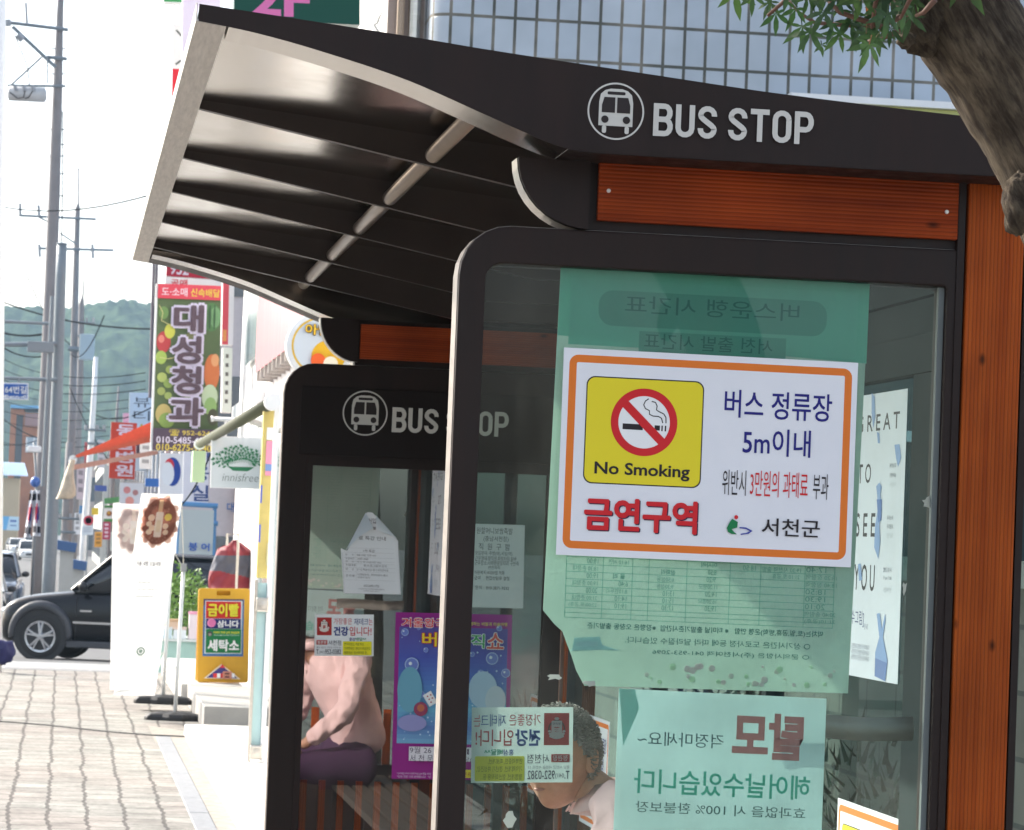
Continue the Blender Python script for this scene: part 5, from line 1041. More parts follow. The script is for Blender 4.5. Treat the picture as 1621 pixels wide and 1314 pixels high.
bk = MB().prism([o.P(0, .0)+V((0, .05, -.01)), o.P(1, 0)+V((0, .05, -.01)), o.P(1, 1)+V((0, .42, 0)), o.P(0, 1)+V((0, .42, 0))], (0, .04, .0)); bk.build('back_panel', YP, ab)
o.step = .0025; zc = lambda x, y: o.uv(*q(x, y))
def RR(x0, y0, x1, y1, col, r=0): a = zc(x0, y0); e = zc(x1, y1); o.rect(a[0], a[1], e[0], e[1], col, r)
def TT(s, x0, y0, x1, y1, col, b_=0): a = zc(x0, y0); e = zc(x1, y1); o.text(s, a[0], a[1], e[0], e[1], col, b_)
RR(340, 508, 634, 936, (50, 110, 170)); RR(340, 508, 634, 560, (70, 52, 92)); RR(352, 520, 622, 918, (206, 214, 220)); RR(358, 526, 616, 655, (206, 50, 40)); RR(358, 655, 616, 730, (40, 48, 110)); RR(358, 730, 616, 910, (30, 124, 72))
TT('금이빨', 370, 540, 600, 642, (230, 220, 60), .04); TT('삼니다', 440, 665, 600, 722, (240, 240, 244), .035); TT('세탁소', 368, 806, 602, 898, (244, 246, 244), .04)
TT('아이티 피해 난민 후원업체', 412, 746, 602, 766, (230, 220, 60), .02); TT('사랑으로 마음 모아 어려운 이웃을 도웁시다', 412, 770, 602, 782, (220, 230, 220))
u, v = zc(396, 684); o.disc(u, v, .042, (230, 140, 180), 20); o.disc(u+.012, v, .036, (210, 110, 160), 20); u, v = zc(384, 764); o.disc(u, v, .026, (70, 76, 74), 16); u, v = zc(384, 770); o.disc(u, v, .014, (150, 140, 130), 12)
o.poly([zc(*p) for p in ((340, 1094), (470, 988), (612, 1102))], (230, 214, 190)); o.poly([zc(*p) for p in ((358, 1090), (472, 1000), (590, 1096))], (66, 60, 122))
for x0, x1, col in ((410, 438, (214, 60, 60)), (438, 462, (240, 236, 240)), (462, 482, (196, 50, 56)), (548, 566, (236, 232, 236))): RR(x0, 1058, x1, 1090, col)
RR(480, 1042, 546, 1100, (196, 130, 110)); RR(494, 1054, 528, 1066, (90, 50, 50)); RR(494, 1078, 528, 1090, (90, 50, 50)); o.poly([zc(*p) for p in ((456, 1016), (474, 988), (500, 1016))], (206, 50, 60))
o.mb.build('print', o.mats, ab)
# banner stands
FB = paper('white_banner_cloth', (.80, .80, .80), .45)
def banner(px, Y, base, label, faded):
    c = Card(at(*px[0], Y), at(*px[1], Y), at(*px[2], Y), tr=True, step=.0003); r = root('banner_stand', label, 'banner', at(*base, Y), 'white banners on black stands')
    # slightly rippled cloth
    m = MB(); nx, ny = 8, 20; vs = []
    for j in range(ny+1):
        for i in range(nx+1): u, v = i/nx, j/ny; vs.append(c.P(u, v)+V((0, .012*math.sin(u*5+v*3)+.02*math.sin(v*PI)-.0, 0)))
    c.n = V((0, -1, 0))
    m.add(vs, [(j*(nx+1)+i, j*(nx+1)+i+1, (j+1)*(nx+1)+i+1, (j+1)*(nx+1)+i) for j in range(ny) for i in range(nx)]); m.build('cloth', FB, r, smooth=True)
    c.o = c.o+V((0, -.03, 0)); F_ = (lambda col: tuple(int(v+(240-v)*.62) for v in col)) if faded else (lambda col: col)
    random.seed(6)
    for i in range(90): a = random.uniform(0, 2*PI); t = random.uniform(.75, 1.12); c.disc(.52+.38*t*math.cos(a), .135+.112*t*math.sin(a), .02+.012*random.random(), F_((176, 130, 112) if t > .95 else (120, 66, 50)), 8)
    c.disc(.52, .135, .148, F_((112, 58, 44)), 30, rv=.205)
    for i in range(60): a = random.uniform(0, 2*PI); t = random.uniform(0, .95)**.5; c.disc(.52+.36*t*math.cos(a), .135+.105*t*math.sin(a), random.uniform(.006, .012), F_(random.choice([(150, 90, 70), (92, 44, 34), (136, 80, 62)])), 6)
    for x, y, r_ in ((.32, .12, .03), (.28, .15, .025), (.36, .17, .028), (.30, .19, .026), (.68, .16, .026), (.70, .19, .024)): c.disc(x, y, r_, F_((236, 200, 160)), 12)
    c.disc(.72, .115, .032, F_((240, 206, 70)), 14)
    c.rect(.46, .03, .56, .09, F_((206, 160, 110))); c.rect(.42, .09, .60, .215, F_((232, 220, 196)), .012); c.rect(.46, .13, .56, .19, F_((214, 196, 160)))
    if not faded:
        K = (14, 12, 16)
        c.tl('겨울 세럼 오일세럼', .10, .335, .042, K, .02, .62); c.tl('신제품 오일 세럼', .26, .385, .02, (70, 70, 72), 0, .8)
        for i, s in enumerate(('집중적 보습과 탄력', '건조한 피부에 · 건강한 영양 부여', '트리플 바이오 럭셔리 에센스')): c.tl(s, .20, .435+.035*i, .016, (20, 18, 20), .02, .8); c.rect(.12, .435+.035*i, .15, .447+.035*i, (150, 148, 150))
        c.disc(.5, .78, .038, (70, 90, 80), 22, r0=.024); c.disc(.5, .78, .018, (70, 90, 80), 8); c.rect(.36, .803, .64, .808, (150, 160, 156)); c.rect(.4, .815, .6, .819, (190, 196, 194))
    else: c.disc(.4, .8, .03, (206, 212, 208), 22, r0=.02)
    c.mb.build('print', c.mats, r)
    b0 = at(*base, Y)+V((0, .1, 0)); top = c.P(.5, .0)+V((0, .06, 0))
    lp = [(-.27, -.0), (-.25, -.07), (-.12, -.09), (-.06, -.13), (.06, -.13), (.12, -.09), (.25, -.07), (.27, 0), (.25, .1), (.1, .16), (-.1, .16), (-.25, .1)]
    m = MB(); n = len(lp); m.add([(b0.x+x*k, b0.y+y*k, b0.z+h_) for k, h_ in ((1, .015), (1, .055), (.88, .08), (.4, .1)) for x, y in lp], [(j*n+i, j*n+(i+1) % n, (j+1)*n+(i+1) % n, (j+1)*n+i) for j in range(3) for i in range(n)]+[tuple(range(n)), tuple(range(3*n, 4*n))])
    m.build('foot', BLACK, r, bevel=.012)
    pole_t = b0+V((.02, 0, 1.36)); MB().tube([b0+V((0, 0, .09)), pole_t], .0165, 10).build('pole', WHITEP, r, smooth=True); MB().box(pole_t.x-.025, pole_t.x+.025, pole_t.y-.03, pole_t.y+.03, pole_t.z-.02, pole_t.z+.05).build('clamp', pm('grey_plastic', (.3, .3, .31), .5), r)
    for u, v in ((.02, .01), (.98, .01), (.02, .99), (.98, .99)): MB().tube([pole_t if v < .5 else b0+V((0, 0, .5)), c.P(u, v)+V((0, .02, 0))], .004, 6).build('brace_rod', STEEL, r)
    return r
banner([(224, 781), (289, 783), (180, 1100)], 28, (277, 1146), 'white banner with a dark round picture of a bottle, in front of the other banner', False)
banner([(179, 797), (244, 799), (174, 1092)], 29.4, (258, 1118), 'faded white banner partly hidden behind the one with the bottle picture', True)
# planter, plant and boxes, jacket
pl = root('planter', 'long pale green planter at the corner beyond the banners', 'planter', (1.5, 38.5, 0))
MB().box(at(240, 1020, 38).x, 2.2, 38.0, 39.2, -.14, .34).build('box', pm('pale_green_plaster', (.34, .52, .47), .7, var=.12), pl, bevel=.01); MB().box(at(238, 1020, 38).x, 2.22, 37.97, 39.22, .342, .37).build('rim', pm('pale_rim', (.6, .66, .64), .7), pl)
LFM = pm('bright_green_leaf', (.14, .27, .04), .5, var=.4, scale=30)
sh2 = root('shrub', 'bright green leafy shrub in the pale green planter', 'shrub', (1.45, 38.6, .35)); m = MB(); random.seed(2)
for i in range(1500):
    d = V((random.gauss(0, 1), random.gauss(0, 1), random.gauss(0, 1))).normalized()*random.uniform(.45, 1)**.5; k = 1+.35*noise.noise(d*2.5)
    p = V((1.50+d.x*.34*k, 38.65+d.y*.4*k, .78+d.z*.42*k)); a = V((random.uniform(-1, 1), random.uniform(-1, 1), random.uniform(-.3, 1))).normalized(); b_ = a.cross(V((random.uniform(-1, 1), random.uniform(-1, 1), random.uniform(-1, 1)))).normalized(); s_ = random.uniform(.025, .05)
    m.add([p, p+a*s_+b_*s_*.4, p+a*s_*2, p+a*s_-b_*s_*.4], [(0, 1, 2, 3)])
m.build('foliage', LFM, sh2)
for i, (px_, py_, w_, h_, col, lab) in enumerate(((262, 1008, .16, .11, (.55, .68, .74), 'pale blue carton on the planter rim behind the banner pole'), (285, 1008, .15, .11, (.68, .74, .78), 'white and blue carton on the planter rim beside the yellow board'), (276, 993, .12, .09, (.62, .46, .34), 'brown topped white carton on the second row of the planter rim'), (307, 975, .10, .30, (.70, .62, .66), 'tall white carton with a pink lid beside the yellow board'))):
    b_ = at(px_, py_, 37.9+.0); r = root('carton', lab, 'carton', V((b_.x, 38.05, .372)), 'cartons on the planter'); z0 = .372+(.112 if i == 2 else 0)
    r.location.z = z0; MB().box(b_.x-w_/2, b_.x+w_/2, 38.0, 38.2, z0, z0+h_).build('box', pm('carton_%d' % i, col, .7), r, bevel=.004); MB().box(b_.x-w_/2-.004, b_.x+w_/2+.004, 37.995, 38.205, z0+h_+.001, z0+h_+.03).build('lid', pm('carton_lid_%d' % i, [(.6, .64, .66), (.62, .5, .44), (.5, .33, .2), (.72, .32, .45)][i], .7), r)
jk = root('padded_jacket', 'red and dark grey quilted jacket draped over a rail behind the yellow board', 'jacket', at(368, 1075, 33)); m = MB(); vs = []; q = zz(250, 840, 4.695)
prof = [(68, 564, 582), (92, 528, 620), (128, 446, 668), (150, 438, 694), (180, 428, 716), (240, 402, 735), (300, 384, 738), (360, 374, 738), (430, 376, 735)]
ny = 44; nxx = 18; mats_i = []
def pw(t):
    y = 68+t*(430-68)
    for (ya, la, ra), (yb_, lb, rb) in zip(prof, prof[1:]):
        if y <= yb_+1e-6: k = (y-ya)/(yb_-ya); return y, la+(lb-la)*k, ra+(rb-ra)*k
for j in range(ny+1):
    y, l_, r_ = pw(j/ny)
    for i in range(2*nxx):
        a = PI*i/nxx; cx = (l_+r_)/2; w_ = (r_-l_)/2; p = at(*q(cx-w_*math.cos(a), y), 33); qd = 1+.08*abs(math.sin(j*1.45)); p.y = 33-.13*math.sin(a)*qd*(.3+.7*min(1, j/10))+.05*noise.noise(V((i*.55, j*.10, 2))); vs.append(p)
fs = []; 
for j in range(ny):
    for i in range(2*nxx): fs.append((j*2*nxx+i, j*2*nxx+(i+1) % (2*nxx), (j+1)*2*nxx+(i+1) % (2*nxx), (j+1)*2*nxx+i)); y = 72+(j+.5)/ny*358; mats_i.append(1 if 182 < y < 300+max(0, (i % nxx)-5)*7 else 0)
m.v = [tuple(p) for p in vs]; m.f = fs; m.m = mats_i; m.build('shell', [pm('dark_red_quilt', (.24, .022, .035), .6, var=.15, bump=.2, bscale=12), pm('slate_quilt', (.085, .09, .12), .6, var=.15, bump=.2, bscale=12)], jk, smooth=True)
rl_ = root('clothes_rail', 'thin grey metal rail standing over the quilted jacket', 'rail', at(376, 1078, 32.6)); z = lambda x, y: at(*q(x, y), 32.6)
MB().tube([z(514, 110), z(516, 26), z(596, 28), z(596, 120), V((z(596, 120).x, 32.6, .2))], .013, 8).build('tube', STEEL, rl_)
# cable across the pavement, bag on the pole
cb_ = MB().tube([V((-.9+.28*i, 27.0+.25*math.sin(i*.8)-.15*i, .012)) for i in range(8)], .0055, 6); tag(cb_.build('cable', BLACK, loc=(0, 27, 0)), 'thin black cable lying across the pavement towards the banner stands', 'cable')
wp = root('white_pole', 'bright white post at the far left edge of the picture', 'pole', at(2, 1076, 36)); MB().tube([at(-5, 1080, 36), at(-1, 500, 36), at(2, -60, 36)], .055, 12).build('shaft', WHITEP, wp, smooth=True); MB().lathe([(.12, 0), (.12, .03), (0, .032)], at(-1, 1080, 36), (0, 0, 1), 16).build('base_plate', STEEL, wp)
m = MB(); m.ball(at(4, 1032, 35.8), .14, .1, .13, 18, wob=.5, seed=4); tag(m.build('bundle', pm('navy_cloth', (.012, .014, .09), .7, var=.3, bump=.3, bscale=9), smooth=True, loc=at(4, 1046, 35.8)), 'dark blue cloth bundle hanging on the white post at the left edge', 'bag')
# ================================================================== vehicles
GLS = pm('dark_car_glass', (.012, .014, .018), .04, spec=.8); TYR = pm('tyre_rubber', (.02, .02, .021), .8, var=.2); RIM = pm('alloy_rim', (.5, .5, .52), .25, metal=.9); CHR = pm('chrome_trim', (.75, .75, .76), .12, metal=1.)
def car(name, label, loc, rz, L_, W_, H_, paint, suv=False, flare=None, group=None, xw=None, van=False):
    r = root(name, label, 'car', (0, 0, 0), group); w_ = W_/2; gnd = .22 if suv else .16; R_ = .365 if suv else .31; belt = H_*(.645 if suv else .60); x1 = xw or .17*L_; x2 = L_-.18*L_
    # lower shell
    st_ = [(.0, gnd+.1, belt*.58, .72), (.04, gnd+.03, belt*.74, .84), (.16, gnd, belt*.83, .93), (.45, gnd, belt*.91, .985), (.22*L_, gnd, belt*.965, 1), (.27*L_, gnd, belt*1.0, 1), (.5*L_, gnd, belt*1.01, 1), (.8*L_, gnd, belt*1.03, 1), (.93*L_, gnd, belt*1.02, .97), (.985*L_, gnd+.03, belt*.97, .9), (L_, gnd+.12, belt*.72, .84)]
    m = MB(); vs = []; k = 14
    for x, zb_, zt, ws in st_:
        ww = w_*ws; h = [(0, zb_), (.8*ww, zb_), (.985*ww, zb_+.09), (1.0*ww, zb_+(zt-zb_)*.5), (.985*ww, zb_+(zt-zb_)*.78), (.93*ww, zt-.035), (.80*ww, zt), (0, zt+.025)]
        vs += [(x, y, z_) for y, z_ in h]+[(x, -y, z_) for y, z_ in h[-2:0:-1]]
    m.add(vs, [(j*k+i, j*k+(i+1) % k, (j+1)*k+(i+1) % k, (j+1)*k+i) for j in range(len(st_)-1) for i in range(k)]+[tuple(range(k)), tuple(range((len(st_)-1)*k, len(st_)*k))])
    m.build('body', paint, r, smooth=True, subsurf=1)
    # glasshouse
    gs = [((.26 if suv else .225)*L_, belt*.97, belt*.985, .92, .90), (.32*L_, belt*.97, belt+(H_-belt)*.52, .93, .84), (.39*L_, belt*.97, H_-.05, .94, .76), (.5*L_, belt*.97, H_-.012, .94, .73), (.72*L_, belt*.97, H_-.015, .94, .73), ((.90 if suv else .80)*L_, belt*.98, H_-.09, .93, .73), ((.965 if suv else .93)*L_, belt*.98, belt*1.03, .90, .86)]
    m = MB(); vs = []; k = 8
    for x, zb_, zt, wb, wt in gs:
        h = [(wb*w_, zb_), ((wb*.4+wt*.6)*w_, zb_+(zt-zb_)*.6), (wt*w_, zt-.02), (wt*w_*.8, zt)]; vs += [(x, y, z_) for y, z_ in h]+[(x, -y, z_) for y, z_ in h[::-1]]
    m.add(vs, [(j*k+i, j*k+(i+1) % k, (j+1)*k+(i+1) % k, (j+1)*k+i) for j in range(len(gs)-1) for i in range(k)]+[tuple(range(k)), tuple(range((len(gs)-1)*k, len(gs)*k))])
    m.build('glasshouse', GLS, r, smooth=True)
    rf = MB(); xs_ = [.375*L_, .42*L_, .5*L_, .72*L_, (.90 if suv else .80)*L_]; hz = [H_-.07, H_-.025, H_+.004, H_+.002, H_-.075]; n = len(xs_)
    prf = lambda i: [(-.765*w_, hz[i]-.035), (-.72*w_, hz[i]), (-.4*w_, hz[i]+.018), (.4*w_, hz[i]+.018), (.72*w_, hz[i]), (.765*w_, hz[i]-.035)]
    rf.add([(xs_[i], y, z_) for i in range(n) for y, z_ in prf(i)], [(i*6+j, i*6+j+1, (i+1)*6+j+1, (i+1)*6+j) for i in range(n-1) for j in range(5)]); rf.build('roof', paint, r, smooth=True)
    for s in (-1, 1):
        for xa, za, xb, zb2, ya, yb2, nm in (((.255 if suv else .225)*L_, belt, .385*L_, H_-.06, .925, .775, 'pillar'), (.53*L_, belt, .525*L_, H_-.03, .945, .765, 'pillar'), ((.78 if suv else .80)*L_, belt, (.76 if suv else .76)*L_, H_-.04, .945, .765, 'pillar'), ((.955 if suv else .93)*L_, belt*1.02, (.9 if suv else .8)*L_, H_-.09, .91, .765, 'pillar')):
            MB().tube([(xa, s*ya*w_, za), (xb, s*yb2*w_, zb2)], .032, 6).build(nm, paint, r)
        for x, R2 in ((x1, R_), (x2, R_)):
            yc = s*(w_-.11)
            MB().lathe([(0, 0), (R_+.075, 0), (R_+.075, .012), (0, .012)], (x, s*(w_-.008), R_+.03), (0, s, 0), 32).build('wheel_well_shade', BLACK, r)  # flat black disc paints the darkness of an uncut wheel well
            wh = MB().lathe([(R_*.62, -.10), (R_*.9, -.11), (R_, -.085), (R_, .085), (R_*.92, .115), (R_*.7, .12), (R_*.62, .10)], (x, yc, R_), (0, s, 0), 36, close=True).build('wheel', TYR, r, smooth=True)
            rm = MB().lathe([(R_*.66, .09), (R_*.69, .122), (R_*.60, .118), (R_*.56, .085), (R_*.2, .07), (0, .07)], (x, yc, R_), (0, s, 0), 36)
            for q_ in range(5):
                for d_ in (-.16, .16):
                    a = 2*PI*q_/5+.3; a2 = a+d_; o_ = V((x, yc+s*.115, R_)); rm.tube([o_+V((math.cos(a+d_*.6)*R_*.12, 0, math.sin(a+d_*.6)*R_*.12)), o_+V((math.cos(a2)*R_*.64, 0, math.sin(a2)*R_*.64))], [.030, .024], 6)
            rm.lathe([(.05, .10), (.045, .135), (0, .137)], (x, yc, R_), (0, s, 0), 14); rm.build('rim', RIM, wh, smooth=False)
            MB().lathe([(0, .066), (R_*.6, .066)], (x, yc, R_), (0, s, 0), 24).build('brake_disc', pm('dark_brake', (.05, .05, .05), .5), wh)
            if flare:
                fl_ = MB(); arc = [(x+(R_+k_)*math.cos(a), z_) for a in [PI*i/18 for i in range(19)] for k_, z_ in ((.05, 0),)]
                fl_.tube([(x+(R_+.105)*math.cos(a), s*(w_-.0), R_+.03+(R_+.105)*math.sin(a)) for a in [PI*(-.04)+PI*1.08*i/20 for i in range(21)]], [.05+.025*math.sin(PI*i/20) for i in range(21)], 8); fl_.build('wheel_flare', flare, r, smooth=True)
        MB().ball((.07, s*.66*w_, belt*.66), .08, .14, .075, 14).build('headlight', pm('clear_lamp', (.6, .62, .64), .08, metal=.5), r, smooth=True)
        MB().ball((L_-.05, s*.72*w_, belt*.80), .05, .13, .13, 14).build('tail_light', pm('red_lamp', (.4, .015, .02), .15), r, smooth=True)
        mr = MB(); mr.ball((.30*L_, s*(w_+.10), belt+.07), .07, .10, .075, 14); mr.box(.295*L_, .31*L_, s*w_*.92 if s > 0 else s*(w_+.08), s*(w_+.08) if s > 0 else s*w_*.92, belt, belt+.03); mr.build('mirror', pm('black_plastic', (.02, .02, .022), .35), r, smooth=True)
        for xg in (.275*L_, .53*L_, .775*L_): MB().box(xg, xg+.008, s*w_*.99-.003, s*w_*.99+.003, gnd+.12, belt*.92).build('door_gap', BLACK, r)
        for xg in (.46*L_, .70*L_): MB().box(xg, xg+.17, s*(w_-.004)-.01, s*(w_-.004)+.012, belt*.82, belt*.82+.028).build('handle', CHR if suv else paint, r, bevel=.006)
        if suv:
            MB().box(x1+R_+.16, x2-R_-.16, s*(w_+.004)-.012, s*(w_+.004)+.012, belt*.53, belt*.56).build('side_trim', CHR, r); MB().box(x1+R_+.06, x2-R_-.06, s*(w_-.02)-.03, s*(w_-.02)+.05, gnd-.01, gnd+.10).build('side_skirt', flare, r, bevel=.02)
            MB().box(.29*L_, .33*L_, s*(w_-.001)-.006, s*(w_-.001)+.010, belt*.70, belt*.725).build('side_repeater', CHR, r)
    MB().box(-.035, .05, -.36, .36, belt*.42, belt*.60).build('grille', BLACK, r, bevel=.01); MB().box(L_-.03, L_+.012, -.26, .26, belt*.48, belt*.60).build('number_plate', WHITEP, r)
    r.location = loc; r.rotation_euler = (0, 0, rz); return r
CARB = pm('black_car_paint', (.007, .0075, .010), .22, spec=.3, coat=.15, var=.1, scale=3); FLARE = pm('dark_grey_cladding', (.05, .052, .06), .5)
th = math.radians(-14); px0 = at(6, 1040, 52)
car('suv', 'black sports utility vehicle with silver alloy wheels crossing the side street behind the banners', (px0.x+.10, 52.1, gz(51.2)), th, 4.66, 1.87, 1.74, CARB, True, FLARE, xw=.72)
def on(px_, Y, z_=None): p = at(px_, 900, Y); return (p.x, Y, gz(Y))
car('car', 'dark blue people carrier seen from behind at the left edge', (on(2, 78)[0]-.45, 78, gz(78)), math.radians(90), 4.6, 1.85, 1.72, pm('slate_blue_paint', (.06, .085, .12), .25, coat=1), True, pm('slate_blue_paint', (.06, .085, .12), .25), group='cars on the main road')
car('car', 'silver grey saloon car at the left edge in front of the dark people carrier', (on(-30, 69)[0]-.35, 69, gz(69)), math.radians(90), 4.5, 1.8, 1.45, pm('silver_blue_paint', (.36, .42, .46), .25, metal=.6, coat=1), group='cars on the main road')
car('car', 'white saloon car coming towards the camera far up the main road', (on(29, 300)[0], 300, gz(300)), math.radians(97), 4.6, 1.8, 1.45, pm('white_car_paint', (.75, .76, .76), .25, coat=1), group='cars on the main road')
car('car', 'pale blue grey saloon car further back beside the white one', (on(14, 335)[0], 335, gz(335)), math.radians(100), 4.6, 1.8, 1.5, pm('pale_blue_paint', (.30, .40, .45), .25, coat=1), group='cars on the main road')
car('car', 'white car half hidden behind the grey street pole', (on(54, 240)[0]-.3, 240, gz(240)), math.radians(94), 4.4, 1.75, 1.5, pm('white_car_paint', (.75, .76, .76), .25, coat=1), group='cars on the main road')
car('car', 'grey hatchback behind the flags beside the grey street pole', (on(50, 340)[0], 340, gz(340)), math.radians(95), 4.6, 1.8, 1.6, pm('mid_grey_paint', (.24, .25, .26), .25, coat=1), group='cars on the main road')
# ================================================================== poles and wires
CONC = pm('grey_pole_concrete', (.25, .235, .235), .85, var=.15, scale=2); GSTEEL = pm('galvanised_pole_steel', (.20, .235, .26), .5, metal=.1, var=.1); INS = pm('grey_insulator', (.30, .31, .33), .3)
def pole(name, label, pts, Y, radii, mat, group=None):
    b_ = at(*pts[-1], Y); r = root(name, label, 'pole', V((b_.x, Y, gz(Y))), group); P = [at(*p, Y) for p in pts]; P.append(V((b_.x, Y, gz(Y)))); MB().tube(P, radii+[radii[-1]], 14).build('shaft', mat, r, smooth=True); return r
def bar(r, name, a, b_, Y, rad, mat, dy=0, sq=False): MB().tube([at(*a, Y)+V((0, dy, 0)), at(*b_, Y)+V((0, dy, 0))], rad, 4 if sq else 8).build(name, mat, r)
Y = 85.; p = pole('utility_pole', 'tall concrete utility pole carrying a grey transformer drum on the left', [(99, -60), (95, 20), (91, 150), (86, 300), (81, 430), (72, 640), (66, 760)], Y, [.08, .09, .13, .155, .165, .17, .175], CONC)
bar(p, 'crossarm', (10, 37), (108, 49), Y, .05, GSTEEL, -.2, True); bar(p, 'brace', (20, 44), (88, 108), Y, .05, GSTEEL, -.2); bar(p, 'crossarm', (74, 92), (106, 95), Y, .05, GSTEEL, -.2, True); bar(p, 'crossarm', (12, 137), (104, 138), Y, .035, GSTEEL, -.2, True); bar(p, 'brace', (18, 136), (66, 92), Y, .03, GSTEEL, -.2)
MB().tube([at(12, 150, Y)+V((0, -.3, 0)), at(15, 150, Y)+V((0, -.3, 0)), at(71, 153, Y)+V((0, -.3, 0)), at(74, 153, Y)+V((0, -.3, 0))], [.1, .2, .2, .1], 16).build('transformer', pm('pale_grey_drum', (.5, .5, .5), .4, var=.1), p, smooth=True)
for px_ in (24, 38, 52): bar(p, 'bushing', (px_, 140), (px_+2, 148), Y, .05, INS, -.5)
bar(p, 'insulator', (41, 6), (43, 44), Y, .035, INS, -.2); bar(p, 'insulator', (28, 58), (36, 66), Y, .09, INS, -.3); bar(p, 'insulator', (12, 34), (13, 44), Y, .09, INS, -.3); bar(p, 'insulator', (75, 92), (75, 135), Y, .02, GSTEEL, -.3)
for py_ in (77, 117, 205, 229, 247, 275, 310): bar(p, 'climbing_step', (82-py_*.016, py_), (106-py_*.016, py_), Y, .018, GSTEEL)
for a in ([(24, 60), (34, 85), (44, 110), (47, 140)], [(16, 150), (28, 160), (38, 158), (40, 148)], [(52, 148), (46, 158), (40, 160)], [(99, 180), (99, 300), (97, 400)]): MB().tube([at(*q_, Y)+V((0, -.5, 0)) for q_ in a], .016, 5).build('jumper_cable', BLACK, p)
Y = 76.; p = pole('street_pole', 'thick pale grey steel street pole in front of the concrete utility poles', [(98, 386), (96, 440), (91, 600), (84, 780), (78, 900)], Y, [.12, .125, .135, .15, .16], GSTEEL)
MB().lathe([(.13, 0), (.13, .03), (0, .06)], at(98, 387, Y), (0, 0, 1), 14).build('cap', GSTEEL, p); bar(p, 'arm', (-30, 547), (90, 545), Y, .06, GSTEEL, -.2); MB().box(at(44, 540, Y).x, at(86, 540, Y).x, Y-.4, Y-.2, at(0, 556, Y).z, at(0, 539, Y).z).build('control_box', pm('slate_metal', (.22, .25, .27), .5), p, bevel=.02)
bar(p, 'arm', (-30, 598), (90, 602), Y, .045, GSTEEL, -.2); bar(p, 'arm', (3, 508), (90, 512), Y, .04, pm('slate_metal', (.22, .25, .27), .5), .2); bar(p, 'conduit', (83, 470), (68, 770), Y, .05, GSTEEL, -.25)
sg = root('street_name_sign', 'blue street name sign with white lettering hanging at the left edge', 'sign', at(0, 633, Y)); c = Card(at(-50, 604, Y-.3), at(45, 606.5, Y-.3), at(-50, 631, Y-.3), step=.006); c.sheet(.05, WHITEP); c.rect(.01, .04, .99, .96, (44, 92, 170)); c.frame(.01, .04, .99, .96, .02, (190, 206, 226))
for s, x0, y1, x1, y0 in (('164번길', 3, 621, 42, 609), ('64beon-gil', 0, 631, 41, 623)): a = c.uv(x0, y1); e = c.uv(x1, y0); c.text(s, a[0], e[1], e[0], a[1], (226, 232, 240), .02)
c.thing('', '', '', parent=sg, bodyname='panel'); bar(sg, 'hanger', (30, 599), (30, 606), Y, .03, GSTEEL, -.25)
Y = 150.; p = pole('utility_pole', 'thinner concrete utility pole with two crossarms and a box transformer', [(124, 266), (124, 322), (123, 330), (119, 480), (115, 640), (110, 780)], Y, [.04, .04, .12, .16, .18, .19], CONC)
bar(p, 'crossarm', (30, 342), (152, 348), Y, .06, GSTEEL, -.3, True); bar(p, 'crossarm', (60, 394), (180, 397), Y, .06, GSTEEL, -.3, True); bar(p, 'brace', (95, 370), (122, 388), Y, .04, GSTEEL, -.3); bar(p, 'brace', (62, 345), (80, 354), Y, .04, GSTEEL, -.3)
for a, b_ in (((32, 323), (32, 342)), ((61, 326), (62, 344)), ((62, 388), (63, 408)), ((146, 388), (147, 410))): bar(p, 'insulator', a, b_, Y, .07, INS, -.35)
MB().box(at(126, 540, Y).x, at(150, 540, Y).x, Y-.5, Y-.1, at(0, 564, Y).z, at(0, 523, Y).z).build('transformer', pm('pale_blue_box', (.38, .45, .48), .5), p, bevel=.05); bar(p, 'bracket', (108, 552), (150, 556), Y, .12, GSTEEL, -.2, True)
for k, (pts, Y, rr_, lab) in enumerate(((((134, 428), (131, 470), (129, 482), (127, 600), (121, 760), (117, 850)), 180., [.03, .05, .16, .18, .2, .2], 'concrete pole with a thin lightning rod behind the box transformer'), (((152, 565), (148, 640), (143, 720), (132, 860)), 120., [.08, .1, .12, .13], 'slim pale pole left of the red vertical sign'), (((188, 612), (184, 680), (178, 760)), 140., [.04, .09, .1], 'slender rod topped pole behind the red vertical sign'), (((110, 700), (106, 780), (102, 870)), 130., [.14, .16, .17], 'short pale pole behind the hanging plastic bag'))):
    p = pole('utility_pole', lab, list(pts), Y, rr_, CONC if k != 1 else WHITEP, 'distant poles along the street'); x, y = pts[1]
    bar(p, 'crossarm', (x-14, y+40), (x+20, y+42), Y, .05, GSTEEL, -.2, True); bar(p, 'crossarm', (x-10, y+62), (x+14, y+63), Y, .05, GSTEEL, -.2, True)
    for d_ in (-12, 6, 17): bar(p, 'insulator', (x+d_, y+33), (x+d_, y+40), Y, .06, INS, -.2)
def wire(a, b_, Ya, Yb, sag, rad, lab):
    A_, B_ = at(*a, Ya), at(*b_, Yb); m = MB().tube([A_.lerp(B_, i/14)+V((0, 0, -sag*4*(i/14)*(1-i/14))) for i in range(15)], rad, 5); tag(m.build('wire', pm('grey_wire', (.02, .022, .025), 1, spec=0), loc=A_), lab, 'wire', 'overhead wires')
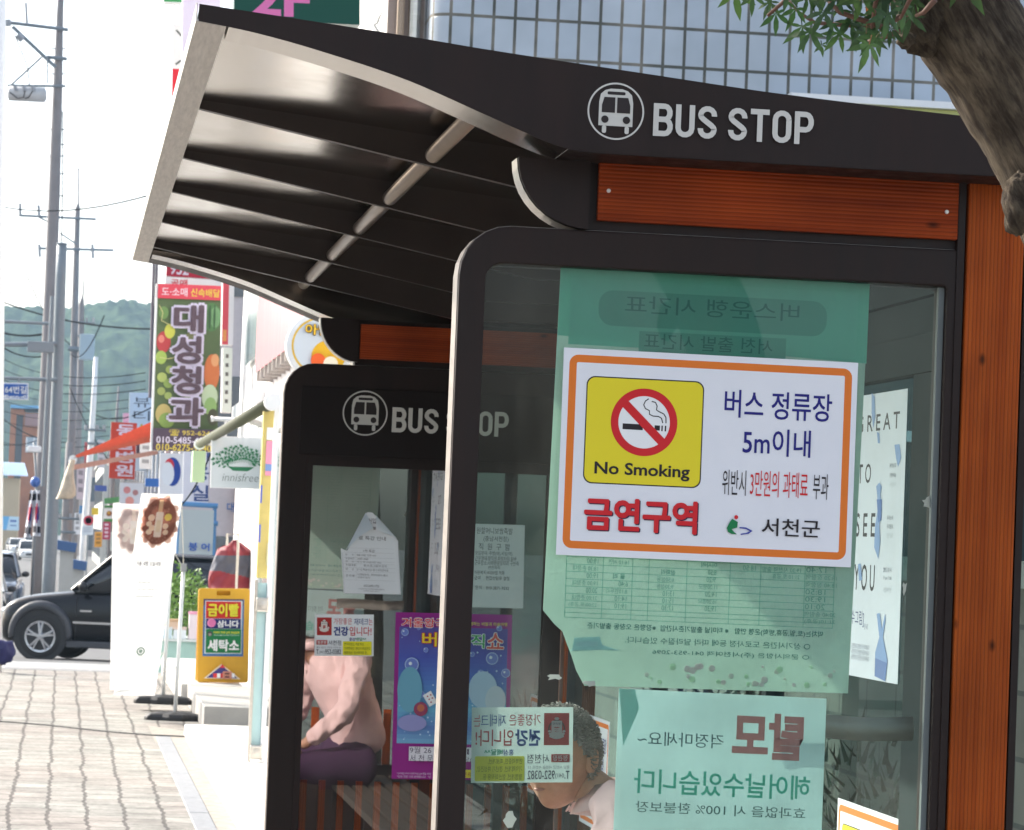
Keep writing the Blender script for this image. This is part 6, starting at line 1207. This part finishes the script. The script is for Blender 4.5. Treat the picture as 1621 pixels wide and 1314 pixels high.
for a, b_, Ya, Yb, s_, rd, lab in (((-20, 322), (240, 308), 80, 60, .25, .016, 'single sagging wire across the white sky to the shelter roof'), ((-20, 468), (240, 521), 120, 100, .3, .03, 'wire crossing the upper hillside behind the poles'), ((40, 430), (110, 545), 120, 110, .3, .02, 'short wire slanting down across the hillside to the poles'), ((-10, 650), (120, 700), 200, 170, .6, .035, 'wire slanting across the orange brick building'), ((110, 612), (200, 760), 130, 110, .4, .02, 'wire falling towards the red vertical sign'), ((130, 640), (240, 645), 150, 90, .5, .02, 'bundled wire crossing to the white beauty sign'), ((-10, 700), (78, 688), 160, 150, .3, .02, 'low wire in front of the orange brick building'), ((20, 115), (290, 0), 110, 70, .3, .006, 'faint thin wire rising across the white sky'), ((-20, 530), (85, 560), 90, 86, .3, .02, 'wire running to the control box on the grey pole'), ((112, 560), (165, 500), 150, 100, .6, .02, 'wire looping from the box transformer'), ((-10, 522), (88, 524), 90, 85, .15, .03, 'thick cable over the control box arm'), ((245, 780), (345, 690), 62, 40, .6, .012, 'dark cable drooping in front of the hairdresser sign')): wire(a, b_, Ya, Yb, s_, rd, lab)
# ================================================================== beyond the side street
PLA = [pm('plaster_%d' % i, c_, .85, var=.15, scale=.8) for i, c_ in enumerate(((.55, .53, .52), (.46, .44, .42), (.42, .34, .32), (.5, .5, .47), (.38, .38, .4), (.5, .42, .38)))]
WG = pm('far_window_glass', (.08, .1, .12), .1)
def far_building(label, x0, x1, y0, y1, h, mat, roofmat=None, floors=2):
    b_ = root('shop_building', label, 'building', ((x0+x1)/2, (y0+y1)/2, gz(y0)), 'shops along the street'); g_ = gz(y0)-.3
    MB().box(x0, x1, y0, y1, g_, h).build('wall', mat, b_); MB().box(x0-.15, x1+.1, y0-.15, y1-.01, h+.001, h+.22).build('roof', roofmat or GREYC, b_)
    for f_ in range(floors):
        z_ = g_+.9+f_*(h-g_)/floors; zt = z_+(h-g_)/floors*.5
        for i in range(2): a = x0+.5+i*1.9; MB().box(a, a+1.3, y0-.03, y0-.002, z_, zt).build('window', WG, b_)
        n_ = max(2, int((y1-y0)/4))
        for i in range(n_): a = y0+.8+i*(y1-y0)/n_; MB().box(x0-.03, x0-.002, a, a+(y1-y0)/n_*.55, z_, zt).build('window', WG, b_)
    return b_
B = far_building('pale building on the far corner carrying the fruit and hairdresser signs', 2.35, 11, 66, 76, 9, pm('pale_pink_plaster', (.58, .52, .52), .85, var=.1), floors=3)
MB().box(at(376, 700, 65.9).x, at(389, 700, 65.9).x, 65.75, 65.99, -.6, 3).build('pillar', pm('dusty_pink_pillar', (.42, .27, .26), .8), B)
far_building('low grey shop behind the beauty sign', 2.6, 10, 84, 104, 4.4, PLA[4], pm('blue_roof_sheet', (.10, .25, .45), .5)); far_building('cream shop beyond the red vertical sign', 2.9, 10, 106, 128, 4.6, PLA[0]); far_building('dark reddish shop with a blue roof sheet', 3.0, 10, 130, 162, 6.4, PLA[2], pm('bright_blue_sheet', (.16, .42, .68), .5)); far_building('brown plastered shop in the middle of the row', 2.9, 11, 166, 210, 5.6, PLA[1]); far_building('pale far shop near the end of the street', 2.6, 12, 215, 270, 6.2, PLA[3]); far_building('last pinkish building at the end of the street', 1.4, 13, 300, 340, 7.5, PLA[5])
dp = root('drain_pipe', 'pair of dark purplish vertical pipes left of the fruit shop sign', 'pipe', at(240, 640, 64)); [MB().tube([at(x, 630, 64), at(x+9, 330, 64)], .03, 8).build('pipe', pm('purplish_pipe', (.16, .13, .15), .5), dp) for x in (237, 242)]
def vs_(s, x0, y0, x1, y1, col, b_=.02, gap=.12):
    def d(c):
        a = c.uv(x0, y0); e = c.uv(x1, y1); n_ = len(s); h = (e[1]-a[1])/n_
        for i, ch in enumerate(s): cc = col[i] if isinstance(col, list) else col; c.text(ch, a[0], a[1]+h*i+h*gap/2, e[0], a[1]+h*(i+1)-h*gap/2, cc, b_)
    return d
def sign(label, px, Y, base, draw=None, th=.2, group='signs along the street'):
    def d(c):
        c.rect(0, 0, 1, 1, base)
        if draw: draw(c)
    return box_sign('shop_sign', label, px, Y, th, WHITEP, d, group)
sign('white hairdresser sign with three blue letters one above the other', [(291, 700), (331, 701), (289, 800)], 64, (222, 218, 224), vs_('미용실', 303, 700, 330, 797, (56, 76, 130), .02, .2))
sign('red telephone number sign high up behind the fruit shop sign', [(264, 402), (352, 408), (263, 437)], 63, (190, 40, 60), lambda c: c.px('952-', 268, 434, 305, 416, (240, 220, 226), .02))
sign('white sign strip with red letters above the fruit shop sign', [(262, 438), (352, 443), (261, 470)], 63.5, (226, 220, 222), lambda c: c.px('공매', 270, 452, 297, 442, (200, 50, 66), .03))
def swirl(c): c.disc(.55, .45, c.W*.36, (40, 70, 150), 24, rv=c.W*.62); c.disc(.42, .3, c.W*.2, (214, 60, 70), 20, rv=c.W*.3); c.disc(.35, .5, c.W*.28, (236, 232, 232), 20, rv=c.W*.5)
sign('white box sign with a red and blue swirl left of the hairdresser sign', [(253, 717), (290, 718), (252, 782)], 62, (234, 228, 226), swirl)
sign('red vertical clinic sign with white letters under the orange awning', [(176, 668), (217, 670), (172, 757)], 95, (206, 66, 44), vs_('동물병원', 185, 670, 210, 756, (236, 214, 224), .03))
sign('tall white beauty sign with brushed dark letters behind the red clinic sign', [(205, 621), (241, 622), (203, 745)], 101, (196, 206, 216), vs_(['뷰', '티', '스'], 212, 626, 236, 690, [(70, 72, 80), (70, 72, 80), (170, 160, 50)], 0, .25))
sign('small pink sign above the red clinic sign', [(195, 654), (205, 654), (194, 680)], 125, (224, 166, 190)); sign('dark purple sign half hidden by the orange awning', [(216, 700), (231, 700), (215, 720)], 92, (84, 56, 66))
def bur(c): c.rect(0, 0, 1, .16, (70, 130, 60)); c.rect(0, .82, 1, 1, (70, 130, 60)); c.disc(.55, .5, c.W*.3, (150, 90, 50), 16); c.disc(.5, .45, c.W*.16, (200, 150, 60), 12)
sign('small snack sign with green bands and a brown bun left of the banner top', [(165, 800), (180, 800), (164, 826)], 105, (226, 220, 214), bur)
sign('slanting green and white sign strip above the snack sign', [(165, 789), (192, 786), (165, 798)], 108, (84, 140, 84)); sign('small blue direction sign in the middle of the street clutter', [(150, 768), (169, 769), (150, 777)], 130, (70, 90, 160))
sign('white sign with faded pink circles under the red clinic sign', [(190, 764), (228, 765), (189, 802)], 88, (206, 208, 214), lambda c: (c.disc(.3, .3, .1, (200, 130, 130), 14), c.disc(.42, .75, .12, (220, 150, 140), 14), c.disc(.65, .4, .08, (170, 120, 120), 14)))
sign('small red vertical sign beside the faded banner', [(163, 826), (175, 826), (162, 854)], 106, (176, 50, 80), lambda c: [c.rect(.25, .1+.22*i, .75, .22+.22*i, (226, 200, 210)) for i in range(4)])
sign('yellow square sign in the street clutter', [(145, 804), (156, 804), (145, 815)], 140, (226, 200, 60)); sign('white notice plate with grey lines under the round parking sign', [(130, 832), (148, 832), (129, 847)], 111, (206, 216, 224), lambda c: [c.rect(.15, .2+.2*i, .85, .28+.2*i, (150, 160, 176)) for i in range(3)], th=.03)
rp = root('round_parking_sign', 'round blue and red no parking sign above the white notice plate', 'sign', at(140, 832, 111)); o = at(140, 824, 111); MB().lathe([(0, 0), (.17, 0), (.17, .03), (0, .03)], o, (0, -1, 0), 24).build('plate', ink((200, 70, 90)), rp); MB().lathe([(0, .034), (.11, .034)], o, (0, -1, 0), 20).build('centre', ink((60, 84, 180)), rp); MB().tube([o+V((0, .05, .1)), V((o.x, 111.05, gz(111)))], .03, 8).build('post', GSTEEL, rp)
sign('blue canopy strip between the swirl sign and the clinic sign', [(230, 757), (253, 758), (229, 770)], 66, (60, 110, 180)); sign('white and blue shop sign at the left edge beyond the road', [(-20, 816), (30, 818), (-20, 838)], 290, (196, 220, 236), lambda c: (c.poly([(.4, 0), (.7, 0), (.6, 1), (.4, 1)], (110, 180, 226)), c.rect(.72, .25, .92, .4, (90, 120, 180)), c.rect(.72, .6, .92, .7, (120, 150, 190))))
for k_, (px_, Y_, base_, lab_) in enumerate(([[(122, 738), (134, 739), (121, 790)], 170, (206, 190, 196), 'narrow pale sign plate beside the short pole'], [[(134, 700), (142, 700), (133, 742)], 190, (190, 80, 84), 'small dull red sign left of the slim pale pole'], [[(155, 696), (166, 697), (154, 740)], 150, (214, 214, 220), 'white sign between the slim pole and the red clinic sign'], [[(126, 800), (140, 801), (125, 813)], 160, (90, 150, 200), 'light blue sign above the round parking sign'],
        [[(196, 806), (222, 807), (195, 840)], 86, (224, 214, 200), 'cream sign panel behind the top of the faded banner'], [[(150, 842), (162, 842), (149, 866)], 145, (236, 170, 70), 'orange sign just above the black vehicle'], [[(118, 812), (128, 812), (117, 846)], 175, (220, 222, 226), 'thin white sign beside the round parking sign'], [[(176, 842), (200, 843), (175, 872)], 90, (180, 196, 190), 'grey green sign panel low behind the faded banner'], [[(222, 700), (240, 701), (221, 742)], 78, (226, 226, 222), 'white sign between the clinic sign and the fruit sign'])): sign(lab_, px_, Y_, base_, lambda c: [c.rect(.2, .12+.26*i, .8, .26+.26*i, tuple(int(v*.72) for v in base_)) for i in range(3)])
for i_ in range(9): wire((-10, 560+i_*17), (230, 590+i_*13), 140+i_*12, 90+i_*6, .5, .014+.002*(i_ % 3), 'one of the many thin wires sagging over the distant street')
# street food stall
sl2 = root('street_stall', 'pale street food stall panel with two blue letters and blue pipes behind the parked vehicle', 'stall', at(312, 900, 61)); c = Card(at(286, 806, 61), at(339, 808, 61), at(283, 878, 61), step=.005); c.sheet(.08, pm('pale_stall_panel', (.5, .54, .52), .6)); c.px('붕', 298, 872, 313, 859, (70, 110, 190), .03); c.px('어', 318, 872, 332, 860, (70, 110, 190), .03); c.thing('', '', '', parent=sl2, bodyname='panel')
for y_ in (800, 828, 888): MB().tube([at(280, y_-3, 61.3), at(345, y_+1, 61.3)], .05, 8).build('pipe', pm('blue_pipe', (.08, .22, .42), .4), sl2)
for x_ in (284, 340): MB().tube([at(x_, 800, 61.4), V((at(x_, 890, 61.4).x, 61.4, gz(61)))], .04, 8).build('leg', pm('blue_pipe', (.08, .22, .42), .4), sl2)
c = Card(at(357, 795, 65.9), at(392, 797, 65.9), at(357, 811, 65.9), step=.01); c.px('대', 358, 810, 371, 795, (70, 110, 170), .02); c.px('륙', 377, 810, 388, 796, (70, 110, 170), .02); c.mb.build('lettering', c.mats, B)
# orange striped awning with bag
oa = root('awning', 'faded orange striped awning reaching out over the pavement with a plastic bag at its tip', 'awning', at(180, 720, 69)); o0, o1 = at(117, 724, 69), at(247, 688, 69); OR = pm('orange_canvas', (.66, .12, .05), .7, var=.15); OP = pm('pale_orange_canvas', (.58, .30, .22), .8, var=.15)
m = MB()
for k in range(4): d0 = V((0, .5*k, .0)); m.add([o0+V((0, .5*k, .02*k)), o0+V((0, .5*k+.45, .02*k)), o1+V((0, .5*k+.45, .12*k)), o1+V((0, .5*k, .12*k)), o1+V((0, .5*k, .12*k-.14)), o0+V((0, .5*k, .02*k-.02))], [(0, 1, 2, 3), (0, 3, 4, 5)])
m.build('canopy', OR, oa); MB().prism([at(116, 736, 69), at(250, 712, 69), at(250, 719, 69), at(116, 744, 69)], (0, .1, 0)).build('valance', OP, oa); MB().lathe([(0, 0), (.09, 0), (.09, 2), (0, 2)], o0+V((-.02, 0, -.04)), (0, 1, 0), 12).build('roller', WHITEP, oa)
bg_ = MB(); q = zz(0, 560, 4.377); vs = []; P_ = [(735, 486, 522, .05), (790, 466, 512, .08), (860, 440, 512, .12), (930, 418, 526, .16), (985, 398, 526, .15), (1005, 385, 500, .1)]; 
for y_, l_, r_, d_ in P_:
    for i in range(12): a = 2*PI*i/12; p = at(*q((l_+r_)/2-(r_-l_)/2*math.cos(a), y_), 68.6); vs.append(p+V((0, -d_*math.sin(a), .03*noise.noise(V((a, y_*.02, 0))))))
bg_.add(vs, [(j*12+i, j*12+(i+1) % 12, (j+1)*12+(i+1) % 12, (j+1)*12+i) for j in range(5) for i in range(12)]); tag(bg_.build('plastic_bag', pm('yellowish_plastic', (.62, .50, .36), .4, var=.5, scale=3), smooth=True, loc=at(105, 790, 68.6)), 'crumpled yellowish plastic bag hanging from the tip of the orange awning', 'bag')
# left side: orange building, booth with blue roof, flags
ob = root('brick_building', 'orange brick building with a dark stair window on the left below the hill', 'building', at(45, 812, 380)); Y = 380.; ORB = pm('orange_brick', (.42, .17, .085), .9, var=.2, scale=.4); x = lambda px_: at(px_, 700, Y).x; zq = lambda py_: at(45, py_, Y).z
MB().box(x(15), x(24), Y, Y+12, gz(Y), zq(648)).build('tower', ORB, ob); MB().box(x(24.2), x(34.8), Y+.8, Y+12, gz(Y), zq(651)).build('stair_window', pm('dark_stair_glass', (.10, .12, .15), .2), ob); MB().box(x(35), x(75), Y+.2, Y+12, gz(Y), zq(653)).build('wall', ORB, ob); MB().box(x(24), x(36), Y+.1, Y+12, zq(657), zq(648)).build('lintel', ORB, ob)
MB().box(x(14), x(76), Y-.6, Y+12.5, zq(647), zq(642)).build('roof', pm('bright_blue_sheet', (.16, .42, .68), .5), ob); MB().box(x(38), x(72), Y-.3, Y+.1, zq(674), zq(655)).build('upper_panel', pm('dusty_rose_panel', (.34, .20, .19), .8), ob)  # dull rose panel across the upper wall
wn = MB().box(x(42), x(66), Y-.05, Y+.19, zq(716), zq(692)).build('window', pm('pale_window', (.36, .42, .48), .2), ob); [MB().box(x(a)-.08, x(a)+.08, Y-.15, Y-.06, zq(716), zq(692)).build('frame', WHITEP, wn) for a in (42, 54, 66)]
for x0 in (11, 31): MB().box(x(x0), x(x0+7), Y-2, Y-.7, gz(Y), zq(786)).build('column', ORB, ob)
bo = root('roadside_house', 'cream walled roadside house with a corrugated blue roof at the left edge', 'building', at(10, 820, 330)); Y = 330.; x = lambda px_: at(px_, 760, Y).x; zq = lambda py_: at(20, py_, Y).z
MB().box(x(-120), x(31), Y, Y+8, gz(Y), zq(757)).build('wall', pm('cream_plaster', (.58, .48, .32), .85, var=.1), bo)
m = MB()
for i in range(60): x0 = x(-120)+i*(x(45)-x(-120))/60; d_ = (x(45)-x(-120))/60; m.add([(x0, Y-1.2, zq(754)), (x0+d_*.5, Y-1.2, zq(754)+.12), (x0+d_, Y-1.2, zq(754)), (x0+d_-.5, Y+4, zq(732)), (x0+d_*.5-.5, Y+4, zq(732)+.12), (x0-.5, Y+4, zq(732))], [(0, 1, 4, 5), (1, 2, 3, 4)])
m.build('roof', pm('blue_roof_sheet', (.10, .25, .45), .5), bo)
def flag(px, label):
    Y = 79.; r = root('flag', label, 'flag', at(*px[-1], Y), 'flags beside the grey street pole'); P = [at(*p, Y) for p in px]; o, a, b_ = P[0], P[1]-P[0], P[2]-P[0]; m = MB(); nx, ny = 10, 14; vs = []; mi = []
    for j in range(ny+1):
        for i in range(nx+1): u, v = i/nx, j/ny; vs.append(o+a*u*(.75+.25*v)+b_*v+V((0, .09*math.sin(u*9+v*2), 0)))
    fs = []
    for j in range(ny):
        for i in range(nx):
            fs.append((j*(nx+1)+i, j*(nx+1)+i+1, (j+1)*(nx+1)+i+1, (j+1)*(nx+1)+i)); u, v = (i+.5)/nx, (j+.5)/ny; d_ = math.hypot((u-.5)*1.3, (v-.5)*2.0)
            mi.append((1 if u+v*.6 < .86 else 2) if d_ < .40 else 3 if (abs(u-.5) > .1 and (abs(v-.13) < .05 or abs(v-.87) < .05)) else 0)
    m.v = [tuple(p) for p in vs]; m.f = fs; m.m = mi; m.build('cloth', [ink((222, 226, 234)), ink((190, 40, 66)), ink((50, 60, 150)), ink((40, 40, 56))], r, smooth=True)
flag([(48, 776), (58, 777), (38, 850)], 'hanging white flag with a red and blue disc, left one of the pair'); flag([(54, 776), (66, 777), (52, 848)], 'hanging white flag partly behind the grey street pole')
fp = pole('flag_pole', 'thin dark pole with a blue ball behind the white flags', [(54, 700), (58, 770)], 81., [.03, .03], pm('slate_metal', (.22, .25, .27), .5)); MB().ball(at(56, 763, 81), .13, .13, .14, 14).build('ball', pm('blue_ball', (.05, .13, .4), .3), fp, smooth=True); MB().box(at(44, 700, 81).x, at(66, 700, 81).x, 80.7, 81, at(0, 714, 81).z, at(0, 704, 81).z).build('lamp', WHITEP, fp, bevel=.03)
for px_, py_, py2, Y, w_, lab in ((108, 853, 905, 96., .45, 'white kiosk with a blue roof beside the grey street pole'), (126, 883, 930, 100., .40, 'lower kiosk with a blue and cream roof behind the black vehicle')):
    a = at(px_, py_, Y); r = root('kiosk', lab, 'kiosk', (a.x, Y, gz(Y))); MB().box(a.x-w_*.5, a.x+w_*.4, Y, Y+1, gz(Y), a.z-.32).build('wall', PLA[3], r); m = MB().prism([(a.x-w_*.7, Y-.2, a.z-.05), (a.x+w_*.62, Y-.2, a.z-.12), (a.x+w_*.5, Y-.2, a.z-.4), (a.x-w_*.7, Y-.2, a.z-.33)], (0, 1.2, 0)); m.build('roof', pm('navy_canvas', (.05, .12, .28), .6), r)
# dim planting behind the shelter glass
def brickm():
    m, N, L, b = nmat('brown_grey_block_wall'); b.inputs['Roughness'].default_value = .9; tc = N.new('ShaderNodeTexCoord'); mp = N.new('ShaderNodeMapping'); mp.inputs['Rotation'].default_value = (PI/2, 0, PI/2); sp = N.new('ShaderNodeSeparateXYZ'); cbn = N.new('ShaderNodeCombineXYZ'); L.new(tc.outputs['Object'], sp.inputs[0]); L.new(sp.outputs[1], cbn.inputs[0]); L.new(sp.outputs[2], cbn.inputs[1])
    br = N.new('ShaderNodeTexBrick'); br.inputs['Scale'].default_value = 1; br.inputs['Brick Width'].default_value = .38; br.inputs['Row Height'].default_value = .19; br.inputs['Mortar Size'].default_value = .008; br.inputs['Color1'].default_value = (.16, .13, .115, 1); br.inputs['Color2'].default_value = (.22, .19, .17, 1); br.inputs['Mortar'].default_value = (.10, .09, .085, 1); L.new(cbn.outputs[0], br.inputs['Vector']); L.new(br.outputs[0], b.inputs['Base Color']); return m
gw = box_thing('garden_wall', 'brown grey block wall behind the shelter, seen dimly through its glass', 'wall', 2.75, 2.95, 6.8, 18.5, -.01, 1.62, brickm(), body='wall'); MB().box(2.72, 2.98, 6.78, 18.52, 1.622, 1.70).build('coping', GREYC, gw)
DLF = pm('dark_shrub_leaf', (.03, .055, .02), .5, var=.5, scale=25); random.seed(12)
for k, (x_, y_, h_, lab) in enumerate(((2.42, 11.6, 1.5, 'dark needle leaved shrub behind the far end of the bench'), (2.45, 9.3, 1.15, 'dark shrub behind the middle of the back wall glass'), (2.4, 7.6, 1.0, 'low dark shrub behind the near end of the back wall glass'), (5.2, 17.5, 1.0, 'dark spiky plant to the right of the orange wooden post'))):
    r = root('shrub', lab, 'shrub', (x_, y_, 0), 'dark shrubs behind the shelter'); m = MB()
    for i in range(900):
        d = V((random.gauss(0, 1), random.gauss(0, 1), random.gauss(0, 1))).normalized()*random.random()**.4; p = V((x_+d.x*.3, y_+d.y*.75, h_*.55+d.z*h_*.48)); a = (d+V((random.uniform(-.6, .6), random.uniform(-.6, .6), random.uniform(-.2, .9)))).normalized(); b_ = a.cross(V((random.random(), random.random(), random.random()))).normalized(); s_ = random.uniform(.05, .1); m.add([p-b_*s_*.1, p+a*s_, p+b_*s_*.1], [(0, 1, 2)])
    m.build('foliage', DLF, r); st2 = MB()
    for i in range(5): a = 2*PI*i/5; st2.tube([(x_+.05*math.cos(a), y_+.05*math.sin(a), 0), (x_+.2*math.cos(a), y_+.4*math.sin(a), h_*.8)], .012, 5)
    st2.build('stem', pm('dark_stem', (.06, .045, .03), .9), r)
# ================================================================== summer haze
hz_ = MB().box(-460, 520, -30, 1320, -3.5, 160); hm_ = bpy.data.materials.new('haze'); hm_.use_nodes = True; N = hm_.node_tree.nodes; N.clear(); o_ = N.new('ShaderNodeOutputMaterial'); v_ = N.new('ShaderNodeVolumePrincipled')
v_.inputs['Color'].default_value = (.55, .78, 1, 1); v_.inputs['Density'].default_value = .0002; v_.inputs['Anisotropy'].default_value = .3; hm_.node_tree.links.new(v_.outputs[0], o_.inputs['Volume'])
tag(hz_.build('haze', hm_), kind='stuff')
